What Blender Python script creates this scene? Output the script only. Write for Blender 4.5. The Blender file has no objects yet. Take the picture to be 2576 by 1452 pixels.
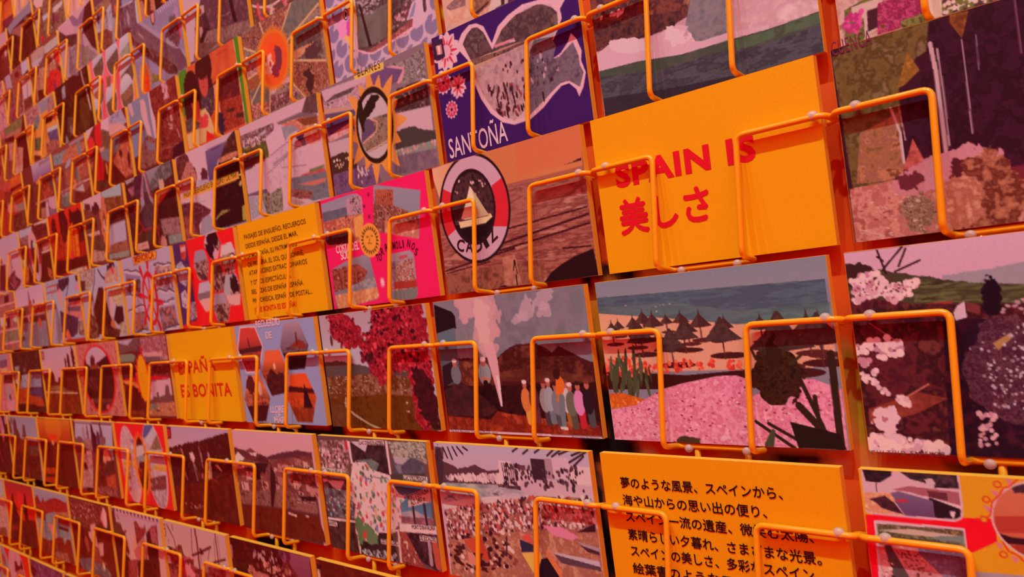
import bpy, math, random
import numpy as np
from mathutils import Matrix, Vector

# ------------------------------------------------------------------ camera, light, exposure
SC = bpy.context.scene
COL = SC.collection
SC.view_settings.view_transform = 'Standard'
SC.view_settings.look = 'None'
SC.view_settings.exposure = 0.12
SC.view_settings.gamma = 1.0
SC.view_settings.use_curve_mapping = False
Z0 = 1.55                                    # height of the rack's reference row above the ground

cam_d = bpy.data.cameras.new('camera')
cam_d.sensor_width = 36.0
cam_d.lens = 1968.72 / 2576 * 36.0
cam_d.clip_start = 0.01
cam_d.dof.use_dof = True
cam_d.dof.focus_distance = 0.50
cam_d.dof.aperture_fstop = 15.0
cam = bpy.data.objects.new('camera', cam_d)
COL.objects.link(cam)
RIGHT = Vector((0.730839718, 0.68234368, -0.016745456))
DOWN = Vector((-0.09168444, 0.073830242, -0.99304736))
FWD = Vector((-0.676363268, 0.72729375, 0.116518371))
m = Matrix.Identity(4)
for i, v in enumerate((RIGHT, -DOWN, -FWD)):
    for k in range(3):
        m[k][i] = v[k]
m.translation = Vector((0.143542, -0.417850, -0.168422 + Z0))
cam.matrix_world = m
SC.camera = cam

w = bpy.data.worlds.new('world')
SC.world = w
w.use_nodes = True
bg = w.node_tree.nodes['Background']
bg.inputs[0].default_value = (1.0, 0.035, 0.05, 1)
bg.inputs[1].default_value = 0.45

def lamp(name, loc, target, power, col, size):
    d = bpy.data.lights.new(name, 'AREA')
    d.shape = 'DISK'
    d.size = size
    d.energy = power
    d.color = col
    o = bpy.data.objects.new(name, d)
    COL.objects.link(o)
    o.location = loc
    o.rotation_euler = (Vector(target) - Vector(loc)).to_track_quat('-Z', 'Y').to_euler()
    return o

AIM = (-0.35, 0, Z0 - 0.1)
for lx, pw in ((0.35, 12), (-0.1, 9.5), (-0.5, 6), (-0.95, 3.2)):      # a row of small ceiling lamps along the wall
    lamp('ceiling_lamp', (lx, -1.15, Z0 + 1.65), (lx - 0.25, 0, Z0), pw, (0.80, 1.0, 0.93), 0.05)
lamp('right_fill', (1.0, -1.3, Z0 + 1.1), AIM, 7, (0.80, 1.0, 0.93), 1.2)  # weak soft fill from the right, added to brighten right-facing board edges
lamp('red_room_lamp', (1.0, -1.6, Z0 - 0.2), AIM, 9, (1.0, 0.03, 0.03), 2.0)

# ------------------------------------------------------------------ helpers
PX, PZ = 0.157, 0.107189                     # pitch of the rack, across and down
CW, CH = 0.14801, 0.10013                    # a card
LEAN, THICK = -0.016821, 0.0046              # the top edge leans out from the wall
WALL_Y = 0.0098
NRM = Vector((0, -CH, LEAN)).normalized()    # front normal of a leaning card

def empty(name, loc, **kw):
    o = bpy.data.objects.new(name, None)
    COL.objects.link(o)
    o.location = loc
    o.empty_display_size = 0.01
    for k, v in kw.items():
        o[k] = v
    return o

def link(name, me, parent=None, **kw):
    o = bpy.data.objects.new(name, me)
    COL.objects.link(o)
    if parent:
        o.parent = parent
    for k, v in kw.items():
        o[k] = v
    return o

def mesh_np(name, V, F, mat, smooth=True):
    V = np.asarray(V, np.float32); F = np.asarray(F, np.int32)
    me = bpy.data.meshes.new(name)
    n, k = F.shape
    me.vertices.add(len(V)); me.vertices.foreach_set('co', V.ravel())
    me.loops.add(n * k); me.loops.foreach_set('vertex_index', F.ravel())
    me.polygons.add(n)
    me.polygons.foreach_set('loop_start', np.arange(0, n * k, k, dtype=np.int32))
    me.polygons.foreach_set('loop_total', np.full(n, k, np.int32))
    me.polygons.foreach_set('use_smooth', np.full(n, smooth, bool))
    me.materials.append(mat)
    me.update(calc_edges=True)
    return me

def paint(me, rgb):
    a = me.color_attributes.new('print', 'FLOAT_COLOR', 'POINT')
    c = np.ones((len(rgb), 4), np.float32); c[:, :3] = rgb
    a.data.foreach_set('color', c.ravel())

def rounded(pts, rad, n=6):
    out = [np.array(pts[0], float)]
    for i in range(1, len(pts) - 1):
        a, b, c = (np.array(p, float) for p in (pts[i - 1], pts[i], pts[i + 1]))
        d1, d2 = a - b, c - b
        l1, l2 = np.linalg.norm(d1), np.linalg.norm(d2)
        r = min(rad, l1 * .48, l2 * .48)
        p, q = b + d1 / l1 * r, b + d2 / l2 * r
        for t in np.linspace(0, 1, n):
            out.append((1 - t) ** 2 * p + 2 * t * (1 - t) * b + t * t * q)
    out.append(np.array(pts[-1], float))
    return out

def tube(pts, r, sides=12):
    P = np.array(pts); n = len(P)
    T = np.gradient(P, axis=0); T /= np.linalg.norm(T, axis=1)[:, None]
    u = np.cross(T[0], (0.3, 0.5, 0.81)); u /= np.linalg.norm(u)
    V, F = [], []
    for i in range(n):
        u = u - T[i] * (u @ T[i]); u /= np.linalg.norm(u)
        v = np.cross(T[i], u)
        for k in range(sides):
            a = 2 * math.pi * k / sides
            V.append(P[i] + r * (math.cos(a) * u + math.sin(a) * v))
    for i in range(n - 1):
        for k in range(sides):
            k2 = (k + 1) % sides
            F.append((i * sides + k, i * sides + k2, (i + 1) * sides + k2, (i + 1) * sides + k))
    for base, s in ((0, -1), ((n - 1) * sides, 1)):       # round caps of the cut wire
        c = P[0 if base == 0 else -1] + T[0 if base == 0 else -1] * r * .5 * s
        V.append(c); ci = len(V) - 1
        for k in range(0, sides, 2):
            q = (ci, base + k, base + (k + 1) % sides, base + (k + 2) % sides)
            F.append(q if s > 0 else q[::-1])
    return V, F

def nodes(name):
    mt = bpy.data.materials.new(name); mt.use_nodes = True
    nt = mt.node_tree
    return mt, nt, nt.nodes['Principled BSDF']

def mat_print(name, rough, spec=0.35, grain=0.10, scale=900.0):
    mt, nt, b = nodes(name)
    at = nt.nodes.new('ShaderNodeAttribute'); at.attribute_name = 'print'
    tc = nt.nodes.new('ShaderNodeTexCoord')
    no = nt.nodes.new('ShaderNodeTexNoise'); no.inputs['Scale'].default_value = scale; no.inputs['Detail'].default_value = 2
    mr = nt.nodes.new('ShaderNodeMapRange')
    mr.inputs['To Min'].default_value = 1 - grain; mr.inputs['To Max'].default_value = 1 + grain
    mx = nt.nodes.new('ShaderNodeMix'); mx.data_type = 'RGBA'; mx.blend_type = 'MULTIPLY'; mx.inputs[0].default_value = 1
    nt.links.new(tc.outputs['Object'], no.inputs['Vector'])
    nt.links.new(no.outputs['Fac'], mr.inputs['Value'])
    nt.links.new(at.outputs['Color'], mx.inputs[6]); nt.links.new(mr.outputs['Result'], mx.inputs[7])
    nt.links.new(mx.outputs[2], b.inputs['Base Color'])
    b.inputs['Roughness'].default_value = rough
    b.inputs['Specular IOR Level'].default_value = spec
    return mt

def mat_plain(name, col, rough, spec=0.5, noise=0.08, scale=400.0, bump=0.0):
    mt, nt, b = nodes(name)
    tc = nt.nodes.new('ShaderNodeTexCoord')
    no = nt.nodes.new('ShaderNodeTexNoise'); no.inputs['Scale'].default_value = scale
    cr = nt.nodes.new('ShaderNodeMix'); cr.data_type = 'RGBA'
    cr.inputs[6].default_value = (*[c * (1 - noise) for c in col], 1)
    cr.inputs[7].default_value = (*[min(1, c * (1 + noise)) for c in col], 1)
    nt.links.new(tc.outputs['Object'], no.inputs['Vector'])
    nt.links.new(no.outputs['Fac'], cr.inputs[0]); nt.links.new(cr.outputs[2], b.inputs['Base Color'])
    b.inputs['Roughness'].default_value = rough
    b.inputs['Specular IOR Level'].default_value = spec
    if bump:
        bp = nt.nodes.new('ShaderNodeBump'); bp.inputs['Strength'].default_value = bump; bp.inputs['Distance'].default_value = 0.0003
        nt.links.new(no.outputs['Fac'], bp.inputs['Height']); nt.links.new(bp.outputs['Normal'], b.inputs['Normal'])
    return mt

M_PRINT = mat_print('postcard_print', 0.5, 0.18)
M_BOARD = mat_plain('yellow_board', (0.96, 0.52, 0.045), 0.6, 0.3)
M_WIRE = mat_plain('yellow_painted_wire', (0.95, 0.44, 0.012), 0.2, 0.5, 0.05, 250.0, 0.15)
M_WALL = mat_print('orange_wall_print', 0.7, 0.2, 0.08, 120.0)
mt, nt, b = nodes('clear_plastic')
b.inputs['Base Color'].default_value = (0.95, 0.85, 0.8, 1); b.inputs['Roughness'].default_value = 0.28
b.inputs['Transmission Weight'].default_value = 0.55; b.inputs['IOR'].default_value = 1.35
M_CLEAR = mt

# ------------------------------------------------------------------ wire holder (one mesh per part, shared)
R_W = 0.00175
YF = -0.0152
ZB, ZF = -0.330 * CH, -1.016 * CH
XL, XR = 0.308 * CW, 0.684 * CW
YB = 0.0026
front = rounded([(0.004, -0.0035, ZB - .0012), (-0.0035, -0.0045, ZB - .0008), (-0.0015, YF, ZB), (XL, YF, ZB), (XL, YF, ZF), (XL, YB, ZF - .0005),
                 (XR, YB, ZF - .0005), (XR, YF, ZF), (XR, YF, ZB), (CW + .0035, YF, ZB),
                 (CW + .0055, -0.0045, ZB - .0008), (CW + .0005, -0.0035, ZB - .0012)], 0.0048)
ME_FRONT = mesh_np('front_wire', *tube(front, R_W), M_WIRE)
def prong_mesh(x):
    p = rounded([(x, YB + .001, ZF), (x, YB + .0015, ZF - .019), (x, WALL_Y + .003, ZF - .022)], 0.004)
    return mesh_np('prong', *tube(p, R_W * 1.1), M_WIRE)
ME_PRONG = [prong_mesh(0.388 * CW), prong_mesh(0.605 * CW)]
def bead_mesh(p, r):
    V, F = [], []
    n, k = 8, 12
    for i in range(n + 1):
        t = math.pi * i / n
        for j in range(k):
            a = 2 * math.pi * j / k
            V.append((p[0] + r * 1.15 * math.sin(t) * math.cos(a), p[1] + r * .8 * math.sin(t) * math.sin(a), p[2] + r * math.cos(t)))
    for i in range(n):
        for j in range(k):
            F.append((i * k + j, (i + 1) * k + j, (i + 1) * k + (j + 1) % k, i * k + (j + 1) % k))
    return mesh_np('clear_bead', V, F, M_CLEAR)
ME_BEAD = [bead_mesh((0.010, -0.0150, ZB + .0008), .0028), bead_mesh((CW - .003, -0.0150, ZB + .0008), .0028),
           bead_mesh((0.36 * CW, 0.0005, ZF - .0016), .0024), bead_mesh((0.61 * CW, 0.0005, ZF - .0016), .0024)]

def holder(r, c, desc):
    t = empty('wire_card_holder', (-c * PX, 0, Z0 - r * PZ), label='orange bent-wire holder around ' + desc, category='card holder',
              group='wire holders of the postcard rack')
    link('front_wire', ME_FRONT, t)
    for me in ME_PRONG:
        link('prong', me, t)
    if c <= 5:
        for me in ME_BEAD:
            link('clear_bead', me, t, label='clear plastic bead')
    return t

# ------------------------------------------------------------------ cards
def on_card(u, v, off=0.0):                  # u across 0..1, v down 0..1, off in front of the card
    return (u * CW + NRM.x * off, LEAN * (1 - v) + NRM.y * off, -v * CH + NRM.z * off)

def board_mesh():
    V = [on_card(u, v, o) for o in (0, -THICK) for (u, v) in ((0, 0), (1, 0), (1, 1), (0, 1))]
    F = [(0, 3, 2, 1), (4, 5, 6, 7), (0, 1, 5, 4), (1, 2, 6, 5), (2, 3, 7, 6), (3, 0, 4, 7)]
    me = mesh_np('board', V, F, M_BOARD, False)
    return me
ME_BOARD = board_mesh()

def picture_mesh(w, h, rgb):
    e = 0.0012
    u = np.linspace(e, 1 - e, w); v = np.linspace(e, 1 - e, h)
    U, Vv = np.meshgrid(u, v)
    off = 0.00015
    P = np.stack([U * CW, LEAN * (1 - Vv) + NRM.y * off, -Vv * CH + NRM.z * off], -1).reshape(-1, 3)
    i = np.arange(w * h).reshape(h, w)
    F = np.stack([i[:-1, :-1], i[1:, :-1], i[1:, 1:], i[:-1, 1:]], -1).reshape(-1, 4)
    me = mesh_np('picture', P, F, M_PRINT)
    paint(me, rgb)
    return me

def card(r, c, desc, cv, texts=()):
    t = link('postcard', ME_BOARD, None, label=desc, category='postcard', group='postcards on the wire rack')
    t.location = (-c * PX, 0, Z0 - r * PZ)
    link('picture', picture_mesh(cv.w, cv.h, cv.albedo()), t)
    for tx in texts:
        lettering(t, *tx)
    return t

# ------------------------------------------------------------------ printing the postcards (procedural pictures)
def tone(h):
    return np.array(h, np.float32) / 255

def value_noise(x, y, seed):
    rs = np.random.RandomState(int(seed * 10))
    T = rs.rand(64, 64).astype(np.float32)
    xi, yi = np.floor(x).astype(int), np.floor(y).astype(int)
    fx, fy = x - xi, y - yi
    fx, fy = fx * fx * (3 - 2 * fx), fy * fy * (3 - 2 * fy)
    x0, x1, y0, y1 = xi & 63, (xi + 1) & 63, yi & 63, (yi + 1) & 63
    return (T[y0, x0] * (1 - fx) + T[y0, x1] * fx) * (1 - fy) + (T[y1, x0] * (1 - fx) + T[y1, x1] * fx) * fy

def fractal(x, y, seed, octaves=4):
    t, a, s = 0, 0, 1.0
    for o in range(octaves):
        t = t + s * value_noise(x * 2 ** o, y * 2 ** o, seed + 7 * o)
        a += s; s *= 0.62
    return t / a

class Print:
    """A printed picture: u, v run 0..1 across and down the sheet, sizes are millimetres."""
    WMM, HMM = 148.0, 100.0

    def __init__(s, w, h, ss=2):
        s.w, s.h, s.ss = w, h, ss
        x = (np.arange(w * ss) + .5) / (w * ss); y = (np.arange(h * ss) + .5) / (h * ss)
        s.U, s.V = [a.astype(np.float32) for a in np.meshgrid(x, y)]
        s.X, s.Y = s.U * s.WMM, s.V * s.HMM
        s.im = np.zeros((h * ss, w * ss, 3), np.float32)
        s.cl = None

    def put(s, m, col, a=1.0):
        if s.cl is not None:
            m = m * s.cl
        m = (m * a)[..., None].astype(np.float32)
        s.im = s.im * (1 - m) + (tone(col) if isinstance(col, tuple) else col) * m

    def bg(s, col):
        s.put(np.ones_like(s.U), col)

    def gr(s, top, bot, v0=0.0, v1=1.0, pts=None, horiz=False):      # a graded tone
        t = np.clip(((s.U if horiz else s.V) - v0) / (v1 - v0), 0, 1)[..., None]
        m = np.ones_like(s.U) if pts is None else s.poly(pts)
        s.put(m, tone(top) * (1 - t) + tone(bot) * t)

    def poly(s, pts):
        m = np.zeros(s.U.shape, bool)
        n = len(pts)
        for i in range(n):
            (x1, y1), (x2, y2) = pts[i], pts[(i + 1) % n]
            if y1 == y2:
                continue
            c = ((y1 > s.V) != (y2 > s.V))
            m ^= c & (s.U < (x2 - x1) * (s.V - y1) / (y2 - y1) + x1)
        return m.astype(np.float32)

    def p(s, col, *pts, a=1.0):
        s.put(s.poly(pts), col, a)

    def clip(s, *pts):
        s.cl = s.poly(pts) if pts else None

    def ellm(s, ctr, rx, ry, rot=0, jag=0, seed=1):
        dx, dy = s.X - ctr[0] * s.WMM, s.Y - ctr[1] * s.HMM
        c, n = math.cos(math.radians(rot)), math.sin(math.radians(rot))
        d = ((dx * c + dy * n) / rx) ** 2 + ((-dx * n + dy * c) / ry) ** 2
        if jag:
            d = np.sqrt(d) + (fractal(s.X / (jag * 2.2) + 9, s.Y / (jag * 2.2), seed, 3) - .5) * jag * 4.4 / (rx + ry) * 2
        return (d < 1).astype(np.float32)

    def clipe(s, ctr, rx, ry, rot=0):
        s.cl = s.ellm(ctr, rx, ry, rot)

    def e(s, col, ctr, rx, ry, rot=0, a=1.0):
        s.put(s.ellm(ctr, rx, ry, rot), col, a)

    def b(s, col, ctr, rx, ry, jag=2.0, seed=1, rot=0, a=1.0):         # ragged blob: a crown, a bush, a rock
        s.put(s.ellm(ctr, rx, ry, rot, jag, seed), col, a)

    def s(s, col, wd, *pts, a=1.0):                                   # a stroke
        m = np.zeros_like(s.U)
        P = [(q[0] * s.WMM, q[1] * s.HMM) for q in pts]
        for (x1, y1), (x2, y2) in zip(P, P[1:]):
            L = (x2 - x1) ** 2 + (y2 - y1) ** 2 + 1e-9
            t = np.clip(((s.X - x1) * (x2 - x1) + (s.Y - y1) * (y2 - y1)) / L, 0, 1)
            m = np.maximum(m, np.hypot(s.X - x1 - t * (x2 - x1), s.Y - y1 - t * (y2 - y1)) < wd / 2)
        s.put(m.astype(np.float32), col, a)

    def hill(s, col, pts, jag=1.0, seed=1, a=1.0, to=1.01):            # everything below a ragged skyline
        xs, ys = [q[0] for q in pts], [q[1] for q in pts]
        line = np.interp(s.U, xs, ys) + (fractal(s.X / 4, s.X * 0 + seed, seed, 4) - .5) * jag / 30
        m = (s.V > line) & (s.V < to) & (s.U >= min(xs) - .002) & (s.U <= max(xs) + .002)
        s.put(m.astype(np.float32), col, a)

    def n(s, cols, sc, seed=1, pts=None, a=1.0, sx=1.0, mask=None):     # mottled photographic texture
        f = fractal(s.X / (sc * sx), s.Y / sc, seed, 6)
        f = np.clip((f - .5) * 2.3 + .5, 0, .9999) * (len(cols) - 1)
        i = np.floor(f).astype(int); t = (f - i)[..., None]
        t = np.clip((t - .5) * 1.25 + .5, 0, 1)
        C = np.array([tone(c) for c in cols])
        m = np.ones_like(s.U) if (pts is None and mask is None) else (mask if mask is not None else s.poly(pts))
        s.put(m, C[i] * (1 - t) + C[np.minimum(i + 1, len(cols) - 1)] * t, a)

    def dots(s, cols, n, r0, r1, pts, seed=1, asp=1.0, rot=0, a=1.0):   # small separate marks: people, blossoms, boats
        rs = np.random.RandomState(int(seed * 10))
        xs = [q[0] for q in pts]; ys = [q[1] for q in pts]
        M = s.poly(pts); H, W = M.shape
        k = 0; tries = 0
        while k < n and tries < n * 30:
            tries += 1
            u, v = rs.uniform(min(xs), max(xs)), rs.uniform(min(ys), max(ys))
            iu, iv = int(u * W), int(v * H)
            if not (0 <= iu < W and 0 <= iv < H) or not M[iv, iu]:
                continue
            k += 1
            r = rs.uniform(r0, r1)
            R = r * max(1, asp) + .5
            x0, x1 = max(0, int((u - R / s.WMM) * W)), min(W, int((u + R / s.WMM) * W) + 2)
            y0, y1 = max(0, int((v - R / s.HMM) * H)), min(H, int((v + R / s.HMM) * H) + 2)
            ang = math.radians(rot + rs.uniform(-25, 25)); c, q = math.cos(ang), math.sin(ang)
            dx, dy = s.X[y0:y1, x0:x1] - u * s.WMM, s.Y[y0:y1, x0:x1] - v * s.HMM
            m = ((((dx * c + dy * q) / r) ** 2 + ((-dx * q + dy * c) / (r * asp)) ** 2) < 1).astype(np.float32) * a
            if s.cl is not None:
                m = m * s.cl[y0:y1, x0:x1]
            col = tone(cols[rs.randint(len(cols))])
            s.im[y0:y1, x0:x1] = s.im[y0:y1, x0:x1] * (1 - m[..., None]) + col * m[..., None]

    def sun(s, col, ctr, r0, r1, k, rot=0, sq=1.0, alt=1.0):             # a ring of pointed rays
        dx, dy = (s.X - ctr[0] * s.WMM) / sq, s.Y - ctr[1] * s.HMM
        d = np.hypot(dx, dy)
        t = ((np.arctan2(dy, dx) / (2 * math.pi) * k + rot) % 1.0)
        i = np.floor((np.arctan2(dy, dx) / (2 * math.pi) * k + rot)) % 2
        R = r0 + (r1 - r0) * (1 - np.abs(t - .5) * 2) * np.where(i == 0, 1, alt)
        s.put((d < R).astype(np.float32), col)

    def albedo(s):
        q = s.ss
        im = s.im.reshape(s.h, q, s.w, q, 3).mean((1, 3))
        lin = np.where(im <= .04045, im / 12.92, ((im + .055) / 1.055) ** 2.4)
        return lin.reshape(-1, 3)

INK = {}
def ink(col):
    if col not in INK:
        c = tone(col); c = np.where(c <= .04045, c / 12.92, ((c + .055) / 1.055) ** 2.4)
        INK[col] = mat_plain('ink_' + {0: 'red', 1: 'dark', 2: 'pale'}[0 if c[0] > .25 and c[1] < .2 else 1 if c[0] < .25 else 2],
                             [float(x) for x in c], 0.55, 0.3, 0.04)
    return INK[col]

def glyphs(text, bold=0.0, spacing=1.0):
    cu = bpy.data.curves.new('type', 'FONT')
    cu.body = text; cu.size = 1.0; cu.offset = bold; cu.space_character = spacing
    cu.fill_mode = 'FRONT'; cu.resolution_u = 3
    o = bpy.data.objects.new('type', cu)
    COL.objects.link(o)
    dg = bpy.context.evaluated_depsgraph_get()
    me = bpy.data.meshes.new_from_object(o.evaluated_get(dg))
    V = np.array([v.co[:2] for v in me.vertices]); F = [list(p.vertices) for p in me.polygons]
    bpy.data.objects.remove(o); bpy.data.curves.remove(cu); bpy.data.meshes.remove(me)
    return V, F

CAP = None
def lettering(t, col, bold, spacing, runs, label=None):
    """Printed words: each run is (text, (u,v) start of its baseline, (u,v) end, letter height in mm)."""
    global CAP
    if CAP is None:
        v, _ = glyphs('H'); CAP = v[:, 1].max()
    VV, FF = [], []
    for text, a, b, h in runs:
        cjk = any(ord(ch) > 0x2e80 for ch in text)
        V, F = glyphs(text, 0.0 if cjk else bold, spacing)
        if len(V) == 0:
            continue
        V = V.copy(); V[:, 0] -= V[:, 0].min(); V[:, 0] /= V[:, 0].max()
        V[:, 1] *= h / (0.92 if cjk else CAP)
        A = np.array((a[0] * 148.01, a[1] * 100.13)); B = np.array((b[0] * 148.01, b[1] * 100.13))
        D = B - A; N = np.array((D[1], -D[0])) / np.linalg.norm(D)
        e = bold * h
        for k, (sx, sy) in enumerate(((0, 0), (e, 0), (-e, 0), (0, e), (0, -e)) if cjk and bold else ((0, 0),)):   # heavier strokes
            base = len(VV)
            for x, y in V:
                q = A + D * x + N * y + (sx, sy)
                VV.append(on_card(q[0] / 148.01, q[1] / 100.13, 0.0004 + k * 0.00003))
            FF += [[i + base for i in f] for f in F]
    me = bpy.data.meshes.new('lettering')
    me.from_pydata(VV, [], FF); me.materials.append(ink(col)); me.update()
    o = link('lettering', me, t)
    if label:
        o['label'] = label
    return o

CARDS = []
def picture(r, c, desc):
    def keep(fn):
        CARDS.append((r, c, desc, fn))
        return fn
    return keep

RES = {0: (300, 200), 1: (300, 200), 2: (240, 160), 3: (165, 110), 4: (132, 88), 5: (108, 72)}
def res(c):
    return RES.get(c, (84, 56))

# ------------------------------------------------------------------ the pictures

@picture(0, 1, 'yellow postcard reading SPAIN IS above red Japanese characters')
def art(c):
    c.bg((247,190,18))
    return [((232,23,47), .045, 1.12, [('SPAIN IS', (0.098,0.456), (0.744,0.465), 13.0)]), ((232,23,47), .028, 1.0, [('美しさ', (0.095,0.745), (0.524,0.743), 21.5)])]

@picture(2, 1, 'yellow postcard printed with six lines of dark Japanese text')
def art(c):
    c.bg((247,190,18))
    return [((28,18,18), .014, 1.0, [('夢のような風景、スペインから、', (0.092,0.199), (0.788,0.181), 6.6), ('海や山からの思い出の便り、', (0.092,0.305), (0.720,0.289), 6.6),
     ('スペイン一流の遺産、微笑む太陽、', (0.096,0.406), (0.881,0.392), 6.6), ('素晴らしい夕暮れ、さまざまな光景。', (0.096,0.514), (0.899,0.500), 6.6),
     ('スペインの美しさ、多彩なスペイン', (0.099,0.614), (0.866,0.591), 6.6), ('絵葉書のようなスペイン。', (0.099,0.720), (0.748,0.686), 6.6)])]

@picture(0, 4, 'yellow postcard filled with nine lines of Spanish text')
def art(c):
    c.bg((247,197,18))
    return [((78,49,18), .004, 1.0, [('PAISAJES DE ENSUEÑO, RECUERDOS', (0.084,0.162), (0.876,0.166), 4.6), ('DESDE ESPAÑA, DESDE EL MAR,', (0.089,0.259), (0.765,0.256), 4.6),
     ('LA MONTAÑA, SU PATRIMONIO', (0.092,0.363), (0.744,0.351), 4.6), ('DE PRIMERA, EL SOL QUE SONRÍE,', (0.090,0.452), (0.809,0.449), 4.6),
     ('ATARDECERES EXTRAORDINARIOS', (0.089,0.540), (0.832,0.538), 4.6), ('Y OTROS ESPECTÁCULOS.', (0.089,0.640), (0.626,0.640), 4.6),
     ('BELLEZAS DE ESPAÑA, ESPAÑA', (0.091,0.735), (0.754,0.729), 4.6), ('PINTORESCA, ESPAÑA DE POSTAL...', (0.090,0.829), (0.849,0.824), 4.6)]),
     ((227,37,20), .02, 1.0, [('¡QUE BONITA ES ESPAÑA!', (0.096,0.927), (0.640,0.923), 5.0)])]

@picture(1, 5, 'yellow postcard reading ESPAÑA ES BONITA in red capitals')
def art(c):
    c.bg((247,209,18))
    return [((226,55,26), .022, 1.05, [('ESPAÑA', (0.092,0.477), (0.708,0.445), 13.5), ('ES BONITA', (0.082,0.737), (0.903,0.722), 13.5)])]

@picture(-1, 1, 'postcard of a breaking green wave below brown sea cliffs')
def art(c):
    c.bg((216,185,202))
    c.gr((130,136,154), (200,180,202), 0, .55)
    c.n([(84,49,64), (138,84,73), (90,54,62), (168,128,95)], 9, 3, [(-0.027,0.324), (0.010,-0.009), (0.795,0.121), (0.530,0.506), (0.518,0.542), (0.408,0.575), (0.221,0.599), (-0.014,0.565)])
    c.n([(60,43,50), (110,71,67), (74,49,59)], 5, 5, [(-0.002,0.371), (0.202,0.433), (0.448,0.508), (0.407,0.585), (0.222,0.589), (-0.002,0.547)])
    c.dots([(224,201,207), (240,223,230)], 7, .6, 1.4, [(0.000,0.349), (0.200,0.365), (0.224,0.399), (0.017,0.380)], 3, 1.6, 60)
    c.n([(224,212,218), (207,188,204), (232,229,235)], 12, 7, [(0.564,0.084), (1.080,0.110), (1.016,0.842), (0.800,0.769), (0.630,0.772), (0.439,0.761), (0.470,0.615), (0.528,0.526)])
    c.n([(124,137,153), (144,150,161), (110,126,139)], 8, 9, [(0.544,0.282), (0.665,0.246), (0.632,0.742), (0.585,0.752), (0.493,0.716), (0.455,0.608)])
    c.p((220,204,224), (-0.006,0.591), (0.077,0.546), (0.205,0.581), (0.337,0.597), (0.424,0.582), (0.470,0.615), (0.430,0.682), (0.508,0.728), (0.626,0.729), (0.807,0.763), (0.805,0.791), (0.644,0.778), (0.422,0.765), (0.209,0.718), (0.001,0.700))
    c.b((228,223,238), (0.175,0.601), 16, 5, 2, 3, 20)
    c.b((230,226,238), (0.401,0.637), 10, 5, 2, 5, 30)
    c.n([(79,92,84), (73,98,84), (87,102,94)], 6, 4, [(-0.008,0.696), (0.209,0.718), (0.422,0.765), (0.645,0.774), (0.805,0.786), (1.006,0.780), (1.010,0.839), (1.002,1.006), (0.009,0.995)])
    c.n([(77,86,104), (62,69,84), (89,101,115), (79,88,105)], 3, 8, [(-0.002,0.734), (0.314,0.817), (0.578,0.822), (0.762,0.862), (1.016,0.851), (1.007,1.027), (0.006,1.018)], .92, 3)
    c.n([(83,120,94), (89,131,104), (73,91,73)], 5, 2, [(0.659,0.785), (0.790,0.794), (1.002,0.787), (1.000,0.844), (0.870,0.841), (0.728,0.846), (0.653,0.844)], .85)
    c.p((50,47,62), (0.007,0.878), (0.319,0.940), (0.640,0.982), (0.636,1.022), (0.286,1.005), (0.003,0.999), a=.8)

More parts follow.
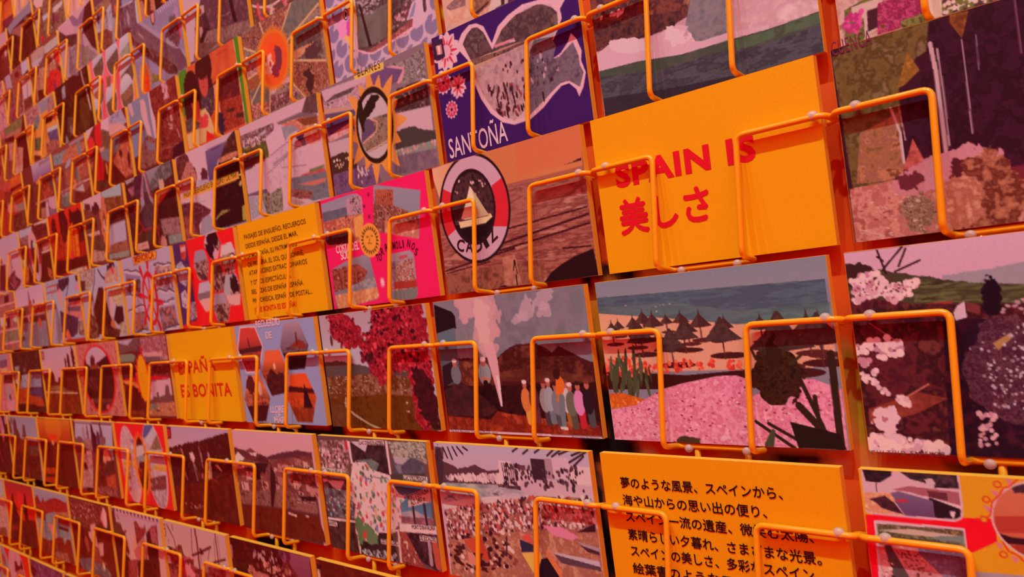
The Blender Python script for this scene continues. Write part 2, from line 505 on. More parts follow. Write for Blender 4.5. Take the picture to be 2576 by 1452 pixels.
@picture(0, 0, 'postcard of a waterfall beside big pink boulders, CUENCA lettering')
def art(c):
    c.bg((64,25,49))
    c.n([(110,99,52), (121,113,67), (90,79,41), (133,124,90)], 4.8, 3, [(0.004,0.042), (0.068,-0.002), (0.315,-0.018), (0.470,-0.072), (0.356,0.110), (0.269,0.155), (0.205,0.274), (0.202,0.446), (0.156,0.744), (0.018,0.726)])
    c.n([(56,23,44), (48,18,38), (66,28,55), (58,25,49)], 4.2, 4, [(0.318,0.009), (0.471,-0.087), (1.067,-0.006), (1.013,0.862), (0.500,0.787), (0.469,0.698), (0.316,0.619), (0.213,0.587), (0.223,0.333), (0.292,0.207)])
    c.n([(175,132,55), (137,110,47), (195,155,67)], 3.0, 3, [(0.245,0.119), (0.275,0.217), (0.228,0.266), (0.199,0.281)])
    c.n([(175,141,70), (139,93,47), (110,68,35)], 3.0, 8, [(0.380,0.005), (0.434,0.007), (0.406,0.124), (0.377,0.037)])
    c.n([(137,110,75), (175,132,90), (153,115,99), (199,155,113), (121,82,52)], 4.2, 5, [(0.065,0.452), (0.137,0.423), (0.196,0.392), (0.189,0.683), (0.147,0.715), (0.032,0.702)])
    c.s((206,194,205), 1.92, (0.315,0.108), (0.321,0.236), (0.322,0.420), (0.321,0.621))
    c.s((175,163,179), 0.84, (0.333,0.141), (0.336,0.375), (0.333,0.599))
    c.s((175,155,176), 0.72, (0.405,0.132), (0.405,0.320), (0.402,0.564))
    c.s((137,110,145), 0.54, (0.445,0.125), (0.442,0.286))
    c.s((207,208,214), 1.20, (0.173,0.366), (0.193,0.494), (0.192,0.641))
    c.s((183,163,179), 0.60, (0.198,0.366), (0.206,0.533))
    c.s((121,87,122), 0.84, (0.557,0.020), (0.558,0.255))
    c.n([(175,96,90), (207,118,113), (167,87,81)], 2.4, 7, [(0.205,0.619), (0.228,0.532), (0.256,0.651), (0.282,0.659), (0.235,0.714), (0.185,0.665)])
    c.n([(195,141,136), (183,121,113), (215,169,156), (167,104,96)], 5.4, 3, [(0.006,0.722), (0.147,0.715), (0.307,0.734), (0.983,0.784), (0.988,1.268), (0.004,1.031)])
    c.p((121,45,64), (0.465,0.746), (0.637,0.749), (0.986,0.744), (0.982,0.805), (0.544,0.808), (0.464,0.826))
    c.b((203,152,165), (0.234,0.722), 13, 7, 2, 3, -25)
    c.b((207,163,179), (0.355,0.714), 16, 11, 2, 5, -10)
    c.n([(139,84,64), (106,51,41), (167,118,93), (191,141,110)], 3.0, 9, mask=c.ellm((0.413,0.861), 17, 20, 0, 2, 8))
    c.n([(195,152,133), (175,118,99), (215,177,156)], 3.6, 2, mask=c.ellm((0.333,0.866), 12, 13, 0, 2, 4))
    c.b((92,39,52), (0.345,0.711), 2.4, 5, 1, 5)
    c.b((110,51,64), (0.201,0.739), 6, 4, 1.5, 7)
    c.n([(90,68,52), (175,163,145), (121,96,75), (195,203,179)], 1.8, 6, mask=c.ellm((0.215,0.897), 7.5, 10, 0, 2, 2))
    c.dots([(139,87,81), (223,208,202)], 26, .5, 1.2, [(0.027,0.764), (0.196,0.789), (0.213,0.992), (0.019,0.997)], 2.4, .4)
    c.s((215,200,191), 0.60, (0.024,0.935), (0.102,0.982))
    return [((121,45,75), .01, 1.15, [('CUENCA', (0.007,0.036), (0.141,0.029), 7)])]

@picture(1, 1, 'postcard of thatched beach parasols above a pink flower bank')
def art(c):
    c.bg((238,211,170))
    c.gr((143,173,188), (141,163,184), 0, .2)
    c.gr((136,172,191), (152,179,197), 0, .22, [(-0.013,0.008), (0.999,0.000), (1.000,0.132), (-0.013,0.099)])
    c.n([(81,116,138), (77,110,132), (91,133,150), (78,113,135)], 3, 4, [(-0.013,0.097), (0.986,0.121), (0.987,0.321), (0.634,0.327), (0.377,0.273), (-0.009,0.196)], 1, 6)
    c.n([(92,137,142), (103,148,153), (83,124,132)], 5, 8, [(-0.019,0.155), (0.388,0.169), (0.642,0.248), (0.994,0.240), (0.986,0.330), (0.634,0.327), (0.377,0.273), (-0.009,0.191)], .8, 5)
    c.dots([(231,236,242)], 6, .5, .9, [(0.031,0.138), (0.543,0.197), (0.539,0.237), (0.023,0.205)], 3, .3)
    c.p((228,199,164), (-0.012,0.194), (0.378,0.267), (0.635,0.322), (0.990,0.322), (0.993,0.568), (-0.017,0.577))
    import_pts = [(0.095,0.279), (0.171,0.270), (0.221,0.247), (0.267,0.268), (0.331,0.268), (0.398,0.264), (0.423,0.319), (0.480,0.287), (0.549,0.339), (0.584,0.312), (0.729,0.325), (0.782,0.388), (0.903,0.350), (0.946,0.363), (0.060,0.299), (0.170,0.313)]
    for k, (u, v) in enumerate(import_pts):
        s = 5.0 + (k % 4) * .9
        if k in (11,): s = 12
        if k in (12, 13): s = 10
        x = s / 148; y = s / 100
        c.e((93,49,50), (u + x * .2, v + y * 1.45), s * 1.0, s * .17)
        c.s((109,70,63), .9, (u, v), (u + x * .05, v + y * 1.5))
        c.p((78,55,57), (u, v - y * .95), (u + x * .08, v - y * .5), (u + x * .55, v), (u + x, v + y * .42), (u, v + y * .52), (u - x, v + y * .42), (u - x * .55, v), (u - x * .08, v - y * .5))
        c.p((109,82,75), (u - x * .05, v - y * .4), (u - x * .5, v + y * .05), (u - x * .85, v + y * .4), (u - x * .2, v + y * .45), a=.6)
    for (u, v, s) in [(*(0.199,0.354), 11), (*(0.339,0.407), 12.5), (*(0.568,0.361), 12.5), (*(0.402,0.348), 10), (*(0.796,0.398), 19), (*(0.940,0.391), 15)]:
        x = s / 148; y = s / 100
        c.e((76,37,38), (u + x * .25, v + y * 1.05), s * .95, s * .15)
        c.s((93,55,50), .9, (u, v), (u + x * .05, v + y * 1.2))
        c.p((76,61,63), (u - x * .05, v - y * .7), (u + x * .05, v - y * .7), (u + x * .45, v - y * .1), (u + x, v + y * .35), (u, v + y * .45), (u - x, v + y * .35), (u - x * .45, v - y * .1))
        c.n([(69,55,55), (111,94,86)], 2, 4, [(u, v - y * .6), (u + x * .85, v + y * .33), (u - x * .85, v + y * .33)], .5)
    c.p((62,31,29), (-0.014,0.543), (0.228,0.584), (0.393,0.598), (0.647,0.575), (0.649,0.630), (0.286,0.681), (0.000,0.680))
    c.dots([(246,109,87), (238,94,75), (247,142,106), (214,73,60)], 150, .7, 1.5, [(-0.003,0.486), (0.159,0.483), (0.242,0.530), (0.403,0.505), (0.512,0.510), (0.638,0.525), (0.639,0.585), (0.523,0.561), (0.412,0.568), (0.227,0.594), (-0.010,0.600)], 5)
    c.dots([(66,85,53), (87,112,81)], 26, .7, 1.2, [(0.018,0.431), (0.161,0.461), (0.239,0.562), (0.196,0.725), (0.005,0.725)], 6, 7)
    for q in ((0.040,0.612), (0.088,0.602), (0.145,0.614), (0.059,0.568), (0.115,0.647)):
        c.e((77,97,66), q, 1.6, 9, 8)
    c.n([(230,142,50), (205,109,41), (246,175,69)], 3, 3, [(-0.008,0.708), (0.072,0.702), (0.193,0.746), (0.128,0.780), (-0.004,0.805)])
    c.n([(230,163,201), (244,197,231), (222,142,182), (246,217,243)], 4, 5, [(-0.005,0.810), (0.128,0.780), (0.269,0.681), (0.372,0.645), (0.526,0.607), (0.608,0.604), (0.650,0.625), (0.636,1.001), (-0.003,1.015)])
    c.n([(230,163,201), (244,197,231), (222,142,182), (246,217,243)], 4, 6, [(0.655,0.723), (0.849,0.629), (0.900,0.630), (0.995,0.686), (0.993,0.996), (0.629,1.002)])
    c.dots([(125,49,81), (181,94,130), (247,247,247)], 150, .4, 1.0, [(0.003,0.827), (0.268,0.692), (0.524,0.622), (0.649,0.634), (0.637,0.991), (0.002,1.009)], 9, .5)
    c.dots([(125,49,81), (181,94,130), (247,247,247)], 60, .4, 1.0, [(0.662,0.802), (0.880,0.639), (0.988,0.704), (0.977,0.970), (0.637,0.991)], 10, .5)
    c.n([(48,31,26), (70,49,35), (37,25,23)], 2, 4, mask=c.ellm((0.758,0.627), 15, 15, 0, 3, 3))
    c.b((54,38,30), (0.768,0.483), 4, 8, 2, 6)
    for a_, b_ in (((0.695,0.518), (0.680,0.458)), ((0.822,0.552), (0.866,0.507)), ((0.801,0.494), (0.820,0.429)), ((0.733,0.491), (0.725,0.422))):
        c.s((64,61,41), 1.6, a_, b_)
    for a_, b_, w_ in (((0.845,0.600), (0.916,0.890), 3), ((0.974,0.503), (0.969,0.989), 5), ((0.836,0.770), (0.963,0.989), 5), ((0.663,0.861), (0.802,1.000), 2.4), ((0.712,0.870), (0.844,0.978), 2.4), ((0.898,0.723), (0.905,0.937), 3)):
        c.s((53,43,35), w_ * .8, a_, b_)
    c.p((38,31,29), (0.795,0.857), (0.969,0.915), (0.987,0.996), (0.815,0.999))
    c.p((76,97,72), (0.688,0.978), (0.723,0.898), (0.736,0.907), (0.720,1.006), (0.685,1.008))
    c.b((76,70,50), (0.370,0.998), 9, 3, 2, 3)

@picture(1, 0, 'postcard of white almond blossom over a dark red valley')
def art(c):
    c.bg((89,40,53))
    c.gr((219,209,236), (213,197,224), 0, .3, [(-0.001,0.002), (0.563,-0.000), (0.690,0.004), (0.669,0.312), (-0.002,0.087)])
    c.hill((162,182,196), [(0.296,0.159), (0.509,0.136), (1.076,0.133)], .6, 3)
    c.hill((75,81,59), [(-0.006,0.068), (0.051,0.086), (0.224,0.148), (0.363,0.197), (0.509,0.253), (1.065,0.327)], .8, 5)
    c.n([(93,117,74), (73,78,55), (108,132,87), (61,63,47)], 3, 5, [(0.212,0.163), (0.362,0.201), (1.064,0.334), (1.061,0.379), (0.404,0.295), (0.203,0.272)], 1, 6)
    c.p((162,72,65), (0.186,0.283), (0.312,0.280), (0.314,0.310), (0.190,0.304))
    c.n([(79,34,50), (104,48,56), (59,28,41), (118,66,62)], 8, 3, [(-0.019,0.210), (0.202,0.280), (1.062,0.373), (1.020,1.053), (-0.004,1.018), (-0.004,0.454)])
    c.n([(59,22,47), (37,22,44), (75,31,56)], 9, 6, [(0.280,0.356), (1.057,0.457), (1.020,1.053), (0.250,0.999)])
    c.p((219,221,242), (0.312,0.334), (0.325,0.303), (0.346,0.285), (0.348,0.358), (0.315,0.371))
    c.p((124,69,74), (0.350,0.330), (0.351,0.289), (0.388,0.310), (0.385,0.350))
    c.b((30,20,38), (0.422,0.274), 4, 9, 1, 4)
    c.p((30,20,38), (0.408,0.240), (0.421,0.197), (0.435,0.227), (0.434,0.339), (0.401,0.335))
    c.dots([(219,212,227), (187,173,190)], 60, 0.44, 1.20, [(0.442,0.292), (0.670,0.289), (0.664,0.378), (0.442,0.348)], 5, .6)
    c.n([(108,72,93), (75,37,68), (126,102,117), (91,48,74)], 1.6, 9, mask=c.ellm((0.466,0.595), 21, 23, -20, 3, 5), a=.75)
    c.p((179,164,105), (0.409,0.481), (0.459,0.436), (0.467,0.453), (0.421,0.513))
    c.p((142,69,59), (0.016,0.785), (0.179,0.701), (0.266,0.730), (0.160,0.808), (0.015,0.865))
    c.n([(171,102,80), (124,60,56)], 3, 4, [(0.021,0.794), (0.179,0.709), (0.261,0.734), (0.155,0.800), (0.022,0.847)], .7)
    c.s((199,138,120), 0.78, (0.145,0.722), (0.214,0.663))
    c.s((179,117,111), 0.52, (0.057,0.360), (0.134,0.454))
    for a_, b_ in (((0.128,0.124), (0.109,0.009)), ((0.118,0.106), (0.187,0.006)), ((0.156,0.120), (0.235,0.078)), ((0.169,0.096), (0.197,0.016)), ((0.124,0.063), (0.107,0.039))):
        c.s((59,31,44), 0.98, a_, b_)
    c.b((63,45,44), (0.026,0.109), 9, 6, 2, 5)
    c.dots([(235,236,247), (244,247,247), (219,197,215), (203,167,190)], 127, 0.88, 2.04, [(0.013,0.125), (0.095,0.111), (0.134,0.177), (0.213,0.154), (0.226,0.190), (0.189,0.245), (0.127,0.263), (0.091,0.224), (0.013,0.258)], 4)
    c.dots([(108,54,68), (140,78,93)], 45, 0.28, 0.54, [(0.012,0.133), (0.212,0.163), (0.189,0.245), (0.013,0.258)], 6)
    c.dots([(235,236,247), (244,247,247), (203,167,190)], 51, 0.99, 2.04, [(-0.005,0.471), (0.103,0.426), (0.155,0.464), (0.140,0.515), (0.071,0.538), (0.004,0.579)], 5)
    c.dots([(227,215,233), (244,247,247)], 39, 0.66, 1.56, [(0.002,0.597), (0.061,0.590), (0.060,0.669), (0.159,0.748), (0.152,0.774), (0.079,0.713), (0.016,0.642)], 7)
    c.b((235,233,247), (0.075,0.828), 6.5, 6, 1.5, 9)
    c.b((187,144,166), (0.069,0.837), 1.5, 1.2, 1)
    c.dots([(235,230,247), (219,197,218), (247,247,247)], 82, 1.10, 2.40, [(0.005,0.910), (0.150,0.929), (0.224,0.942), (0.252,0.982), (0.003,1.000)], 8)
    c.dots([(203,173,190), (227,209,227)], 36, 0.55, 1.32, [(0.348,0.779), (0.397,0.770), (0.388,0.948), (0.339,0.951)], 9)
    c.dots([(187,197,215), (203,227,239), (162,150,166)], 260, .35, .8, [(0.341,0.476), (0.536,0.380), (0.701,0.426), (0.676,0.795), (0.392,0.770)], 21)
    c.dots([(203,173,190), (162,117,141)], 90, 0.44, 1.08, [(0.490,0.768), (0.678,0.765), (0.666,0.944), (0.481,0.942)], 10)
    c.p((219,209,227), (0.004,0.996), (1.023,1.012), (1.020,1.053), (0.004,1.031))
    return [((91,78,93), .0, 1.3, [('CULTIVO EN FLOR', (0.008,1.013), (0.239,1.006), 2.2)])]

@picture(2, 0, 'red and yellow postcard with rounded canal photo and garland')
def art(c):
    c.bg((231,199,41))
    c.p((247,27,53), (0.006,0.221), (0.301,0.192), (0.381,0.183), (0.380,0.284), (0.312,0.345), (0.287,0.348), (0.272,0.754), (-0.012,0.843))
    c.p((227,221,239), (0.008,-0.016), (0.293,-0.009), (0.300,0.000), (0.299,0.177), (0.291,0.201), (0.269,0.216), (0.024,0.217), (0.008,0.209))
    c.clip((0.013,-0.008), (0.291,-0.009), (0.295,-0.001), (0.294,0.174), (0.288,0.190), (0.272,0.204), (0.024,0.210), (0.008,0.196))
    c.bg((223,221,233))
    c.n([(37,33,47), (60,49,60)], 1.8, 3, [(0.013,-0.008), (0.106,-0.008), (0.103,0.024), (0.064,0.061), (0.021,0.058)])
    c.n([(44,39,53), (64,58,66), (93,77,85)], 1.8, 5, [(0.121,-0.008), (0.293,-0.007), (0.295,0.062), (0.221,0.067), (0.198,0.046), (0.159,0.034)])
    c.b((214,224,233), (0.214,0.052), 1.6, 2.4, 1, 3)
    c.p((173,124,137), (0.098,0.090), (0.151,0.067), (0.294,0.078), (0.293,0.147), (0.202,0.113), (0.154,0.095))
    c.p((109,64,79), (0.205,0.081), (0.260,0.086), (0.260,0.121), (0.207,0.112))
    c.p((231,240,247), (0.193,0.106), (0.296,0.139), (0.295,0.154), (0.192,0.114))
    c.p((46,33,47), (0.207,0.112), (0.292,0.155), (0.289,0.201), (0.219,0.205), (0.199,0.152))
    c.gr((126,124,166), (93,64,111), .1, .3, [(0.094,0.106), (0.118,0.095), (0.216,0.127), (0.217,0.205), (0.130,0.207), (0.104,0.146)])
    c.n([(239,221,162), (223,177,137), (247,247,201)], 1.8, 4, [(0.003,0.114), (0.091,0.107), (0.105,0.133), (0.102,0.166), (0.132,0.210), (0.005,0.213)])
    c.n([(62,39,53), (93,58,73)], 1.4, 6, [(0.024,0.144), (0.074,0.121), (0.103,0.154), (0.125,0.203), (0.087,0.193), (0.059,0.181), (0.045,0.158)])
    c.p((214,52,79), (0.111,0.135), (0.143,0.132), (0.142,0.142), (0.110,0.147))
    c.s((77,52,60), .5, (0.053,0.058), (0.051,0.104))
    c.p((239,247,247), (0.261,0.167), (0.277,0.168), (0.270,0.204), (0.262,0.186))
    c.clip()
    c.p((223,227,246), (0.031,0.244), (0.296,0.239), (0.296,0.319), (0.296,0.746), (0.015,0.834))
    c.clip((0.039,0.260), (0.292,0.249), (0.292,0.320), (0.291,0.748), (0.024,0.832))
    c.n([(126,133,98), (93,89,73), (165,174,124)], 1.4, 4)
    c.p((206,215,201), (0.039,0.291), (0.140,0.269), (0.292,0.278), (0.291,0.289), (0.137,0.298))
    c.p((126,165,162), (0.187,0.305), (0.225,0.286), (0.295,0.277), (0.294,0.308))
    c.n([(137,140,178), (116,118,158), (163,171,201)], 1.8, 3, [(0.154,0.341), (0.293,0.332), (0.311,0.550), (0.254,0.526), (0.156,0.382)])
    c.n([(223,184,188), (206,158,162), (239,221,214)], 2.2, 3, [(0.033,0.362), (0.154,0.343), (0.156,0.382), (0.254,0.526), (0.296,0.746), (0.021,0.833)])
    c.p((93,96,98), (0.052,0.362), (0.073,0.358), (0.161,0.629), (0.089,0.648))
    c.dots([(142,83,85), (93,52,60), (181,121,124)], 110, .3, .7, [(0.085,0.376), (0.147,0.368), (0.228,0.552), (0.188,0.602)], 2.2, .7)
    c.dots([(77,58,73), (239,247,247)], 30, .4, 1, [(0.038,0.435), (0.075,0.427), (0.094,0.647), (0.035,0.663)], 7)
    c.clip()
    c.p((171,193,211), (0.310,0.431), (0.453,0.418), (0.496,0.684), (0.300,0.745))
    c.e((224,227,223), (0.510,0.181), 20.5, 18)
    c.clipe((0.510,0.181), 19.6, 17)
    c.gr((214,152,111), (206,108,79), 0, .5)
    c.p((190,83,66), (0.362,0.175), (0.653,0.130), (0.648,0.207), (0.356,0.247))
    c.p((62,30,41), (0.379,0.243), (0.422,0.258), (0.644,0.256), (0.642,0.284), (0.398,0.289))
    c.p((173,74,53), (0.375,0.293), (0.642,0.284), (0.634,0.397), (0.365,0.423))
    c.b((77,58,73), (0.461,0.042), 3, 2, 1, 4)
    c.clip()
    for a_ in (((0.453,0.003), (0.427,0.039), (0.414,0.044)), ((0.414,0.044), (0.400,0.079), (0.380,0.108)), ((0.380,0.108), (0.371,0.166)), ((0.371,0.166), (0.361,0.182), (0.348,0.177)), ((0.394,0.282), (0.406,0.320), (0.429,0.334)), ((0.429,0.334), (0.448,0.367))):
        c.s((223,71,53), 0.7, *a_)
    for q in ((0.399,0.031), (0.365,0.101), (0.392,0.338), (0.352,0.191)):
        c.e((223,71,53), q, 1.7, 1.6); c.e((231,199,41), q, 1.1, 1.0)
    for q in ((0.429,0.013), (0.388,0.068), (0.364,0.140), (0.384,0.299), (0.419,0.351)):
        c.p((223,158,178), (q[0] - .011, q[1] - .015), (q[0] + .012, q[1] - .004), (q[0] + .002, q[1] + .02))

@picture(-1, 0, 'postcard of pink bougainvillea around a white house front')
def art(c):
    c.bg((183,174,133))
    c.n([(199,163,156), (215,203,197), (159,107,110)], 6, 4)
    c.n([(92,110,58), (121,135,70), (74,73,41)], 2.4, 8, [(0.027,0.820), (0.133,0.781), (0.137,0.874), (0.079,1.001), (0.018,0.993)])
    c.p((215,208,202), (0.052,0.814), (0.160,0.813), (0.142,0.957), (0.086,0.986), (0.089,0.887), (0.052,0.888))
    c.p((74,39,58), (0.103,0.857), (0.145,0.859), (0.137,0.955), (0.097,0.964))
    c.n([(191,62,133), (139,45,93), (215,90,156), (106,79,52)], 1.8, 6, [(0.140,0.839), (0.294,0.828), (0.282,0.979), (0.220,0.994), (0.127,0.996)])
    c.dots([(223,96,179), (191,62,145)], 41, 0.83, 1.56, [(0.025,0.847), (0.086,0.849), (0.071,0.952), (0.023,0.939)], 3)
    c.n([(106,113,64), (149,163,93), (74,68,41)], 1.8, 9, [(0.206,0.960), (0.333,0.952), (0.328,1.018), (0.208,1.006)])
    c.p((223,225,214), (0.289,0.895), (0.343,0.896), (0.335,0.996), (0.292,0.997))
    c.p((90,68,75), (0.338,0.920), (0.498,0.934), (0.492,1.005), (0.335,0.996))
    c.dots([(231,231,225), (121,135,70)], 48, 0.55, 1.44, [(0.344,0.940), (0.496,0.949), (0.493,0.989), (0.340,0.990)], 6)

@picture(0, 2, 'postcard with a CADIZ lifebuoy over a sunset beach')
def art(c):
    c.bg((171,115,98))
    c.gr((237,210,169), (214,149,95), 0, .4, [(-0.012,0.011), (1.015,-0.028), (0.988,0.273), (0.526,0.269), (0.043,0.319)], horiz=True)
    c.p((220,133,92), (0.607,-0.008), (1.008,-0.031), (0.989,0.233), (0.594,0.236), a=.5)
    c.hill((61,29,36), [(0.518,0.267), (0.600,0.246), (0.807,0.245), (0.994,0.219), (0.987,0.313)], .5, 3, to=.235)
    c.p((188,138,125), (0.525,0.276), (0.983,0.316), (0.992,0.601), (0.475,0.685), (0.004,0.613))
    c.n([(145,92,83), (180,127,113), (125,69,66), (200,159,142)], 4, 5, [(0.524,0.277), (0.987,0.316), (1.003,0.993), (0.002,0.993), (0.004,0.538)], .8, 5)
    for a_, b_, w_ in (((0.487,0.582), (0.986,0.540), 1.2), ((0.442,0.679), (0.987,0.588), 1.6), ((0.420,0.727), (0.987,0.648), 1.4), ((0.006,0.813), (0.518,0.728), 1.4), ((0.013,0.833), (0.344,0.794), .8), ((0.817,0.784), (0.977,0.798), 1.2)):
        c.s((71,29,39), w_, a_, b_)
    c.n([(141,92,77), (163,113,95), (118,75,63)], 5, 8, [(0.003,0.841), (0.506,0.830), (0.700,0.838), (0.674,1.002), (0.001,0.997)])
    c.n([(200,144,119), (228,190,163)], 3, 3, [(0.430,0.782), (0.513,0.771), (0.535,0.991), (0.421,0.984)], .55)
    c.p((40,21,30), (0.674,1.002), (0.727,0.935), (0.798,0.888), (0.874,0.851), (0.989,0.816), (1.003,0.997))
    c.p((49,19,24), (0.366,0.990), (0.422,0.980), (0.445,0.997), (0.642,1.007), (0.641,1.023))
    c.s((59,26,33), 1.1, (0.505,0.821), (0.492,0.881)); c.e((59,26,33), (0.505,0.830), 1.2, 2.2); c.s((59,26,33), .8, (0.508,0.848), (0.514,0.910)); c.s((59,26,33), 1.2, (0.505,0.918), (0.505,0.987))
    c.e((43,25,36), (0.274,0.383), 37.6, 41)
    c.e((211,196,219), (0.274,0.383), 35.6, 38.8)
    c.clipe((0.274,0.383), 35.6, 38.8)
    c.p((220,52,69), (0.027,0.155), (0.155,0.253), (0.151,0.493), (0.039,0.563), (-0.014,0.458))
    c.p((220,52,69), (0.420,0.250), (0.500,0.210), (0.535,0.454), (0.497,0.567), (0.375,0.541))
    c.clip()
    c.e((43,25,36), (0.266,0.372), 24, 28.4)
    c.clipe((0.266,0.372), 22, 25.6)
    c.n([(59,44,48), (86,61,69), (45,32,36)], 4, 5)
    c.dots([(180,159,163), (220,202,207)], 16, .5, 1.2, [(0.160,0.144), (0.400,0.209), (0.385,0.329), (0.144,0.269)], 4)
    c.p((31,21,30), (0.097,0.482), (0.409,0.477), (0.396,0.652), (0.099,0.613))
    c.p((237,242,184), (0.152,0.456), (0.387,0.446), (0.396,0.474), (0.345,0.508), (0.159,0.509))
    c.p((237,247,219), (0.265,0.213), (0.279,0.239), (0.340,0.417), (0.342,0.462), (0.254,0.470), (0.172,0.442), (0.217,0.342))
    c.p((204,202,160), (0.279,0.239), (0.364,0.431), (0.385,0.463), (0.299,0.461))
    c.s((125,92,77), .8, (0.161,0.458), (0.369,0.459))
    c.clip()
    return [((37,29,36), .02, 1.0, [('C', (0.109,0.663), (0.161,0.691), 8.6), ('A', (0.177,0.690), (0.227,0.706), 8.6), ('D', (0.246,0.712), (0.304,0.699), 8.6), ('I', (0.324,0.694), (0.352,0.675), 8.6), ('Z', (0.369,0.665), (0.420,0.626), 8.6)])]

@picture(-1, 2, 'navy SANTOÑA postcard with a white outlined dove-shaped beach photo')
def art(c):
    c.bg((64,32,118))
    dove = [(0.182,0.151), (0.235,0.067), (0.294,0.030), (0.347,0.041), (0.394,0.085), (0.437,0.231), (0.492,0.131), (0.564,0.086), (0.665,0.056), (0.772,0.075), (0.847,0.079), (0.928,0.145), (0.889,0.196), (0.893,0.260), (0.864,0.321), (0.827,0.380), (0.799,0.401), (0.801,0.508), (0.860,0.487), (0.909,0.434), (0.933,0.383), (0.960,0.432), (0.981,0.523), (0.971,0.584), (0.989,0.673), (0.965,0.762), (0.934,0.816), (0.923,0.762), (0.886,0.706), (0.842,0.705), (0.776,0.756), (0.716,0.811), (0.624,0.864), (0.518,0.867), (0.440,0.822), (0.366,0.728), (0.312,0.599), (0.282,0.477), (0.274,0.363), (0.253,0.280)]
    c.p((232,207,224), *dove)
    inn = [(0.232,0.147), (0.268,0.092), (0.313,0.061), (0.352,0.073), (0.389,0.128), (0.435,0.280), (0.512,0.167), (0.593,0.117), (0.694,0.079), (0.834,0.131), (0.870,0.200), (0.867,0.290), (0.839,0.344), (0.820,0.377), (0.837,0.426), (0.812,0.508), (0.843,0.504), (0.914,0.460), (0.938,0.438), (0.960,0.522), (0.961,0.612), (0.976,0.668), (0.945,0.754), (0.887,0.690), (0.837,0.686), (0.764,0.734), (0.703,0.797), (0.619,0.836), (0.521,0.842), (0.459,0.806), (0.393,0.720), (0.338,0.599), (0.297,0.464), (0.294,0.352), (0.272,0.278)]
    c.p((214,196,213), *inn)
    c.clip(*inn)
    c.n([(90,73,81), (110,92,95), (78,62,73), (122,109,106)], 8, 3, [(0.207,0.213), (0.244,-0.003), (0.610,0.108), (0.769,0.099), (0.838,0.159), (0.876,0.219), (0.863,0.329), (0.742,0.333), (0.505,0.297), (0.330,0.312), (0.271,0.287)])
    c.s((216,158,174), 2.2, (0.458,0.263), (0.583,0.270)); c.s((200,207,221), 1.2, (0.557,0.276), (0.589,0.282))
    c.p((200,171,151), (0.306,0.293), (0.505,0.297), (0.667,0.308), (0.743,0.325), (0.304,0.522), (0.293,0.426))
    c.n([(74,54,59), (140,114,106), (106,76,73)], 3, 6, [(0.271,0.287), (0.470,0.309), (0.650,0.309), (0.647,0.334), (0.414,0.339), (0.300,0.336)])
    c.n([(176,152,160), (200,180,185), (156,136,151)], 7, 4, [(0.324,0.364), (0.583,0.332), (0.711,0.328), (0.610,0.781), (0.522,0.837), (0.370,0.693), (0.300,0.483)])
    c.n([(108,98,118), (126,122,140), (90,81,101)], 5, 7, [(0.711,0.328), (0.844,0.363), (0.842,0.512), (0.937,0.446), (0.989,0.673), (0.943,0.770), (0.837,0.686), (0.619,0.836), (0.601,0.655), (0.650,0.448)])
    c.dots([(60,32,45), (90,43,56), (140,65,78)], 46, .6, 1.2, [(0.373,0.531), (0.555,0.566), (0.618,0.714), (0.558,0.814), (0.413,0.763)], 4, 2.6)
    c.dots([(60,32,45), (106,65,78), (200,180,196)], 40, .5, 1.1, [(0.456,0.419), (0.734,0.398), (0.847,0.598), (0.777,0.688), (0.624,0.663)], 8, 1.8)
    for q in ((0.425,0.668), (0.493,0.667), (0.530,0.636), (0.481,0.761), (0.426,0.768), (0.537,0.710), (0.723,0.753)):
        c.s((58,27,36), 1.4, (q[0], q[1] - .03), (q[0] + .004, q[1] + .04)); c.e((74,41,45), (q[0], q[1] - .04), 1, 1.2)
    c.clip()
    for q, r_ in (((0.102,0.149), 15), ((0.052,0.376), 9), ((0.158,0.446), 8.5), ((0.088,0.600), 7)):
        c.sun((232,212,230), q, r_ * .82, r_ * 1.05, 12, 0, 1, 1)
        if r_ > 10:
            c.sun((216,60,90), q, r_ * .3, r_ * .9, 14, .25, 1, .5); c.e((232,201,221), q, r_ * .35, r_ * .35)
        elif r_ == 8.5:
            c.sun((232,207,224), q, 3, 10, 8); c.sun((216,81,109), q, 2, 7.5, 8); c.e((58,27,28), q, 1.6, 1.6)
        else:
            c.e((208,71,118) , q, r_ * .8, r_ * .8); c.sun((224,147,179), q, 1.5, r_ * .7, 7); c.e((74,32,50), q, 1.3, 1.3)
    c.p((60,43,80), (0.006,0.025), (0.087,0.038), (0.092,0.183), (0.042,0.195), (0.001,0.172))
    c.p((224,158,151), (0.029,0.074), (0.072,0.079), (0.072,0.155), (0.032,0.147))
    c.p((232,245,241), (0.041,0.079), (0.058,0.082), (0.057,0.148), (0.045,0.148))
    c.s((77,62,80), 1, (0.103,0.501), (0.088,0.543))
    return [((233,223,241), .006, 1.0, [('SANTOÑA', (0.030,0.972), (0.463,0.967), 15)])]

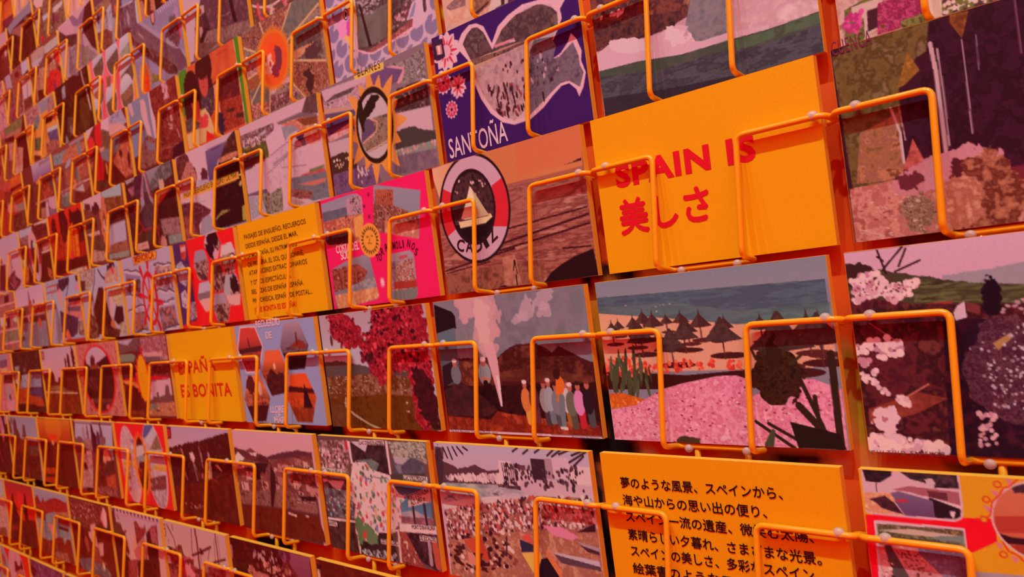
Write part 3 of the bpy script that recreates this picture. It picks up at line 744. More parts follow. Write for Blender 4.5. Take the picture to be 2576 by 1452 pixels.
@picture(-1, 3, 'BLANES postcard with a yellow rayed sun around oval bay')
def art(c):
    c.bg((142,128,143))
    c.p((210,192,212), (-0.001,0.015), (0.482,0.053), (0.494,0.132), (0.341,0.104), (0.027,0.138))
    c.n([(203,184,200), (171,139,155), (219,206,223), (108,84,97)], 3.4, 4, [(0.001,0.129), (0.126,0.097), (0.474,0.103), (0.481,0.221), (0.372,0.309), (-0.001,0.230)])
    c.n([(91,84,80), (112,100,97)], 4, 6, [(-0.000,0.140), (0.126,0.097), (0.353,0.108), (0.298,0.141), (0.054,0.137)])
    c.p((102,88,125), (-0.008,0.233), (0.177,0.271), (0.349,0.300), (0.333,0.402), (0.002,0.298))
    c.p((203,173,155), (-0.007,0.182), (0.328,0.271), (0.336,0.301), (-0.001,0.230))
    c.p((118,95,149), (0.499,0.081), (0.579,0.030), (0.823,0.111), (0.786,0.217), (0.550,0.227), (0.498,0.186))
    c.n([(112,88,142), (123,100,150)], 6, 3, [(0.498,0.102), (0.798,0.131), (0.766,0.209), (0.596,0.224), (0.499,0.176)])
    c.p((219,173,183), (0.643,0.057), (0.855,0.105), (0.810,0.126), (0.809,0.206), (0.750,0.243), (0.731,0.225), (0.797,0.141))
    c.n([(124,123,120), (171,173,177), (91,86,86), (203,206,212)], 3, 5, [(0.667,0.046), (0.838,0.078), (0.984,0.042), (0.981,0.285), (0.771,0.251), (0.820,0.130)])
    c.n([(93,78,80), (69,50,52), (162,145,149)], 4, 8, [(0.724,0.274), (0.976,0.283), (0.987,0.503), (0.696,0.472), (0.673,0.398)])
    c.p((211,198,212), (0.675,0.465), (0.986,0.512), (0.980,0.706), (0.833,0.647), (0.673,0.634))
    c.hill((75,75,75), [(0.651,0.631), (0.720,0.609), (0.826,0.624), (0.902,0.680), (1.017,0.723)], .8, 4, to=.78)
    c.p((142,162,155), (0.621,0.761), (0.989,0.787), (0.982,0.991), (0.605,0.954))
    c.n([(146,131,149), (114,103,129)], 5, 3, [(0.614,0.811), (0.985,0.854), (0.980,1.000), (0.581,0.968)])
    c.dots([(211,162,155), (203,195,206)], 22, .8, 1.6, [(0.632,0.765), (0.989,0.787), (0.989,0.826), (0.626,0.804)], 5)
    c.p((93,74,135), (0.002,0.298), (0.328,0.357), (0.324,0.464), (0.018,0.451))
    c.n([(227,206,212), (219,178,177), (203,151,143)], 3, 6, [(0.005,0.446), (0.247,0.394), (0.235,0.478), (0.024,0.498)])
    c.p((203,195,206), (-0.003,0.500), (0.228,0.519), (0.246,0.656), (0.015,0.641))
    c.hill((75,56,46), [(-0.027,0.651), (0.083,0.628), (0.173,0.634), (0.270,0.740), (0.268,0.837)], 1, 3, to=.9)
    c.dots([(219,195,166), (235,229,212)], 14, .8, 1.5, [(-0.001,0.659), (0.205,0.676), (0.187,0.792), (0.013,0.742)], 5)
    c.n([(106,84,132), (129,103,149), (93,68,115)], 4, 3, [(0.004,0.796), (0.273,0.806), (0.467,0.798), (0.478,1.045), (0.014,0.991)])
    c.dots([(227,229,235)], 12, .6, 1.3, [(0.247,0.809), (0.462,0.829), (0.442,0.971), (0.242,0.928)], 7, 2)
    c.sun((233,173,86), (0.487,0.498), 31, 52, 15, .3, .84, .6)
    c.e((233,173,86), (0.487,0.498), 29, 34)
    c.e((45,33,26), (0.482,0.496), 26, 33)
    c.clipe((0.481,0.501), 23, 28)
    c.bg((203,206,212))
    c.p((102,88,125), (0.368,0.415), (0.450,0.427), (0.514,0.476), (0.477,0.569), (0.338,0.620))
    c.n([(124,109,97), (162,151,132), (91,78,69)], 3, 3, [(0.474,0.430), (0.611,0.437), (0.588,0.678), (0.385,0.710), (0.338,0.620), (0.475,0.579)])
    c.s((219,173,155), 1.6, (0.450,0.432), (0.514,0.476), (0.491,0.552), (0.351,0.613))
    c.s((219,195,177), 1.2, (0.386,0.699), (0.579,0.665))
    c.clip()
    c.b((45,33,26), (0.464,0.332), 14, 6, 3, 4, -30)
    c.b((45,33,26), (0.374,0.374), 4, 12, 3, 6)
    c.p((235,223,109), (0.348,0.020), (0.639,0.009), (0.633,0.068), (0.355,0.055))
    return [((91,78,29), .0, 1.25, [('BLANES', (0.388,0.034), (0.606,0.043), 6.4)])]

@picture(-2, 3, 'postcard of a pink-lipped yellow fish on blue scales')
def art(c):
    c.bg((210,195,223))
    for i_ in range(9):
        for j_ in range(7):
            c.e((143,137,184), (i_ * .13 + (j_ % 2) * .065 - .02, j_ * .165 + .02), 8.6, 8.2, 0)
    for i_ in range(9):
        for j_ in range(7):
            c.p((210,195,223), (i_ * .13 + (j_ % 2) * .065 + .01, j_ * .165 - .09), (i_ * .13 + (j_ % 2) * .065 + .05, j_ * .165 - .02), (i_ * .13 + (j_ % 2) * .065 - .02, j_ * .165 + .0))
    c.p((235,195,218), (0.820,0.598), (0.748,0.720), (0.813,0.722), (0.803,0.814), (0.639,0.822), (0.504,0.846), (0.385,0.843), (0.294,0.787), (0.236,0.739), (0.189,0.686), (0.114,0.540), (0.118,0.474), (0.149,0.399), (0.215,0.308), (0.329,0.223), (0.650,0.232), (0.792,0.410))
    c.p((107,84,89), (0.310,0.268), (0.644,0.271), (0.788,0.434), (0.815,0.596), (0.749,0.712), (0.807,0.729), (0.793,0.789), (0.641,0.812), (0.505,0.836), (0.386,0.832), (0.251,0.741), (0.290,0.587))
    c.n([(91,76,81), (117,100,106), (69,57,59), (142,127,128)], 8, 4, [(0.310,0.268), (0.644,0.271), (0.788,0.434), (0.815,0.596), (0.749,0.712), (0.642,0.802), (0.506,0.826), (0.251,0.741), (0.290,0.587)])
    c.n([(111,108,106), (124,124,120)], 9, 6, [(0.308,0.486), (0.600,0.499), (0.562,0.766), (0.394,0.781), (0.258,0.738)])
    c.dots([(170,163,173), (142,119,128), (186,179,195)], 60, 1, 2.4, [(0.314,0.325), (0.568,0.399), (0.492,0.520), (0.329,0.474)], 3, .5)
    c.p((59,32,39), (0.332,0.367), (0.354,0.388), (0.411,0.789), (0.381,0.781))
    c.n([(178,114,112), (142,86,89), (202,141,139)], 4, 5, [(0.340,0.812), (0.571,0.781), (0.807,0.729), (0.793,0.789), (0.641,0.812), (0.505,0.836), (0.397,0.842)])
    c.dots([(219,190,206), (194,146,162), (124,70,84)], 36, .8, 2, [(0.615,0.675), (0.816,0.545), (0.796,0.689), (0.633,0.746)], 6)
    c.p((219,201,229), (0.819,0.603), (0.929,0.572), (0.954,0.695), (0.920,0.793), (0.821,0.823), (0.802,0.804), (0.816,0.723), (0.748,0.720))
    c.p((146,156,199), (0.772,0.708), (0.841,0.599), (0.848,0.623), (0.815,0.708))
    c.p((243,214,117), (0.215,0.308), (0.295,0.282), (0.302,0.483), (0.288,0.598), (0.239,0.735), (0.191,0.675), (0.132,0.548), (0.157,0.386))
    c.e((235,214,229), (0.262,0.629), 3, 20, 3)
    c.e((219,92,198), (0.210,0.506), 7, 10); c.e((241,171,229), (0.142,0.485), 7.5, 6); c.e((241,171,229), (0.143,0.542), 6.5, 5)
    c.e((228,222,227), (0.196,0.399), 5, 6.5); c.e((61,54,72), (0.196,0.399), 4.2, 5.5); c.e((235,247,247), (0.196,0.399), 3, 4); c.e((45,27,39), (0.196,0.399), 1.8, 2.6)
    c.s((235,201,223), 1.6, (0.236,0.739), (0.328,0.812), (0.413,0.852), (0.516,0.841), (0.645,0.822), (0.733,0.833), (0.791,0.804))
    c.s((91,65,84), 4, (0.920,0.598), (0.916,0.706))

@picture(-2, 2, 'postcard of a rounded pink boulder on a beach')
def art(c):
    c.bg((106,87,90))
    c.n([(168,139,134), (138,109,106), (196,171,162)], 8, 3, [(0.021,0.656), (0.363,0.680), (0.339,0.868), (0.357,0.952), (0.230,0.957), (-0.003,0.952)])
    c.b((221,191,174), (0.115,0.860), 42, 42, 3, 4)
    c.n([(222,191,165), (216,174,151), (230,212,196)], 9, 5, [(0.026,0.775), (0.177,0.818), (0.209,0.926), (0.044,0.921)], .8)
    c.n([(176,150,151), (140,114,118), (200,185,185)], 4, 6, [(0.021,0.772), (0.105,0.740), (0.185,0.760), (0.176,0.828), (0.059,0.812)])
    c.n([(184,158,140), (142,109,95), (168,136,118)], 5, 8, [(0.231,0.789), (0.369,0.858), (0.354,0.905), (0.251,0.946), (0.225,0.914)])
    c.p((90,54,62), (0.224,0.923), (0.263,0.932), (0.351,0.889), (0.338,0.878))
    c.p((216,215,213), (0.366,0.882), (0.431,0.894), (0.429,0.948), (0.338,0.958))
    c.p((74,38,50), (0.437,0.902), (0.457,0.912), (0.447,0.952), (0.433,0.955))
    c.p((200,193,207), (0.458,0.898), (0.489,0.914), (0.475,0.956), (0.454,0.955))
    c.n([(200,169,162), (216,201,196), (160,125,118)], 3, 9, [(0.001,0.922), (0.040,0.913), (0.086,0.961), (0.022,0.968)])
    c.p((90,54,84), (0.479,0.918), (0.609,0.926), (0.558,0.978), (0.478,0.967))

@picture(0, 3, 'hot pink TORREMOLINOS postcard with four photos and sun face')
def art(c):
    c.bg((247,42,124))
    ph = [(0.010,0.037), (0.301,0.022), (0.384,0.032), (0.426,0.074), (0.413,0.280), (0.358,0.448), (0.061,0.429), (0.001,0.390)]
    c.p((199,171,188), *ph); c.clip(*ph)
    c.gr((149,170,197), (168,180,201), 0, .2)
    c.n([(100,114,136), (114,130,152)], 5, 3, [(0.005,0.113), (0.273,0.121), (0.258,0.225), (0.003,0.213)])
    c.p((199,171,188), (0.271,0.057), (0.384,0.032), (0.437,0.077), (0.414,0.228), (0.265,0.173))
    c.n([(77,59,67), (207,194,212), (127,95,97)], 2.4, 5, [(0.310,0.045), (0.406,0.048), (0.405,0.216), (0.303,0.171)])
    c.n([(207,124,97), (174,95,79), (232,171,140), (127,71,61)], 4, 6, [(0.004,0.202), (0.274,0.197), (0.416,0.218), (0.380,0.463), (0.049,0.421)])
    c.n([(62,36,43), (93,54,55)], 3, 4, [(-0.002,0.323), (0.257,0.310), (0.238,0.435), (0.023,0.416)])
    c.p((247,218,103), (0.317,0.238), (0.417,0.208), (0.400,0.404), (0.317,0.398), a=.7)
    c.clip()
    ph = [(0.551,-0.002), (0.945,0.148), (0.883,0.525), (0.491,0.381)]
    c.p((151,168,188), *ph); c.clip(*ph)
    c.gr((155,175,197), (146,165,188), .1, .3)
    c.n([(162,83,67), (199,124,97), (127,59,49)], 3, 3, [(0.558,0.041), (0.719,0.082), (0.699,0.223), (0.540,0.164)])
    for i_ in range(9): c.s((110,54,43), .5, (0.533 + i_ * .0185, .1), (.545 + i_ * .0185, .3))
    c.n([(174,106,94), (110,65,61), (207,162,140), (77,42,43)], 3, 5, [(0.525,0.151), (0.711,0.216), (0.904,0.340), (0.876,0.539), (0.488,0.401)])
    c.n([(224,171,140), (199,139,115), (240,218,188)], 4, 7, [(0.608,0.323), (0.895,0.406), (0.876,0.539), (0.592,0.432)])
    c.clip()
    ph = [(0.255,0.567), (0.423,0.565), (0.469,0.927), (0.448,0.956), (0.049,1.007), (0.026,0.949), (0.028,0.639)]
    c.p((151,159,188), *ph); c.clip(*ph)
    c.gr((168,175,197), (130,145,167), .5, .8)
    c.n([(145,71,55), (182,112,94), (110,48,43), (207,153,127)], 4, 3, [(0.028,0.639), (0.183,0.631), (0.307,0.630), (0.391,0.707), (0.330,0.793), (0.179,0.825), (0.009,0.847)])
    c.n([(130,145,158), (172,190,197)], 3, 5, [(0.180,0.815), (0.332,0.782), (0.477,0.752), (0.474,0.855), (0.184,0.869)])
    c.n([(224,183,127), (207,153,109), (240,212,158)], 4, 6, [(0.031,0.872), (0.463,0.853), (0.472,0.948), (0.049,1.007)])
    c.clip()
    ph = [(0.618,0.600), (0.795,0.602), (0.822,0.636), (0.813,0.961), (0.782,1.001), (0.580,0.982)]
    c.p((172,175,188), *ph); c.clip(*ph)
    c.gr((181,190,207), (164,165,182), .5, .8)
    c.n([(207,159,146), (145,89,85), (224,218,212), (93,54,55)], 2.6, 4, [(0.667,0.679), (0.808,0.664), (0.806,0.901), (0.576,0.930)])
    c.n([(110,83,91), (174,159,164)], 1.6, 6, [(0.615,0.661), (0.658,0.668), (0.646,0.828), (0.590,0.830)])
    c.p((174,71,61), (0.623,0.835), (0.814,0.842), (0.816,0.902), (0.614,0.895))
    c.p((127,147,146), (0.590,0.912), (0.816,0.902), (0.801,1.009), (0.580,0.982))
    c.s((199,101,115), 3, (0.699,0.645), (0.758,0.640))
    c.clip()
    c.e((247,192,79), (0.449,0.450), 14.5, 14.5); c.sun((93,59,31), (0.449,0.450), 8.5, 13, 22); c.e((247,192,79), (0.449,0.450), 9, 9)
    c.s((93,59,31), .8, (0.422,0.418), (0.440,0.417)); c.s((93,59,31), .8, (0.463,0.416), (0.480,0.418)); c.s((93,59,31), .8, (0.431,0.473), (0.460,0.476)); c.s((93,59,31), .6, (0.451,0.435), (0.445,0.460))
    for q in ((0.491,0.070), (0.437,0.155), (0.472,0.252)): c.sun((110,30,79), q, .6, 2.2, 6)
    for q in ((0.515,0.809), (0.516,0.835)): c.sun((247,241,247), q, 1, 3.4, 8)
    return [((247,247,247), .02, .95, [('COSTA DEL', (0.104,0.503), (0.340,0.506), 7), ('SOL', (0.145,0.568), (0.231,0.565), 7)]),
     ((77,24,43), .02, 1.0, [('TO', (0.488,0.641), (0.540,0.636), 6), ('R', (0.541,0.597), (0.569,0.589), 6), ('R', (0.583,0.571), (0.611,0.568), 6), ('E', (0.617,0.566), (0.641,0.566), 6), ('M', (0.650,0.567), (0.674,0.568), 6), ('O', (0.680,0.569), (0.704,0.567), 6), ('L', (0.711,0.567), (0.732,0.567), 6), ('I', (0.741,0.568), (0.751,0.568), 6), ('N', (0.775,0.565), (0.798,0.579), 6), ('O', (0.806,0.586), (0.826,0.608), 6), ('S', (0.828,0.638), (0.846,0.656), 6)])]

@picture(1, 2, 'postcard of steam rising from volcano beside a tourist group')
def art(c):
    c.bg((94,38,45))
    c.gr((126,147,163), (139,154,171), 0, .5)
    c.n([(126,147,163), (139,154,171), (121,139,153)], 14, 3, [(0.012,0.003), (0.999,0.009), (0.994,0.530), (-0.025,0.494)])
    for q, a1, b1 in (((0.635,0.134), 9, 7), ((0.772,0.051), 13, 6), ((0.600,0.172), 9, 4), ((0.755,0.130), 6, 4)): c.b((200,201,219), q, a1, b1, 4, 4, -20, .75)
    for q, a1, b1 in (((0.325,0.030), 20, 16), ((0.363,0.131), 15, 14), ((0.358,0.236), 12, 15), ((0.377,0.351), 8, 14), ((0.241,0.074), 10, 9)): c.b((217,195,204), q, a1, b1, 5, 7, 0, .8)
    c.b((229,217,216), (0.346,0.200), 8, 16, 4, 9, 0, .8)
    c.hill((77,35,39), [(-0.075,0.435), (0.020,0.439), (0.289,0.443), (0.424,0.440), (0.477,0.400), (0.546,0.362), (0.676,0.362), (0.738,0.398), (0.771,0.429), (0.812,0.386), (0.903,0.448), (0.984,0.502), (1.030,0.504)], .5, 3)
    c.n([(96,50,45), (70,32,31), (121,71,58)], 8, 5, [(0.432,0.441), (0.560,0.371), (0.675,0.370), (0.771,0.433), (0.983,0.514), (1.001,0.655), (0.415,0.579)])
    c.n([(127,74,51), (94,47,39), (146,95,64)], 7, 6, [(0.128,0.463), (0.422,0.458), (0.431,0.648), (0.113,0.645)])
    c.n([(127,86,64), (96,50,42)], 5, 4, [(0.426,0.553), (0.604,0.525), (0.988,0.592), (0.989,0.639), (0.435,0.614)], .7, 4)
    c.n([(48,22,30), (61,28,33), (36,18,22)], 7, 7, [(-0.007,0.643), (0.398,0.648), (1.003,0.632), (1.001,0.888), (0.003,0.923)])
    c.n([(163,62,39), (129,44,33), (183,86,54)], 6, 8, [(0.009,0.876), (0.318,0.894), (0.375,0.831), (0.439,0.847), (0.985,0.912), (0.997,0.982), (0.005,0.979)])
    c.n([(61,38,45), (88,50,51)], 6, 3, [(0.007,0.681), (0.136,0.609), (0.217,0.673), (0.333,0.770), (0.376,0.822), (0.304,0.868), (0.009,0.876)])
    c.p((33,24,33), (0.010,0.021), (0.140,0.090), (0.158,0.128), (0.156,0.214), (0.074,0.249), (-0.001,0.248))
    c.gr((104,144,163), (81,97,111), .2, .6, [(-0.001,0.243), (0.143,0.209), (0.142,0.490), (0.116,0.626), (0.001,0.653)])
    c.p((46,32,45), (0.013,0.495), (0.092,0.461), (0.091,0.608), (0.000,0.662))
    c.p((225,201,213), (0.335,0.348), (0.404,0.335), (0.420,0.475), (0.413,0.796), (0.400,0.796), (0.382,0.648))
    c.p((237,247,247), (0.394,0.578), (0.415,0.579), (0.413,0.796), (0.403,0.796))
    for q, cc, k_ in (((0.317,0.559), (152,186,199), 1.3), ((0.110,0.562), (117,142,153), 1.1)):
        c.e(cc, q, 5 * k_, 6.5 * k_); c.e((183,119,107), (q[0] - .002, q[1] - .085), 2.2 * k_, 2.6 * k_); c.e((233,247,247), (q[0] - .002, q[1] - .105), 2.4 * k_, 1.4 * k_)
    c.s((44,22,33), 5, (0.317,0.629), (0.321,0.735)); c.s((44,22,33), 4, (0.340,0.647), (0.341,0.770)); c.s((208,153,132), 2, (0.296,0.594), (0.346,0.599))
    pp = [(*(0.573,0.751), (225,153,82), (233,198,82)), (*(0.624,0.742), (94,62,82), (127,74,82)), (*(0.690,0.750), (167,192,199), (81,75,90)), (*(0.720,0.742), (167,207,224), (115,150,168)), (*(0.761,0.766), (132,154,168), (81,104,121)), (*(0.820,0.749), (208,238,244), (167,129,58)), (*(0.845,0.773), (111,129,114), (94,98,89)), (*(0.891,0.765), (225,165,232), (200,50,70)), (*(0.943,0.756), (44,32,45), (81,97,106))]
    for k, (u, v, t_, l_) in enumerate(pp):
        c.s(l_, 4.6, (u, v + .02), (u + .008, v + .15)); c.s(l_, 2.0, (u + .02, v + .05), (u + .022, v + .16))
        c.e(t_, (u, v), 4.6, 8.5); c.e((192,129,114), (u, v - .105), 2.0, 2.7)
        c.e(((242,247,247), (61,38,45), (127,74,64))[k % 3], (u, v - .128), 2.3, 1.5)
    c.p((235,138,51), (0.774,0.587), (0.797,0.580), (0.817,0.620), (0.813,0.685), (0.790,0.733), (0.760,0.709)); c.e((61,32,33), (0.779,0.575), 3.2, 3.6); c.s((235,138,51), 3, (0.788,0.685), (0.774,0.750))
    c.s((121,150,163), 5.2, (0.793,0.733), (0.787,0.847)); c.s((121,150,163), 4, (0.788,0.839), (0.789,0.928)); c.s((233,247,247), 2, (0.770,0.937), (0.802,0.940))
    c.p((233,226,247), (0.005,0.980), (0.994,0.984), (0.996,1.009), (0.005,1.003))
    return [((94,80,95), 0, 1.1, [('The Fire Mountains, Lanzarote, Canary Island', (0.014,1.000), (0.354,1.001), 1.9), ('Photo A. Ledezma, New York Studios', (0.826,1.005), (0.982,1.006), 1.9)])]

@picture(1, 3, 'postcard of red bougainvillea hanging over a green valley')
def art(c):
    c.bg((104,63,24))
    c.gr((188,190,203), (194,218,243), 0, .45)
    c.hill((95,94,91), [(-0.084,0.431), (0.139,0.413), (0.271,0.440), (0.520,0.485), (0.773,0.523), (0.971,0.548)], .8, 3)
    c.n([(127,82,46), (106,66,34), (140,107,75), (161,131,110)], 5, 5, [(-0.037,0.554), (0.513,0.536), (0.828,0.573), (0.972,0.680), (1.008,0.990), (-0.010,1.047), (-0.030,0.675)])
    c.dots([(186,193,173), (169,156,135), (211,230,211)], 110, .5, 1.2, [(-0.024,0.554), (0.511,0.546), (0.787,0.572), (0.748,0.708), (0.489,0.698), (-0.011,0.719)], 4, .5)
    c.n([(104,63,24), (114,76,27), (91,51,18)], 8, 6, [(-0.016,0.752), (0.532,0.708), (0.984,0.737), (0.998,0.991), (-0.008,1.036)])
    c.n([(106,66,34), (119,88,59)], 4, 4, [(0.000,0.817), (0.207,0.782), (0.135,1.008), (-0.007,1.025)])
    c.s((203,218,198), 1.6, (0.176,0.740), (0.165,0.815), (0.239,0.888), (0.381,0.967), (0.511,1.013))
    c.s((186,193,173), 1.4, (0.157,0.783), (0.208,0.857), (0.349,0.947), (0.466,1.013))
    c.dots([(211,230,211)], 9, .8, 1.6, [(0.656,0.758), (0.984,0.812), (0.968,0.926), (0.666,0.837)], 8, .5)
    for q, a1, b1, s_ in (((0.726,0.119), 36, 24, 3), ((0.761,0.318), 32, 22, 4), ((0.212,0.103), 18, 14, 5), ((0.306,0.206), 18, 12, 6), ((0.572,0.437), 18, 18, 7), ((0.865,0.449), 16, 20, 8), ((0.545,0.314), 22, 16, 9), ((0.859,0.055), 14, 14, 11), ((0.905,0.527), 10, 16, 12), ((0.871,0.776), 12, 26, 13)):
        c.n([(178,39,59), (131,26,46), (211,63,84), (79,20,34)], 3.2, s_, mask=c.ellm(q, a1, b1, 0, 4.5, s_))
    c.n([(51,23,34), (79,29,40)], 3, 3, mask=c.ellm((0.906,0.737), 12, 26, -10, 4, 3))
    c.dots([(215,63,84), (236,97,110), (98,23,40), (64,20,34)], 130, 1.2, 2.6, [(0.491,0.067), (0.660,-0.026), (0.907,0.002), (0.948,0.064), (0.875,0.162), (0.983,0.454), (0.915,0.527), (0.827,0.583), (0.779,0.484), (0.573,0.578), (0.522,0.475), (0.403,0.347), (0.472,0.198)], 7, .7)
    c.dots([(203,57,84), (112,26,46)], 34, 1.1, 2.4, [(0.082,0.049), (0.381,0.025), (0.369,0.262), (0.209,0.283), (0.076,0.167)], 9, .7)
    c.dots([(129,32,59), (62,32,46)], 22, 1.5, 3, [(0.358,0.334), (0.496,0.342), (0.523,0.465), (0.391,0.429)], 10)
    c.s((62,39,46), .8, (0.485,0.107), (0.530,0.111)); c.s((79,57,59), .8, (0.367,0.200), (0.468,0.300)); c.e((95,63,46), (0.104,0.234), 2, 5)

@picture(1, 4, 'blue RECUERDO postcard with five white-edged hexagon sunset photos')
def art(c):
    c.bg((157,194,247))
    hx = [([(0.076,0.018), (0.283,0.022), (0.358,0.233), (0.263,0.497), (0.086,0.492), (0.003,0.247)], 0), ([(0.644,0.014), (0.833,0.012), (0.919,0.255), (0.838,0.487), (0.639,0.496), (0.558,0.252)], 1), ([(0.368,0.261), (0.561,0.259), (0.647,0.496), (0.569,0.711), (0.383,0.742), (0.282,0.497)], 2),
     ([(0.085,0.499), (0.271,0.504), (0.377,0.745), (0.277,0.994), (0.089,1.007), (0.003,0.761)], 3), ([(0.638,0.500), (0.837,0.493), (0.932,0.730), (0.848,0.986), (0.656,0.987), (0.565,0.757)], 4)]
    pal = [((215,87,74), (114,53,61)), ((137,132,148), (97,53,61)), ((240,129,80), (80,37,35)), ((240,160,106), (80,34,35)), ((240,110,54), (150,65,35))]
    for pts, k in hx:
        c.p((246,229,247), *pts)
        mu = sum(q[0] for q in pts) / 6; mv = sum(q[1] for q in pts) / 6
        inn = [(mu + (u - mu) * .93, mv + (v - mv) * .93) for u, v in pts]
        c.clip(*inn)
        t_, d_ = pal[k]
        c.gr(t_, d_, mv - .12, mv + .12)
        c.n([d_, t_, d_], 4, k + 3, [(mu - .2, mv), (mu + .2, mv), (mu + .2, mv + .3), (mu - .2, mv + .3)], .8)
        if k == 0: c.p((80,40,48), (mu - .2, mv - .0), (mu + .2, mv - .03), (mu + .2, mv + .02), (mu - .2, mv + .05)); c.s((80,34,48), 2, (mu - .01, mv - .1), (mu, mv))
        if k == 1: c.gr((188,184,203), (131,129,152), mv - .25, mv - .02, [(mu - .2, mv - .3), (mu + .2, mv - .3), (mu + .2, mv - .02), (mu - .2, mv + .02)]); c.p((150,59,48), (mu - .05, mv), (mu + .06, mv - .06), (mu + .12, mv - .03), (mu + .12, mv + .04)); c.p((114,53,54), (mu + .03, mv - .13), (mu + .045, mv - .13), (mu + .05, mv), (mu + .025, mv)); c.p((46,24,35), (mu - .2, mv + .07), (mu + .2, mv + .05), (mu + .2, mv + .3), (mu - .2, mv + .3))
        if k == 2: c.n([(63,27,35), (97,40,41)], 3, 4, [(mu - .12, mv + .05), (mu - .05, mv - .04), (mu + .02, mv + .02), (mu + .1, mv), (mu + .12, mv + .3), (mu - .12, mv + .3)]); c.e((247,236,164), (mu, mv - .06), 2, 3)
        if k == 3: c.b((97,40,41), (mu - .05, mv - .15), 9, 8, 4, 3); c.s((80,27,35), 1.6, (mu - .04, mv - .1), (mu - .06, mv + .12)); c.p((80,27,35), (mu - .2, mv + .08), (mu + .2, mv + .06), (mu + .2, mv + .3), (mu - .2, mv + .3)); c.s((247,110,87), 1.5, (mu, mv + .03), (mu + .09, mv + .02)); c.e((247,247,216), (mu + .06, mv - .1), 4, 7, 0, .8)
        if k == 4: c.p((80,27,35), (mu - .2, mv - .12), (mu + .2, mv - .08), (mu + .2, mv - .04), (mu - .2, mv - .06)); c.p((46,21,35), (mu + .05, mv - .14), (mu + .12, mv + .1), (mu + .01, mv + .12)); c.n([(131,53,35), (172,84,48)], 4, 6, [(mu - .2, mv + .08), (mu + .2, mv + .1), (mu + .2, mv + .3), (mu - .2, mv + .3)])
    c.clip()
    return [((241,235,247), .02, .95, [('RECUERDO', (0.301,0.041), (0.612,0.039), 6.5), ('DE', (0.412,0.159), (0.488,0.159), 6.5), ('LLORET', (0.348,0.893), (0.565,0.885), 6.5), ('DE', (0.409,0.945), (0.475,0.943), 6), ('MAR', (0.380,0.994), (0.522,0.990), 6)])]

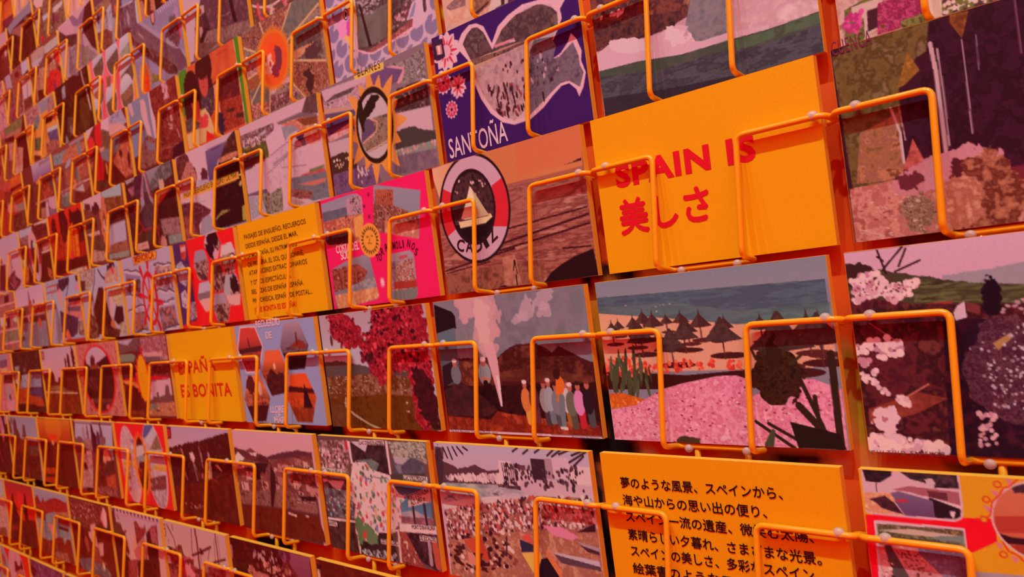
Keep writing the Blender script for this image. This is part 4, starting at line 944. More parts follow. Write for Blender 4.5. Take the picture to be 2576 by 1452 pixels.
@picture(2, 2, 'postcard of a crowded beach with sunshades below white hotels')
def art(c):
    c.bg((178,137,127))
    c.gr((195,220,247), (212,213,231), 0, .3)
    c.hill((96,72,87), [(-0.004,0.137), (0.050,0.132), (0.164,0.182), (0.190,0.180), (0.285,0.142), (0.368,0.180), (0.472,0.157), (0.502,0.155)], .6, 3, to=.36)
    c.dots([(229,245,247), (237,247,247), (203,201,218)], 150, .7, 1.5, [(0.052,0.245), (0.467,0.194), (0.460,0.252), (0.067,0.270)], 3, 1.4)
    c.n([(135,159,172), (167,193,202), (202,223,226), (115,137,150)], 4, 4, [(0.010,0.302), (0.427,0.272), (0.633,0.287), (0.552,0.353), (0.299,0.420), (0.017,0.511)], 1, 3)
    c.p((229,247,247), (0.015,0.459), (0.151,0.414), (0.556,0.320), (0.583,0.341), (0.297,0.428), (0.018,0.502), a=.8)
    c.p((202,220,231), (0.437,0.319), (0.673,0.306), (0.669,0.337), (0.477,0.363), a=.7)
    c.n([(96,85,101), (64,53,65), (129,117,130)], 3, 3, [(0.431,0.271), (0.983,0.252), (0.985,0.288), (0.632,0.295), (0.433,0.287)])
    bl = [(1670, 290, 1780, 460, (233,242,247)), (1770, 350, 1960, 470, (229,233,247)), (1950, 270, 2060, 430, (64,53,68)), (2060, 270, 2130, 420, (178,175,192)), (2120, 260, 2250, 420, (220,226,244)), (2250, 320, 2400, 470, (229,242,247)), (1840, 430, 2420, 520, (212,213,231)), (1850, 320, 1900, 360, (113,85,101))]
    for x0_, y0_, x1_, y1_, cc in bl:
        a_ = ((x0_ - 1072) / 1330., (y0_ - 140 - (x0_ - 1072) * .06) / 1130.); b_ = ((x1_ - 1072) / 1330., (y1_ - 140 - (x0_ - 1072) * .06) / 1130.)
        c.p(cc, a_, (b_[0], a_[1]), b_, (a_[0], b_[1]))
    for i_ in range(7): c.s((79,60,74), .7, (.475 + i_ * .013, .115), (.478 + i_ * .013, .25))
    c.dots([(64,50,65), (96,79,94)], 90, .6, 1.5, [(0.491,0.128), (0.988,0.098), (0.977,0.252), (0.474,0.266)], 5, 1.5)
    c.n([(186,162,153), (148,105,101), (212,207,192)], 4, 6, [(0.017,0.511), (0.297,0.428), (0.671,0.321), (0.984,0.295), (0.991,0.514), (0.022,0.737)])
    c.dots([(79,47,61), (148,85,94), (229,233,225), (237,247,247), (113,60,74), (186,137,127), (212,98,81), (229,247,244)], 620, .6, 1.5, [(0.018,0.502), (0.298,0.424), (0.553,0.345), (0.979,0.289), (0.991,0.463), (0.601,0.551), (0.447,0.610), (0.035,0.709)], 7, 1.4)
    c.n([(195,162,130), (170,130,107), (212,188,153)], 4, 8, [(0.026,0.710), (0.448,0.602), (0.995,0.484), (0.997,0.798), (0.009,1.038)])
    c.dots([(96,53,61), (64,34,48), (237,247,231), (148,92,87)], 130, .9, 2.4, [(0.026,0.710), (0.464,0.591), (0.495,0.827), (0.025,0.981)], 9, .8)
    c.p((212,105,74), (0.137,0.716), (0.268,0.658), (0.309,0.842), (0.186,0.792)); c.p((229,175,159), (0.153,0.790), (0.201,0.806), (0.206,0.890), (0.158,0.883))
    c.p((229,169,205), (0.683,0.514), (0.800,0.510), (0.886,0.555), (0.850,0.584), (0.745,0.573)); c.p((64,34,48), (0.876,0.527), (0.985,0.456), (0.986,0.507))
    c.p((229,111,101), (0.531,0.619), (0.597,0.583), (0.611,0.652), (0.576,0.643)); c.p((49,58,96), (0.526,0.636), (0.610,0.660), (0.604,0.708), (0.530,0.723))
    c.p((237,239,114), (0.529,0.731), (0.648,0.700), (0.656,0.745), (0.587,0.854)); c.p((229,161,101), (0.678,0.678), (0.709,0.710), (0.766,0.806), (0.752,0.863), (0.692,0.737))
    c.p((35,34,48), (0.649,0.746), (0.686,0.731), (0.747,0.848), (0.604,0.890))
    c.p((203,226,244), (0.726,0.684), (0.984,0.691), (0.986,0.727), (0.783,0.710)); c.p((96,85,101), (0.731,0.698), (0.986,0.727), (0.989,0.755), (0.772,0.751))
    c.p((178,188,205), (0.876,0.586), (0.993,0.608), (0.991,0.631), (0.905,0.611)); c.p((79,53,68), (0.887,0.607), (0.991,0.631), (0.988,0.653), (0.927,0.644))
    c.s((79,47,61), 1.6, (0.443,0.635), (0.427,0.768)); c.s((79,47,61), 1, (0.384,0.744), (0.444,0.757))
    c.dots([(79,40,48)], 14, 2.5, 6, [(0.071,0.763), (0.382,0.827), (0.365,0.896), (0.046,0.959)], 12, .3)
    for a_, b_ in (((0.014,0.065), (0.044,0.107)), ((0.044,0.046), (0.061,0.114)), ((0.072,0.035), (0.096,0.111)), ((0.107,0.033), (0.130,0.117)), ((0.142,0.026), (0.168,0.088)), ((0.176,0.024), (0.212,0.072)), ((0.219,0.021), (0.249,0.044)), ((0.805,0.001), (0.766,0.042)), ((0.651,0.012), (0.619,0.041)), ((0.587,0.004), (0.555,0.030)), ((0.852,-0.006), (0.792,0.047)), ((0.898,-0.006), (0.835,0.029)), ((0.986,0.003), (0.888,0.077)), ((0.970,0.033), (0.912,0.097)), ((0.968,-0.003), (0.906,0.031)), ((0.722,0.003), (0.692,0.028))):
        c.s((62,44,58), 1.5, a_, b_)
    c.b((71,60,78), (0.028,0.160), 4, 18, 3, 4); c.n([(64,44,61), (96,72,87)], 3, 3, [(0.006,0.031), (0.080,0.035), (0.060,0.123), (-0.001,0.145)], .8)

@picture(2, 3, 'Andorra map postcard with lake photos and a summit sign')
def art(c):
    c.bg((114,94,96))
    c.n([(80,61,63), (131,107,103), (181,165,163), (215,217,236)], 3, 4, [(-0.010,0.050), (0.314,0.031), (0.280,0.331), (-0.022,0.362)])
    c.dots([(232,178,196), (232,247,247), (97,61,63)], 60, .8, 1.8, [(-0.011,0.133), (0.295,0.082), (0.279,0.261), (-0.011,0.288)], 3)
    c.p((215,67,83), (0.278,0.043), (0.324,0.041), (0.320,0.110), (0.278,0.118))
    c.p((215,230,247), (0.336,0.040), (0.671,0.020), (0.581,0.073), (0.457,0.120))
    c.n([(80,67,76), (50,38,46)], 4, 5, [(0.330,0.040), (0.468,0.119), (0.503,0.030), (0.671,0.020), (0.673,0.290), (0.464,0.293), (0.320,0.218)])
    c.n([(104,146,136), (128,167,159)], 5, 3, [(0.369,0.194), (0.514,0.173), (0.583,0.205), (0.527,0.296), (0.449,0.246)])
    c.p((236,247,247), (0.657,0.016), (0.680,0.015), (0.678,0.290), (0.661,0.292)); c.p((236,247,247), (0.302,0.037), (0.331,0.035), (0.332,0.227), (0.313,0.229))
    c.n([(151,165,156), (198,237,216), (97,107,96), (215,247,242)], 3, 6, [(0.682,0.019), (0.997,0.005), (0.988,0.178), (0.891,0.133), (0.714,0.147)])
    c.n([(94,107,129), (84,94,116), (131,159,176)], 7, 3, [(0.707,0.157), (0.891,0.133), (0.964,0.180), (0.960,0.243), (0.694,0.288)])
    c.p((188,212,219), (0.715,0.138), (0.853,0.136), (0.786,0.196), (0.719,0.184)); c.p((80,81,76), (0.664,0.282), (0.960,0.243), (0.972,0.295), (0.669,0.319))
    c.n([(63,54,63), (97,94,103), (131,146,156)], 5, 7, [(-0.016,0.403), (0.286,0.370), (0.282,0.698), (-0.019,0.735)])
    c.p((223,243,247), (0.046,0.396), (0.226,0.386), (0.166,0.474), (0.098,0.451)); c.dots([(137,224,231), (198,191,196), (215,247,247)], 40, .6, 1.5, [(0.021,0.553), (0.291,0.488), (0.272,0.689), (-0.003,0.711)], 5)
    c.p((236,247,247), (-0.019,0.729), (0.279,0.718), (0.281,0.742), (-0.016,0.750))
    c.n([(50,35,43), (80,54,56), (97,81,69)], 5, 8, [(-0.016,0.750), (0.287,0.736), (0.286,1.044), (-0.005,1.032)])
    c.p((236,247,247), (0.277,0.728), (0.299,0.843), (0.305,1.030), (0.284,1.034), (0.282,0.807))
    c.n([(46,35,43), (65,48,56)], 6, 3, [(0.305,0.842), (0.608,0.750), (0.651,1.014), (0.299,1.031)])
    c.dots([(151,165,176), (189,224,236), (97,94,103)], 60, .8, 2, [(0.310,0.960), (0.625,0.917), (0.651,1.014), (0.311,1.029)], 6)
    c.p((236,247,247), (0.610,0.736), (0.682,0.723), (0.672,1.010), (0.651,1.014), (0.665,0.740), (0.605,0.769))
    c.n([(63,41,49), (189,107,96), (131,67,63), (232,224,209)], 3.4, 5, [(0.680,0.737), (0.760,0.733), (0.839,0.928), (0.866,1.004), (0.672,1.010)])
    c.n([(46,28,39), (91,61,83)], 5, 6, [(0.740,0.736), (0.989,0.710), (0.976,1.006), (0.836,0.947)])
    c.s((181,178,196), 4, (0.922,0.794), (0.920,0.947)); c.s((198,107,83), 7, (0.968,0.794), (0.974,0.953))
    c.gr((65,123,164), (119,185,219), .38, .7, [(0.707,0.370), (0.983,0.347), (0.970,0.642), (0.701,0.659)])
    c.n([(197,208,214), (157,185,193)], 4, 4, [(0.712,0.583), (0.834,0.547), (0.977,0.597), (0.969,0.652), (0.700,0.669)]); c.n([(181,139,156), (131,94,109)], 3, 4, [(0.708,0.612), (0.978,0.588), (0.979,0.650), (0.688,0.680)])
    c.p((222,211,203), (0.796,0.438), (0.983,0.347), (0.986,0.458), (0.788,0.531))
    c.s((63,54,63), 2.4, (0.828,0.520), (0.826,0.657)); c.s((63,54,63), 3, (0.922,0.489), (0.925,0.650))
    mp = [(0.332,0.217), (0.456,0.202), (0.501,0.260), (0.663,0.291), (0.682,0.373), (0.723,0.433), (0.799,0.451), (0.723,0.508), (0.711,0.658), (0.605,0.769), (0.499,0.778), (0.451,0.855), (0.441,0.885), (0.377,0.878), (0.312,0.871), (0.273,0.828), (0.277,0.688), (0.306,0.575), (0.255,0.532), (0.286,0.370)]
    c.p((240,247,247), *mp)
    c.p((232,247,247), *[(u * .96 + .013, v * .96 + .02) for u, v in mp])
    c.dots([(215,94,109), (83,136,103), (232,204,169), (247,247,247), (119,185,143), (137,162,209), (206,165,183), (240,247,247)], 190, .7, 2.0, mp, 11, 1.3)
    c.b((101,162,109), (0.316,0.771), 6, 12, 3, 4); c.b((104,159,114), (0.406,0.834), 9, 8, 3, 5); c.p((215,87,83), (0.345,0.796), (0.379,0.790), (0.370,0.850), (0.336,0.856))
    c.s((65,105,143), .6, (0.436,0.334), (0.478,0.344), (0.514,0.316), (0.565,0.325), (0.629,0.314), (0.647,0.330))
    for a_ in (((0.417,0.021), (0.647,0.012), (0.647,0.049), (0.422,0.059)), ((-0.018,0.294), (0.212,0.288), (0.212,0.323), (-0.011,0.330)), ((0.779,0.279), (0.975,0.273), (0.975,0.304), (0.779,0.316)), ((0.690,0.671), (0.997,0.647), (0.993,0.710), (0.685,0.737)), ((-0.011,0.759), (0.092,0.758), (0.092,0.797), (-0.011,0.801)), ((0.502,0.831), (0.658,0.826), (0.657,0.863), (0.502,0.869)), ((0.850,0.740), (0.986,0.733), (0.985,0.769), (0.849,0.781)), ((-0.008,0.386), (0.048,0.385), (0.050,0.411), (-0.006,0.412))):
        c.p((236,247,247), *a_)
    return [((80,61,76), .01, 1.0, [("LLAC D'ENGOLASTERS", (0.418,0.053), (0.642,0.043), 2.8), ('ANDORRA LA VELLA', (-0.010,0.324), (0.199,0.317), 2.8), ("LLAC D'ELS PESSONS", (0.782,0.309), (0.969,0.300), 2.8), ("PORT D'ENVALIRA", (0.799,0.697), (0.989,0.677), 2.8), ('RANSOL', (-0.004,0.794), (0.084,0.790), 2.6), ('LES ESCALDES', (0.509,0.861), (0.651,0.857), 3), ('LES ESCALDES', (0.850,0.773), (0.981,0.765), 3), ("PORT D'ENVALIRA", (0.800,0.477), (0.979,0.388), 3.6), ('ALT. 2407 m', (0.818,0.508), (0.941,0.455), 3.6)])]

@picture(2, 4, 'postcard of village houses stacked on a slope above water')
def art(c):
    c.bg((99,43,44))
    c.gr((222,203,218), (222,200,208), 0, .3)
    c.hill((101,63,71), [(-0.062,0.182), (0.007,0.182), (0.127,0.202), (0.317,0.220), (0.437,0.242), (0.594,0.199), (0.819,0.154), (0.970,0.164)], .8, 3)
    c.n([(116,70,71), (153,110,105), (99,56,58), (175,136,126)], 4, 5, [(-0.040,0.313), (0.268,0.255), (0.483,0.269), (0.966,0.193), (0.970,0.605), (-0.012,0.656)])
    c.p((235,240,242), (-0.031,0.296), (0.050,0.224), (0.129,0.279), (0.107,0.309), (-0.019,0.324))
    c.p((134,83,92), (0.147,0.209), (0.230,0.172), (0.307,0.217), (0.187,0.230)); c.p((235,240,242), (0.189,0.222), (0.307,0.217), (0.291,0.250), (0.228,0.243)); c.p((116,56,71), (0.124,0.275), (0.194,0.221), (0.267,0.264), (0.240,0.298))
    c.p((92,43,51), (0.240,0.298), (0.355,0.241), (0.460,0.287), (0.436,0.304)); c.p((66,29,37), (0.268,0.319), (0.436,0.304), (0.346,0.470), (0.248,0.488))
    c.p((244,247,247), (-0.022,0.373), (0.114,0.365), (0.110,0.386), (-0.027,0.398))
    hs = [(-0.016,0.525), (0.104,0.447), (0.177,0.407), (0.352,0.437), (0.364,0.483), (0.356,0.531), (0.511,0.336), (0.547,0.417), (0.513,0.498), (0.596,0.298), (0.713,0.288), (0.807,0.228), (0.673,0.299), (0.690,0.425), (0.763,0.440), (0.807,0.509), (0.896,0.461), (0.946,0.477), (0.894,0.250), (0.632,0.545), (0.794,0.533), (0.487,0.593), (0.091,0.521)]
    for k, (u, v) in enumerate(hs):
        s_ = 6 + (k * 7 % 5)
        x = s_ / 148; y = s_ / 100
        c.p(((209,170,160), (201,156,146), (222,196,187), (183,136,133))[k % 4], (u - x * .7, v), (u + x * .7, v + .01), (u + x * .7, v + y * .9), (u - x * .7, v + y * .85))
        c.p(((134,76,71), (153,96,92), (110,56,58))[k % 3], (u - x * .9, v), (u, v - y * .6), (u + x * .9, v + .01))
        c.dots([(81,43,51)], 3, .5, 1.0, [(u - x * .6, v + .01), (u + x * .6, v + .01), (u + x * .6, v + y * .8), (u - x * .6, v + y * .8)], k + 2, 1.5)
    c.n([(134,90,81), (162,130,119), (99,56,58)], 3, 7, [(0.003,0.638), (0.556,0.539), (0.954,0.592), (0.960,0.722), (0.445,0.723), (-0.018,0.756)])
    c.p((64,29,37), (0.466,0.310), (0.509,0.406), (0.498,0.530), (0.435,0.724), (0.402,0.737), (0.429,0.523))
    c.p((66,29,37), (0.777,0.579), (0.959,0.563), (0.952,0.607), (0.788,0.622))
    c.dots([(227,237,228), (218,196,187)], 26, .5, 1.0, [(0.601,0.617), (0.953,0.600), (0.945,0.652), (0.600,0.678)], 9, .6)
    c.n([(110,39,27), (118,49,34), (101,33,19)], 7, 9, [(-0.032,0.766), (0.442,0.739), (0.956,0.744), (1.015,0.972), (-0.030,1.005)])
    c.s((235,247,247), 2.2, (0.615,0.761), (0.700,0.773)); c.s((218,223,228), 1.6, (0.816,0.759), (0.843,0.758))

@picture(-2, 4, 'postcard of a beach crowd behind an orange pleated fan')
def art(c):
    c.bg((107,84,78))
    c.n([(124,105,95), (150,135,131), (170,149,134), (107,70,67)], 4, 3)
    c.n([(115,114,107), (129,130,119), (103,114,114)], 8, 4, [(0.684,-0.004), (1.010,0.043), (0.979,0.176), (0.648,0.281), (0.520,0.249)])
    c.n([(202,141,117), (162,105,89), (124,76,67), (219,168,139)], 3, 5, [(0.260,-0.006), (0.672,0.007), (0.514,0.220), (0.301,0.176)])
    c.n([(142,86,78), (178,127,112), (93,54,50), (202,163,145)], 3, 6, [(-0.007,0.027), (0.246,0.006), (0.289,0.171), (0.140,0.260), (0.009,0.147)])
    c.n([(194,141,134), (162,103,95), (219,184,178), (107,54,45)], 3, 7, [(-0.013,0.344), (0.211,0.346), (0.198,0.487), (0.009,0.503)])
    c.n([(202,114,61), (162,86,45), (142,127,100)], 3, 8, [(0.007,0.512), (0.197,0.495), (0.163,0.619), (0.023,0.639)])
    c.n([(124,127,117), (107,100,95)], 4, 9, [(0.019,0.657), (0.177,0.607), (0.284,0.685), (0.254,0.856), (0.026,0.762)])
    c.n([(124,48,39), (178,92,84), (219,184,178), (75,32,28)], 2.6, 10, [(0.001,0.762), (0.257,0.839), (0.238,0.950), (-0.017,0.934)])
    c.n([(202,168,184), (142,97,106), (91,54,56), (178,135,151)], 4, 11, [(0.276,0.800), (0.678,0.822), (0.573,0.930), (0.250,0.946)])
    c.n([(124,105,106), (93,76,72), (142,135,128)], 4, 12, [(0.665,0.307), (0.966,0.320), (0.967,0.695), (0.614,0.553), (0.635,0.423)])
    c.n([(202,141,106), (219,168,128)], 4, 3, [(0.627,0.472), (0.890,0.477), (0.721,0.556), (0.614,0.553)])
    c.n([(178,114,89), (124,65,56), (210,157,128), (75,43,39)], 3, 13, [(0.621,0.574), (0.983,0.718), (0.994,0.963), (0.678,0.952), (0.581,0.749)])
    c.b((75,43,45), (0.772,0.825), 7, 14, 3, 4); c.b((91,62,67), (0.855,0.571), 12, 9, 3, 5)
    for a_ in (((0.686,-0.012), (0.511,0.236)), ((0.980,0.169), (0.548,0.350)), ((0.259,0.003), (0.301,0.176)), ((0.000,0.162), (0.151,0.269)), ((0.009,0.503), (0.187,0.482)), ((0.014,0.758), (0.179,0.598)), ((0.243,0.952), (0.289,0.687)), ((0.624,0.557), (0.984,0.710)), ((0.497,0.654), (0.699,0.951))):
        c.s((219,192,145), 2.2, *a_)
    c.p((210,175,199), (0.408,0.707), (0.548,0.683), (0.538,0.741), (0.450,0.728)); c.p((202,201,206), (0.295,0.690), (0.407,0.716), (0.338,0.779), (0.281,0.770))
    c.sun((235,141,45), (0.373,0.438), 28, 34, 60, 0, 1.05, .85)
    c.e((241,105,45), (0.373,0.438), 27, 27)
    for i_ in range(40): c.s((219,157,45), .5, ((0.373,0.438)[0] + .17 * math.cos(i_ * .157), (0.373,0.438)[1] + .25 * math.sin(i_ * .157)), ((0.373,0.438)[0] + .215 * math.cos(i_ * .157), (0.373,0.438)[1] + .32 * math.sin(i_ * .157)))
    c.b((142,48,72), (0.401,0.481), 11, 15, 3, 6, 10); c.e((243,97,45), (0.359,0.382), 10, 12)
    c.b((235,201,184), (0.321,0.465), 7, 8, 2, 3); c.e((194,43,56), (0.332,0.474), 2, 3); c.b((227,157,139), (0.288,0.524), 4, 6, 2, 3); c.b((124,59,84), (0.443,0.436), 6, 10, 3, 8)

@picture(-2, 5, 'postcard of two dark-haired women between green side stripes')
def art(c):
    c.bg((223,118,52))
    c.gr((234,127,49), (207,90,58), 0, .45, None, True)
    c.n([(207,90,58), (223,118,64), (232,141,67)], 12, 3, None, .5)
    c.n([(126,45,47), (95,31,38), (145,56,52)], 8, 4, [(0.525,0.349), (0.939,0.304), (0.928,0.634), (0.605,0.568)])
    c.n([(166,68,52), (145,45,41), (190,90,64), (110,34,35)], 4, 5, [(0.605,0.568), (0.943,0.622), (0.949,0.931), (0.630,0.933), (0.572,0.744)])
    c.p((77,45,35), (0.700,0.697), (0.826,0.715), (0.819,0.753), (0.707,0.731)); c.p((77,45,35), (0.837,0.792), (0.945,0.812), (0.937,0.859), (0.835,0.837))
    c.p((232,169,139), (0.535,0.372), (0.604,0.362), (0.610,0.758), (0.646,0.845), (0.589,0.797), (0.546,0.452))
    c.p((84,155,39), (0.001,-0.007), (0.146,-0.012), (0.161,0.137), (0.025,0.552), (-0.029,0.593))
    c.p((207,155,122), (0.146,-0.012), (0.160,-0.010), (0.169,0.131), (0.156,0.135))
    c.p((84,155,39), (0.930,-0.025), (1.002,-0.010), (0.995,0.947), (0.952,0.946))
    c.s((223,231,191), 1.0, (0.933,-0.019), (0.953,0.946))
    c.b((77,31,29), (0.427,0.139), 20, 22, 1, 3); c.b((77,31,29), (0.412,0.400), 20, 30, 1, 4); c.b((75,27,29), (0.188,0.295), 19, 24, 1, 5); c.b((77,28,29), (0.103,0.461), 10, 22, 1, 6)
    c.n([(60,34,52), (93,73,87), (77,45,58), (126,124,133)], 3, 3, [(0.353,0.378), (0.535,0.372), (0.526,0.633), (0.451,0.664), (0.304,0.553)])
    c.n([(77,62,58), (110,101,99)], 3, 4, [(0.017,0.589), (0.123,0.586), (0.262,0.694), (0.223,0.749), (0.017,0.739)])
    c.e((203,90,81), (0.401,0.262), 11, 18, -4); c.e((77,34,29), (0.411,0.151), 13, 9); c.s((93,34,35), 1.2, (0.364,0.190), (0.397,0.208)); c.s((93,34,35), 1.2, (0.430,0.231), (0.463,0.244)); c.s((145,56,58), 1.2, (0.372,0.313), (0.411,0.331)); c.s((166,68,64), 1, (0.411,0.237), (0.402,0.282))
    c.e((199,68,58), (0.225,0.476), 9, 18, -5); c.e((75,27,29), (0.225,0.368), 13, 8); c.s((93,28,29), 1, (0.209,0.450), (0.243,0.463))
    c.p((223,200,139), (0.287,0.567), (0.374,0.559), (0.427,0.646), (0.475,0.825), (0.463,0.887), (0.348,0.839), (0.290,0.626))
    c.b((223,79,93), (0.338,0.706), 10, 9, 2, 3)
    c.p((223,200,139), (0.013,0.758), (0.223,0.749), (0.358,0.785), (0.322,0.937), (0.082,0.940), (0.022,0.941)); c.s((190,141,99), 1, (0.250,0.758), (0.220,0.944))
    c.p((223,45,41), (0.353,0.812), (0.469,0.927), (0.453,0.941), (0.322,0.937))
    c.b((60,45,70), (0.596,0.828), 8, 12, 3, 6)
    c.s((174,73,41), 1.4, (0.660,0.067), (0.829,0.075), a=.8)

@picture(-3, 5, 'postcard of a dark stone church under a pale sky')
def art(c):
    c.bg((110,78,86))
    c.p((207,184,201), (-0.017,-0.015), (0.314,0.214), (0.288,0.306), (0.197,0.368), (0.156,0.575), (0.084,0.891), (-0.070,0.887), (-0.060,0.146))
    c.n([(114,73,86), (96,61,75), (137,98,109)], 4, 3, [(0.308,0.293), (0.639,0.265), (1.060,0.484), (1.009,0.892), (0.336,0.811), (0.225,0.583)])
    c.n([(79,45,52), (96,56,63)], 4, 4, [(0.335,0.330), (0.395,0.592), (0.396,0.674), (0.286,0.671), (0.304,0.444)])
    c.p((207,179,178), (0.282,0.333), (0.349,0.348), (0.341,0.432), (0.251,0.448)); c.p((207,179,184), (0.233,0.563), (0.279,0.573), (0.282,0.692), (0.224,0.678)); c.p((77,36,40), (0.309,0.599), (0.404,0.632), (0.346,0.757), (0.226,0.797), (0.203,0.716))
    c.n([(145,112,109), (127,95,98), (166,140,132), (104,73,69)], 5, 5, [(0.347,0.663), (1.026,0.835), (1.010,0.925), (0.599,0.905), (0.207,0.896), (0.216,0.805)])
    c.p((60,22,29), (0.734,0.483), (0.786,0.497), (0.822,0.765), (0.769,0.757)); c.s((166,140,155), 1, (0.591,0.605), (0.732,0.622))
    c.n([(137,95,92), (116,78,72)], 4, 6, [(0.212,0.738), (0.340,0.789), (0.527,0.861), (0.215,0.899), (0.181,0.849)])
    c.b((94,61,63), (0.164,0.579), 2, 5, 1, 2); c.b((145,100,103), (0.097,0.872), 4, 6, 2, 3)

@picture(-3, 4, 'postcard with a white oval ring and red blossoms')
def art(c):
    c.bg((113,81,84))
    c.n([(124,92,84), (107,70,67), (142,114,106)], 8, 3)
    c.s((227,201,201), 2.6, (0.001,0.707), (0.059,0.747), (0.131,0.788), (0.205,0.817), (0.288,0.834), (0.364,0.828), (0.420,0.802))
    c.n([(219,81,100), (178,43,61), (235,168,184), (124,43,50)], 3, 4, [(0.381,0.837), (0.479,0.854), (0.469,0.917), (0.422,0.922)])
    c.n([(219,97,117), (194,65,84)], 3, 5, [(0.194,0.824), (0.334,0.897), (0.286,0.902), (0.196,0.866)]); c.b((227,214,212), (0.253,0.868), 4, 5, 3, 4)
    c.b((227,97,112), (0.080,0.799), 3, 7, 2, 3); c.n([(219,103,95), (107,54,45)], 3, 6, [(0.010,0.768), (0.062,0.790), (0.052,0.845), (0.019,0.833)]); c.b((227,92,95), (0.122,0.901), 3, 3, 2, 7)

@picture(-3, 6, 'lilac postcard with a map, shells and small orange sun')
def art(c):
    c.bg((154,147,178))
    c.n([(156,149,179), (149,141,178), (160,156,186)], 14, 3)
    c.p((174,163,189), (0.227,-0.016), (0.582,0.317), (1.002,0.730), (1.022,0.827), (0.835,0.612), (0.568,0.384), (0.178,-0.011))
    c.n([(114,84,98), (137,103,115), (96,67,83)], 6, 4, [(0.149,-0.024), (0.568,0.384), (0.833,0.621), (1.019,0.843), (1.006,0.908), (0.831,0.898), (0.596,0.664), (0.277,0.329), (-0.002,0.215), (-0.011,0.036)])
    c.n([(77,36,40), (110,56,55), (145,95,92)], 4, 5, [(-0.013,0.045), (0.097,0.211), (0.380,0.422), (0.579,0.610), (0.794,0.811), (0.825,0.931), (0.643,0.857), (0.462,0.672), (0.247,0.468), (0.015,0.213)])
    c.p((199,154,149), (0.141,0.087), (0.243,0.200), (0.276,0.263), (0.160,0.143))
    c.n([(127,89,109), (110,78,103)], 6, 6, [(0.732,0.567), (0.911,0.646), (1.005,0.846), (0.994,0.903), (0.857,0.909), (0.814,0.711)])
    c.p((160,151,196), (0.025,0.315), (0.189,0.443), (0.509,0.729), (0.667,0.876), (0.630,0.916), (0.474,0.826), (0.322,0.689), (0.212,0.482), (-0.037,0.444))
    c.n([(145,128,63), (114,109,58), (174,162,75)], 3, 3, [(0.345,0.727), (0.478,0.809), (0.436,0.866), (0.304,0.843)])
    c.sun((240,158,52), (0.178,0.745), 17, 25, 22, 0, .8, .85); c.e((247,87,35), (0.192,0.755), 10, 22); c.e((182,117,86), (0.214,0.654), 3, 5); c.s((207,45,29), 1, (0.116,0.777), (0.237,0.797))
    c.n([(127,87,98), (94,56,69), (166,123,138)], 3, 4, mask=c.ellm((0.861,0.418), 17, 16, 0, 3, 4)); c.b((207,89,126), (0.952,0.442), 3, 10, 2, 5)
    c.b((182,154,195), (0.919,0.204), 6, 8, 2, 3); c.b((110,95,103), (0.815,0.235), 7, 5, 3, 4)
    c.e((77,56,75), (0.481,0.058), 6.5, 10); c.e((224,156,143), (0.482,0.053), 4.6, 8)
    for i_ in range(9): c.s((199,184,224), 2.4, ((0.586,0.020)[0] + i_ * .042, (0.586,0.020)[1] - .01), ((0.586,0.020)[0] + i_ * .042 + .02, (0.586,0.020)[1] + .05))

@picture(-3, 7, 'pink postcard collage of eight white-rimmed oval photos')
def art(c):
    c.bg((246,124,145))
    c.p((246,147,91), (0.930,0.557), (1.087,0.548), (1.032,0.929), (0.882,0.909))
    ov = [((0.223,0.133), 20, 19), ((0.578,0.176), 22, 23), ((0.918,0.192), 22, 24), ((0.154,0.490), 18, 20), ((0.430,0.732), 20, 23), ((0.865,0.494), 22, 22), ((0.806,0.750), 22, 23), ((0.014,0.767), 22, 20)]
    for k, (q, rx, ry) in enumerate(ov):
        c.e((234,223,232), q, rx + 1.6, ry + 1.6, 10)
        c.clipe(q, rx, ry, 10)
        c.gr((212,223,241), (196,206,223), q[1] - .2, q[1] - .05)
        c.n([(96,71,61), (130,106,91), (107,83,70), (149,132,109)] if k != 2 else [(149,162,139), (166,182,157), (130,138,121)], 5, k + 3, [(q[0] - .2, q[1] + .02), (q[0] + .2, q[1] - .1), (q[0] + .2, q[1] + .3), (q[0] - .2, q[1] + .3)])
        if k in (3, 6): c.n([(149,94,73), (170,124,103), (100,109,67)], 4, k, [(q[0] - .2, q[1]), (q[0] + .2, q[1] - .08), (q[0] + .2, q[1] + .06), (q[0] - .2, q[1] + .12)])
        c.clip()
    c.n([(204,115,109), (149,100,79), (113,124,79)], 3, 3, [(0.378,0.372), (0.494,0.390), (0.461,0.531), (0.362,0.512)])

@picture(-3, 8, 'postcard of a dark brown cave with a thin waterfall')
def art(c):
    c.bg((94,41,20))
    c.n([(103,47,24), (81,32,20), (116,63,27)], 12, 3)
    c.n([(133,106,121), (161,143,152), (116,75,90), (183,185,196)], 5, 4, [(0.486,-0.217), (0.775,-0.151), (0.752,0.078), (0.477,-0.042)])
    c.n([(88,32,27), (101,44,30)], 6, 5, [(0.368,-0.049), (0.754,0.070), (0.752,0.216), (0.664,0.283), (0.361,0.261)])
    c.s((191,170,165), 4.5, (0.816,0.031), (0.841,0.205), (0.871,0.290)); c.s((209,198,190), 5, (0.898,0.355), (0.921,0.500), (0.944,0.644))
    c.n([(183,198,215), (152,149,165)], 4, 6, [(0.222,0.075), (0.324,0.048), (0.310,0.242), (0.214,0.245)])
    c.n([(120,100,90), (98,57,46)], 5, 7, [(0.271,0.533), (0.453,0.616), (0.413,0.839), (0.252,0.890), (0.202,0.865)])
    c.b((152,130,134), (0.342,0.758), 6, 7, 3, 4); c.p((161,179,196), (0.184,0.791), (0.241,0.934), (0.280,0.928), (0.702,0.962), (0.676,1.000), (0.205,1.000), (0.131,0.919))
    c.n([(116,75,39), (98,50,27)], 6, 8, [(0.688,0.329), (0.925,0.619), (0.855,0.903), (0.544,0.891)])

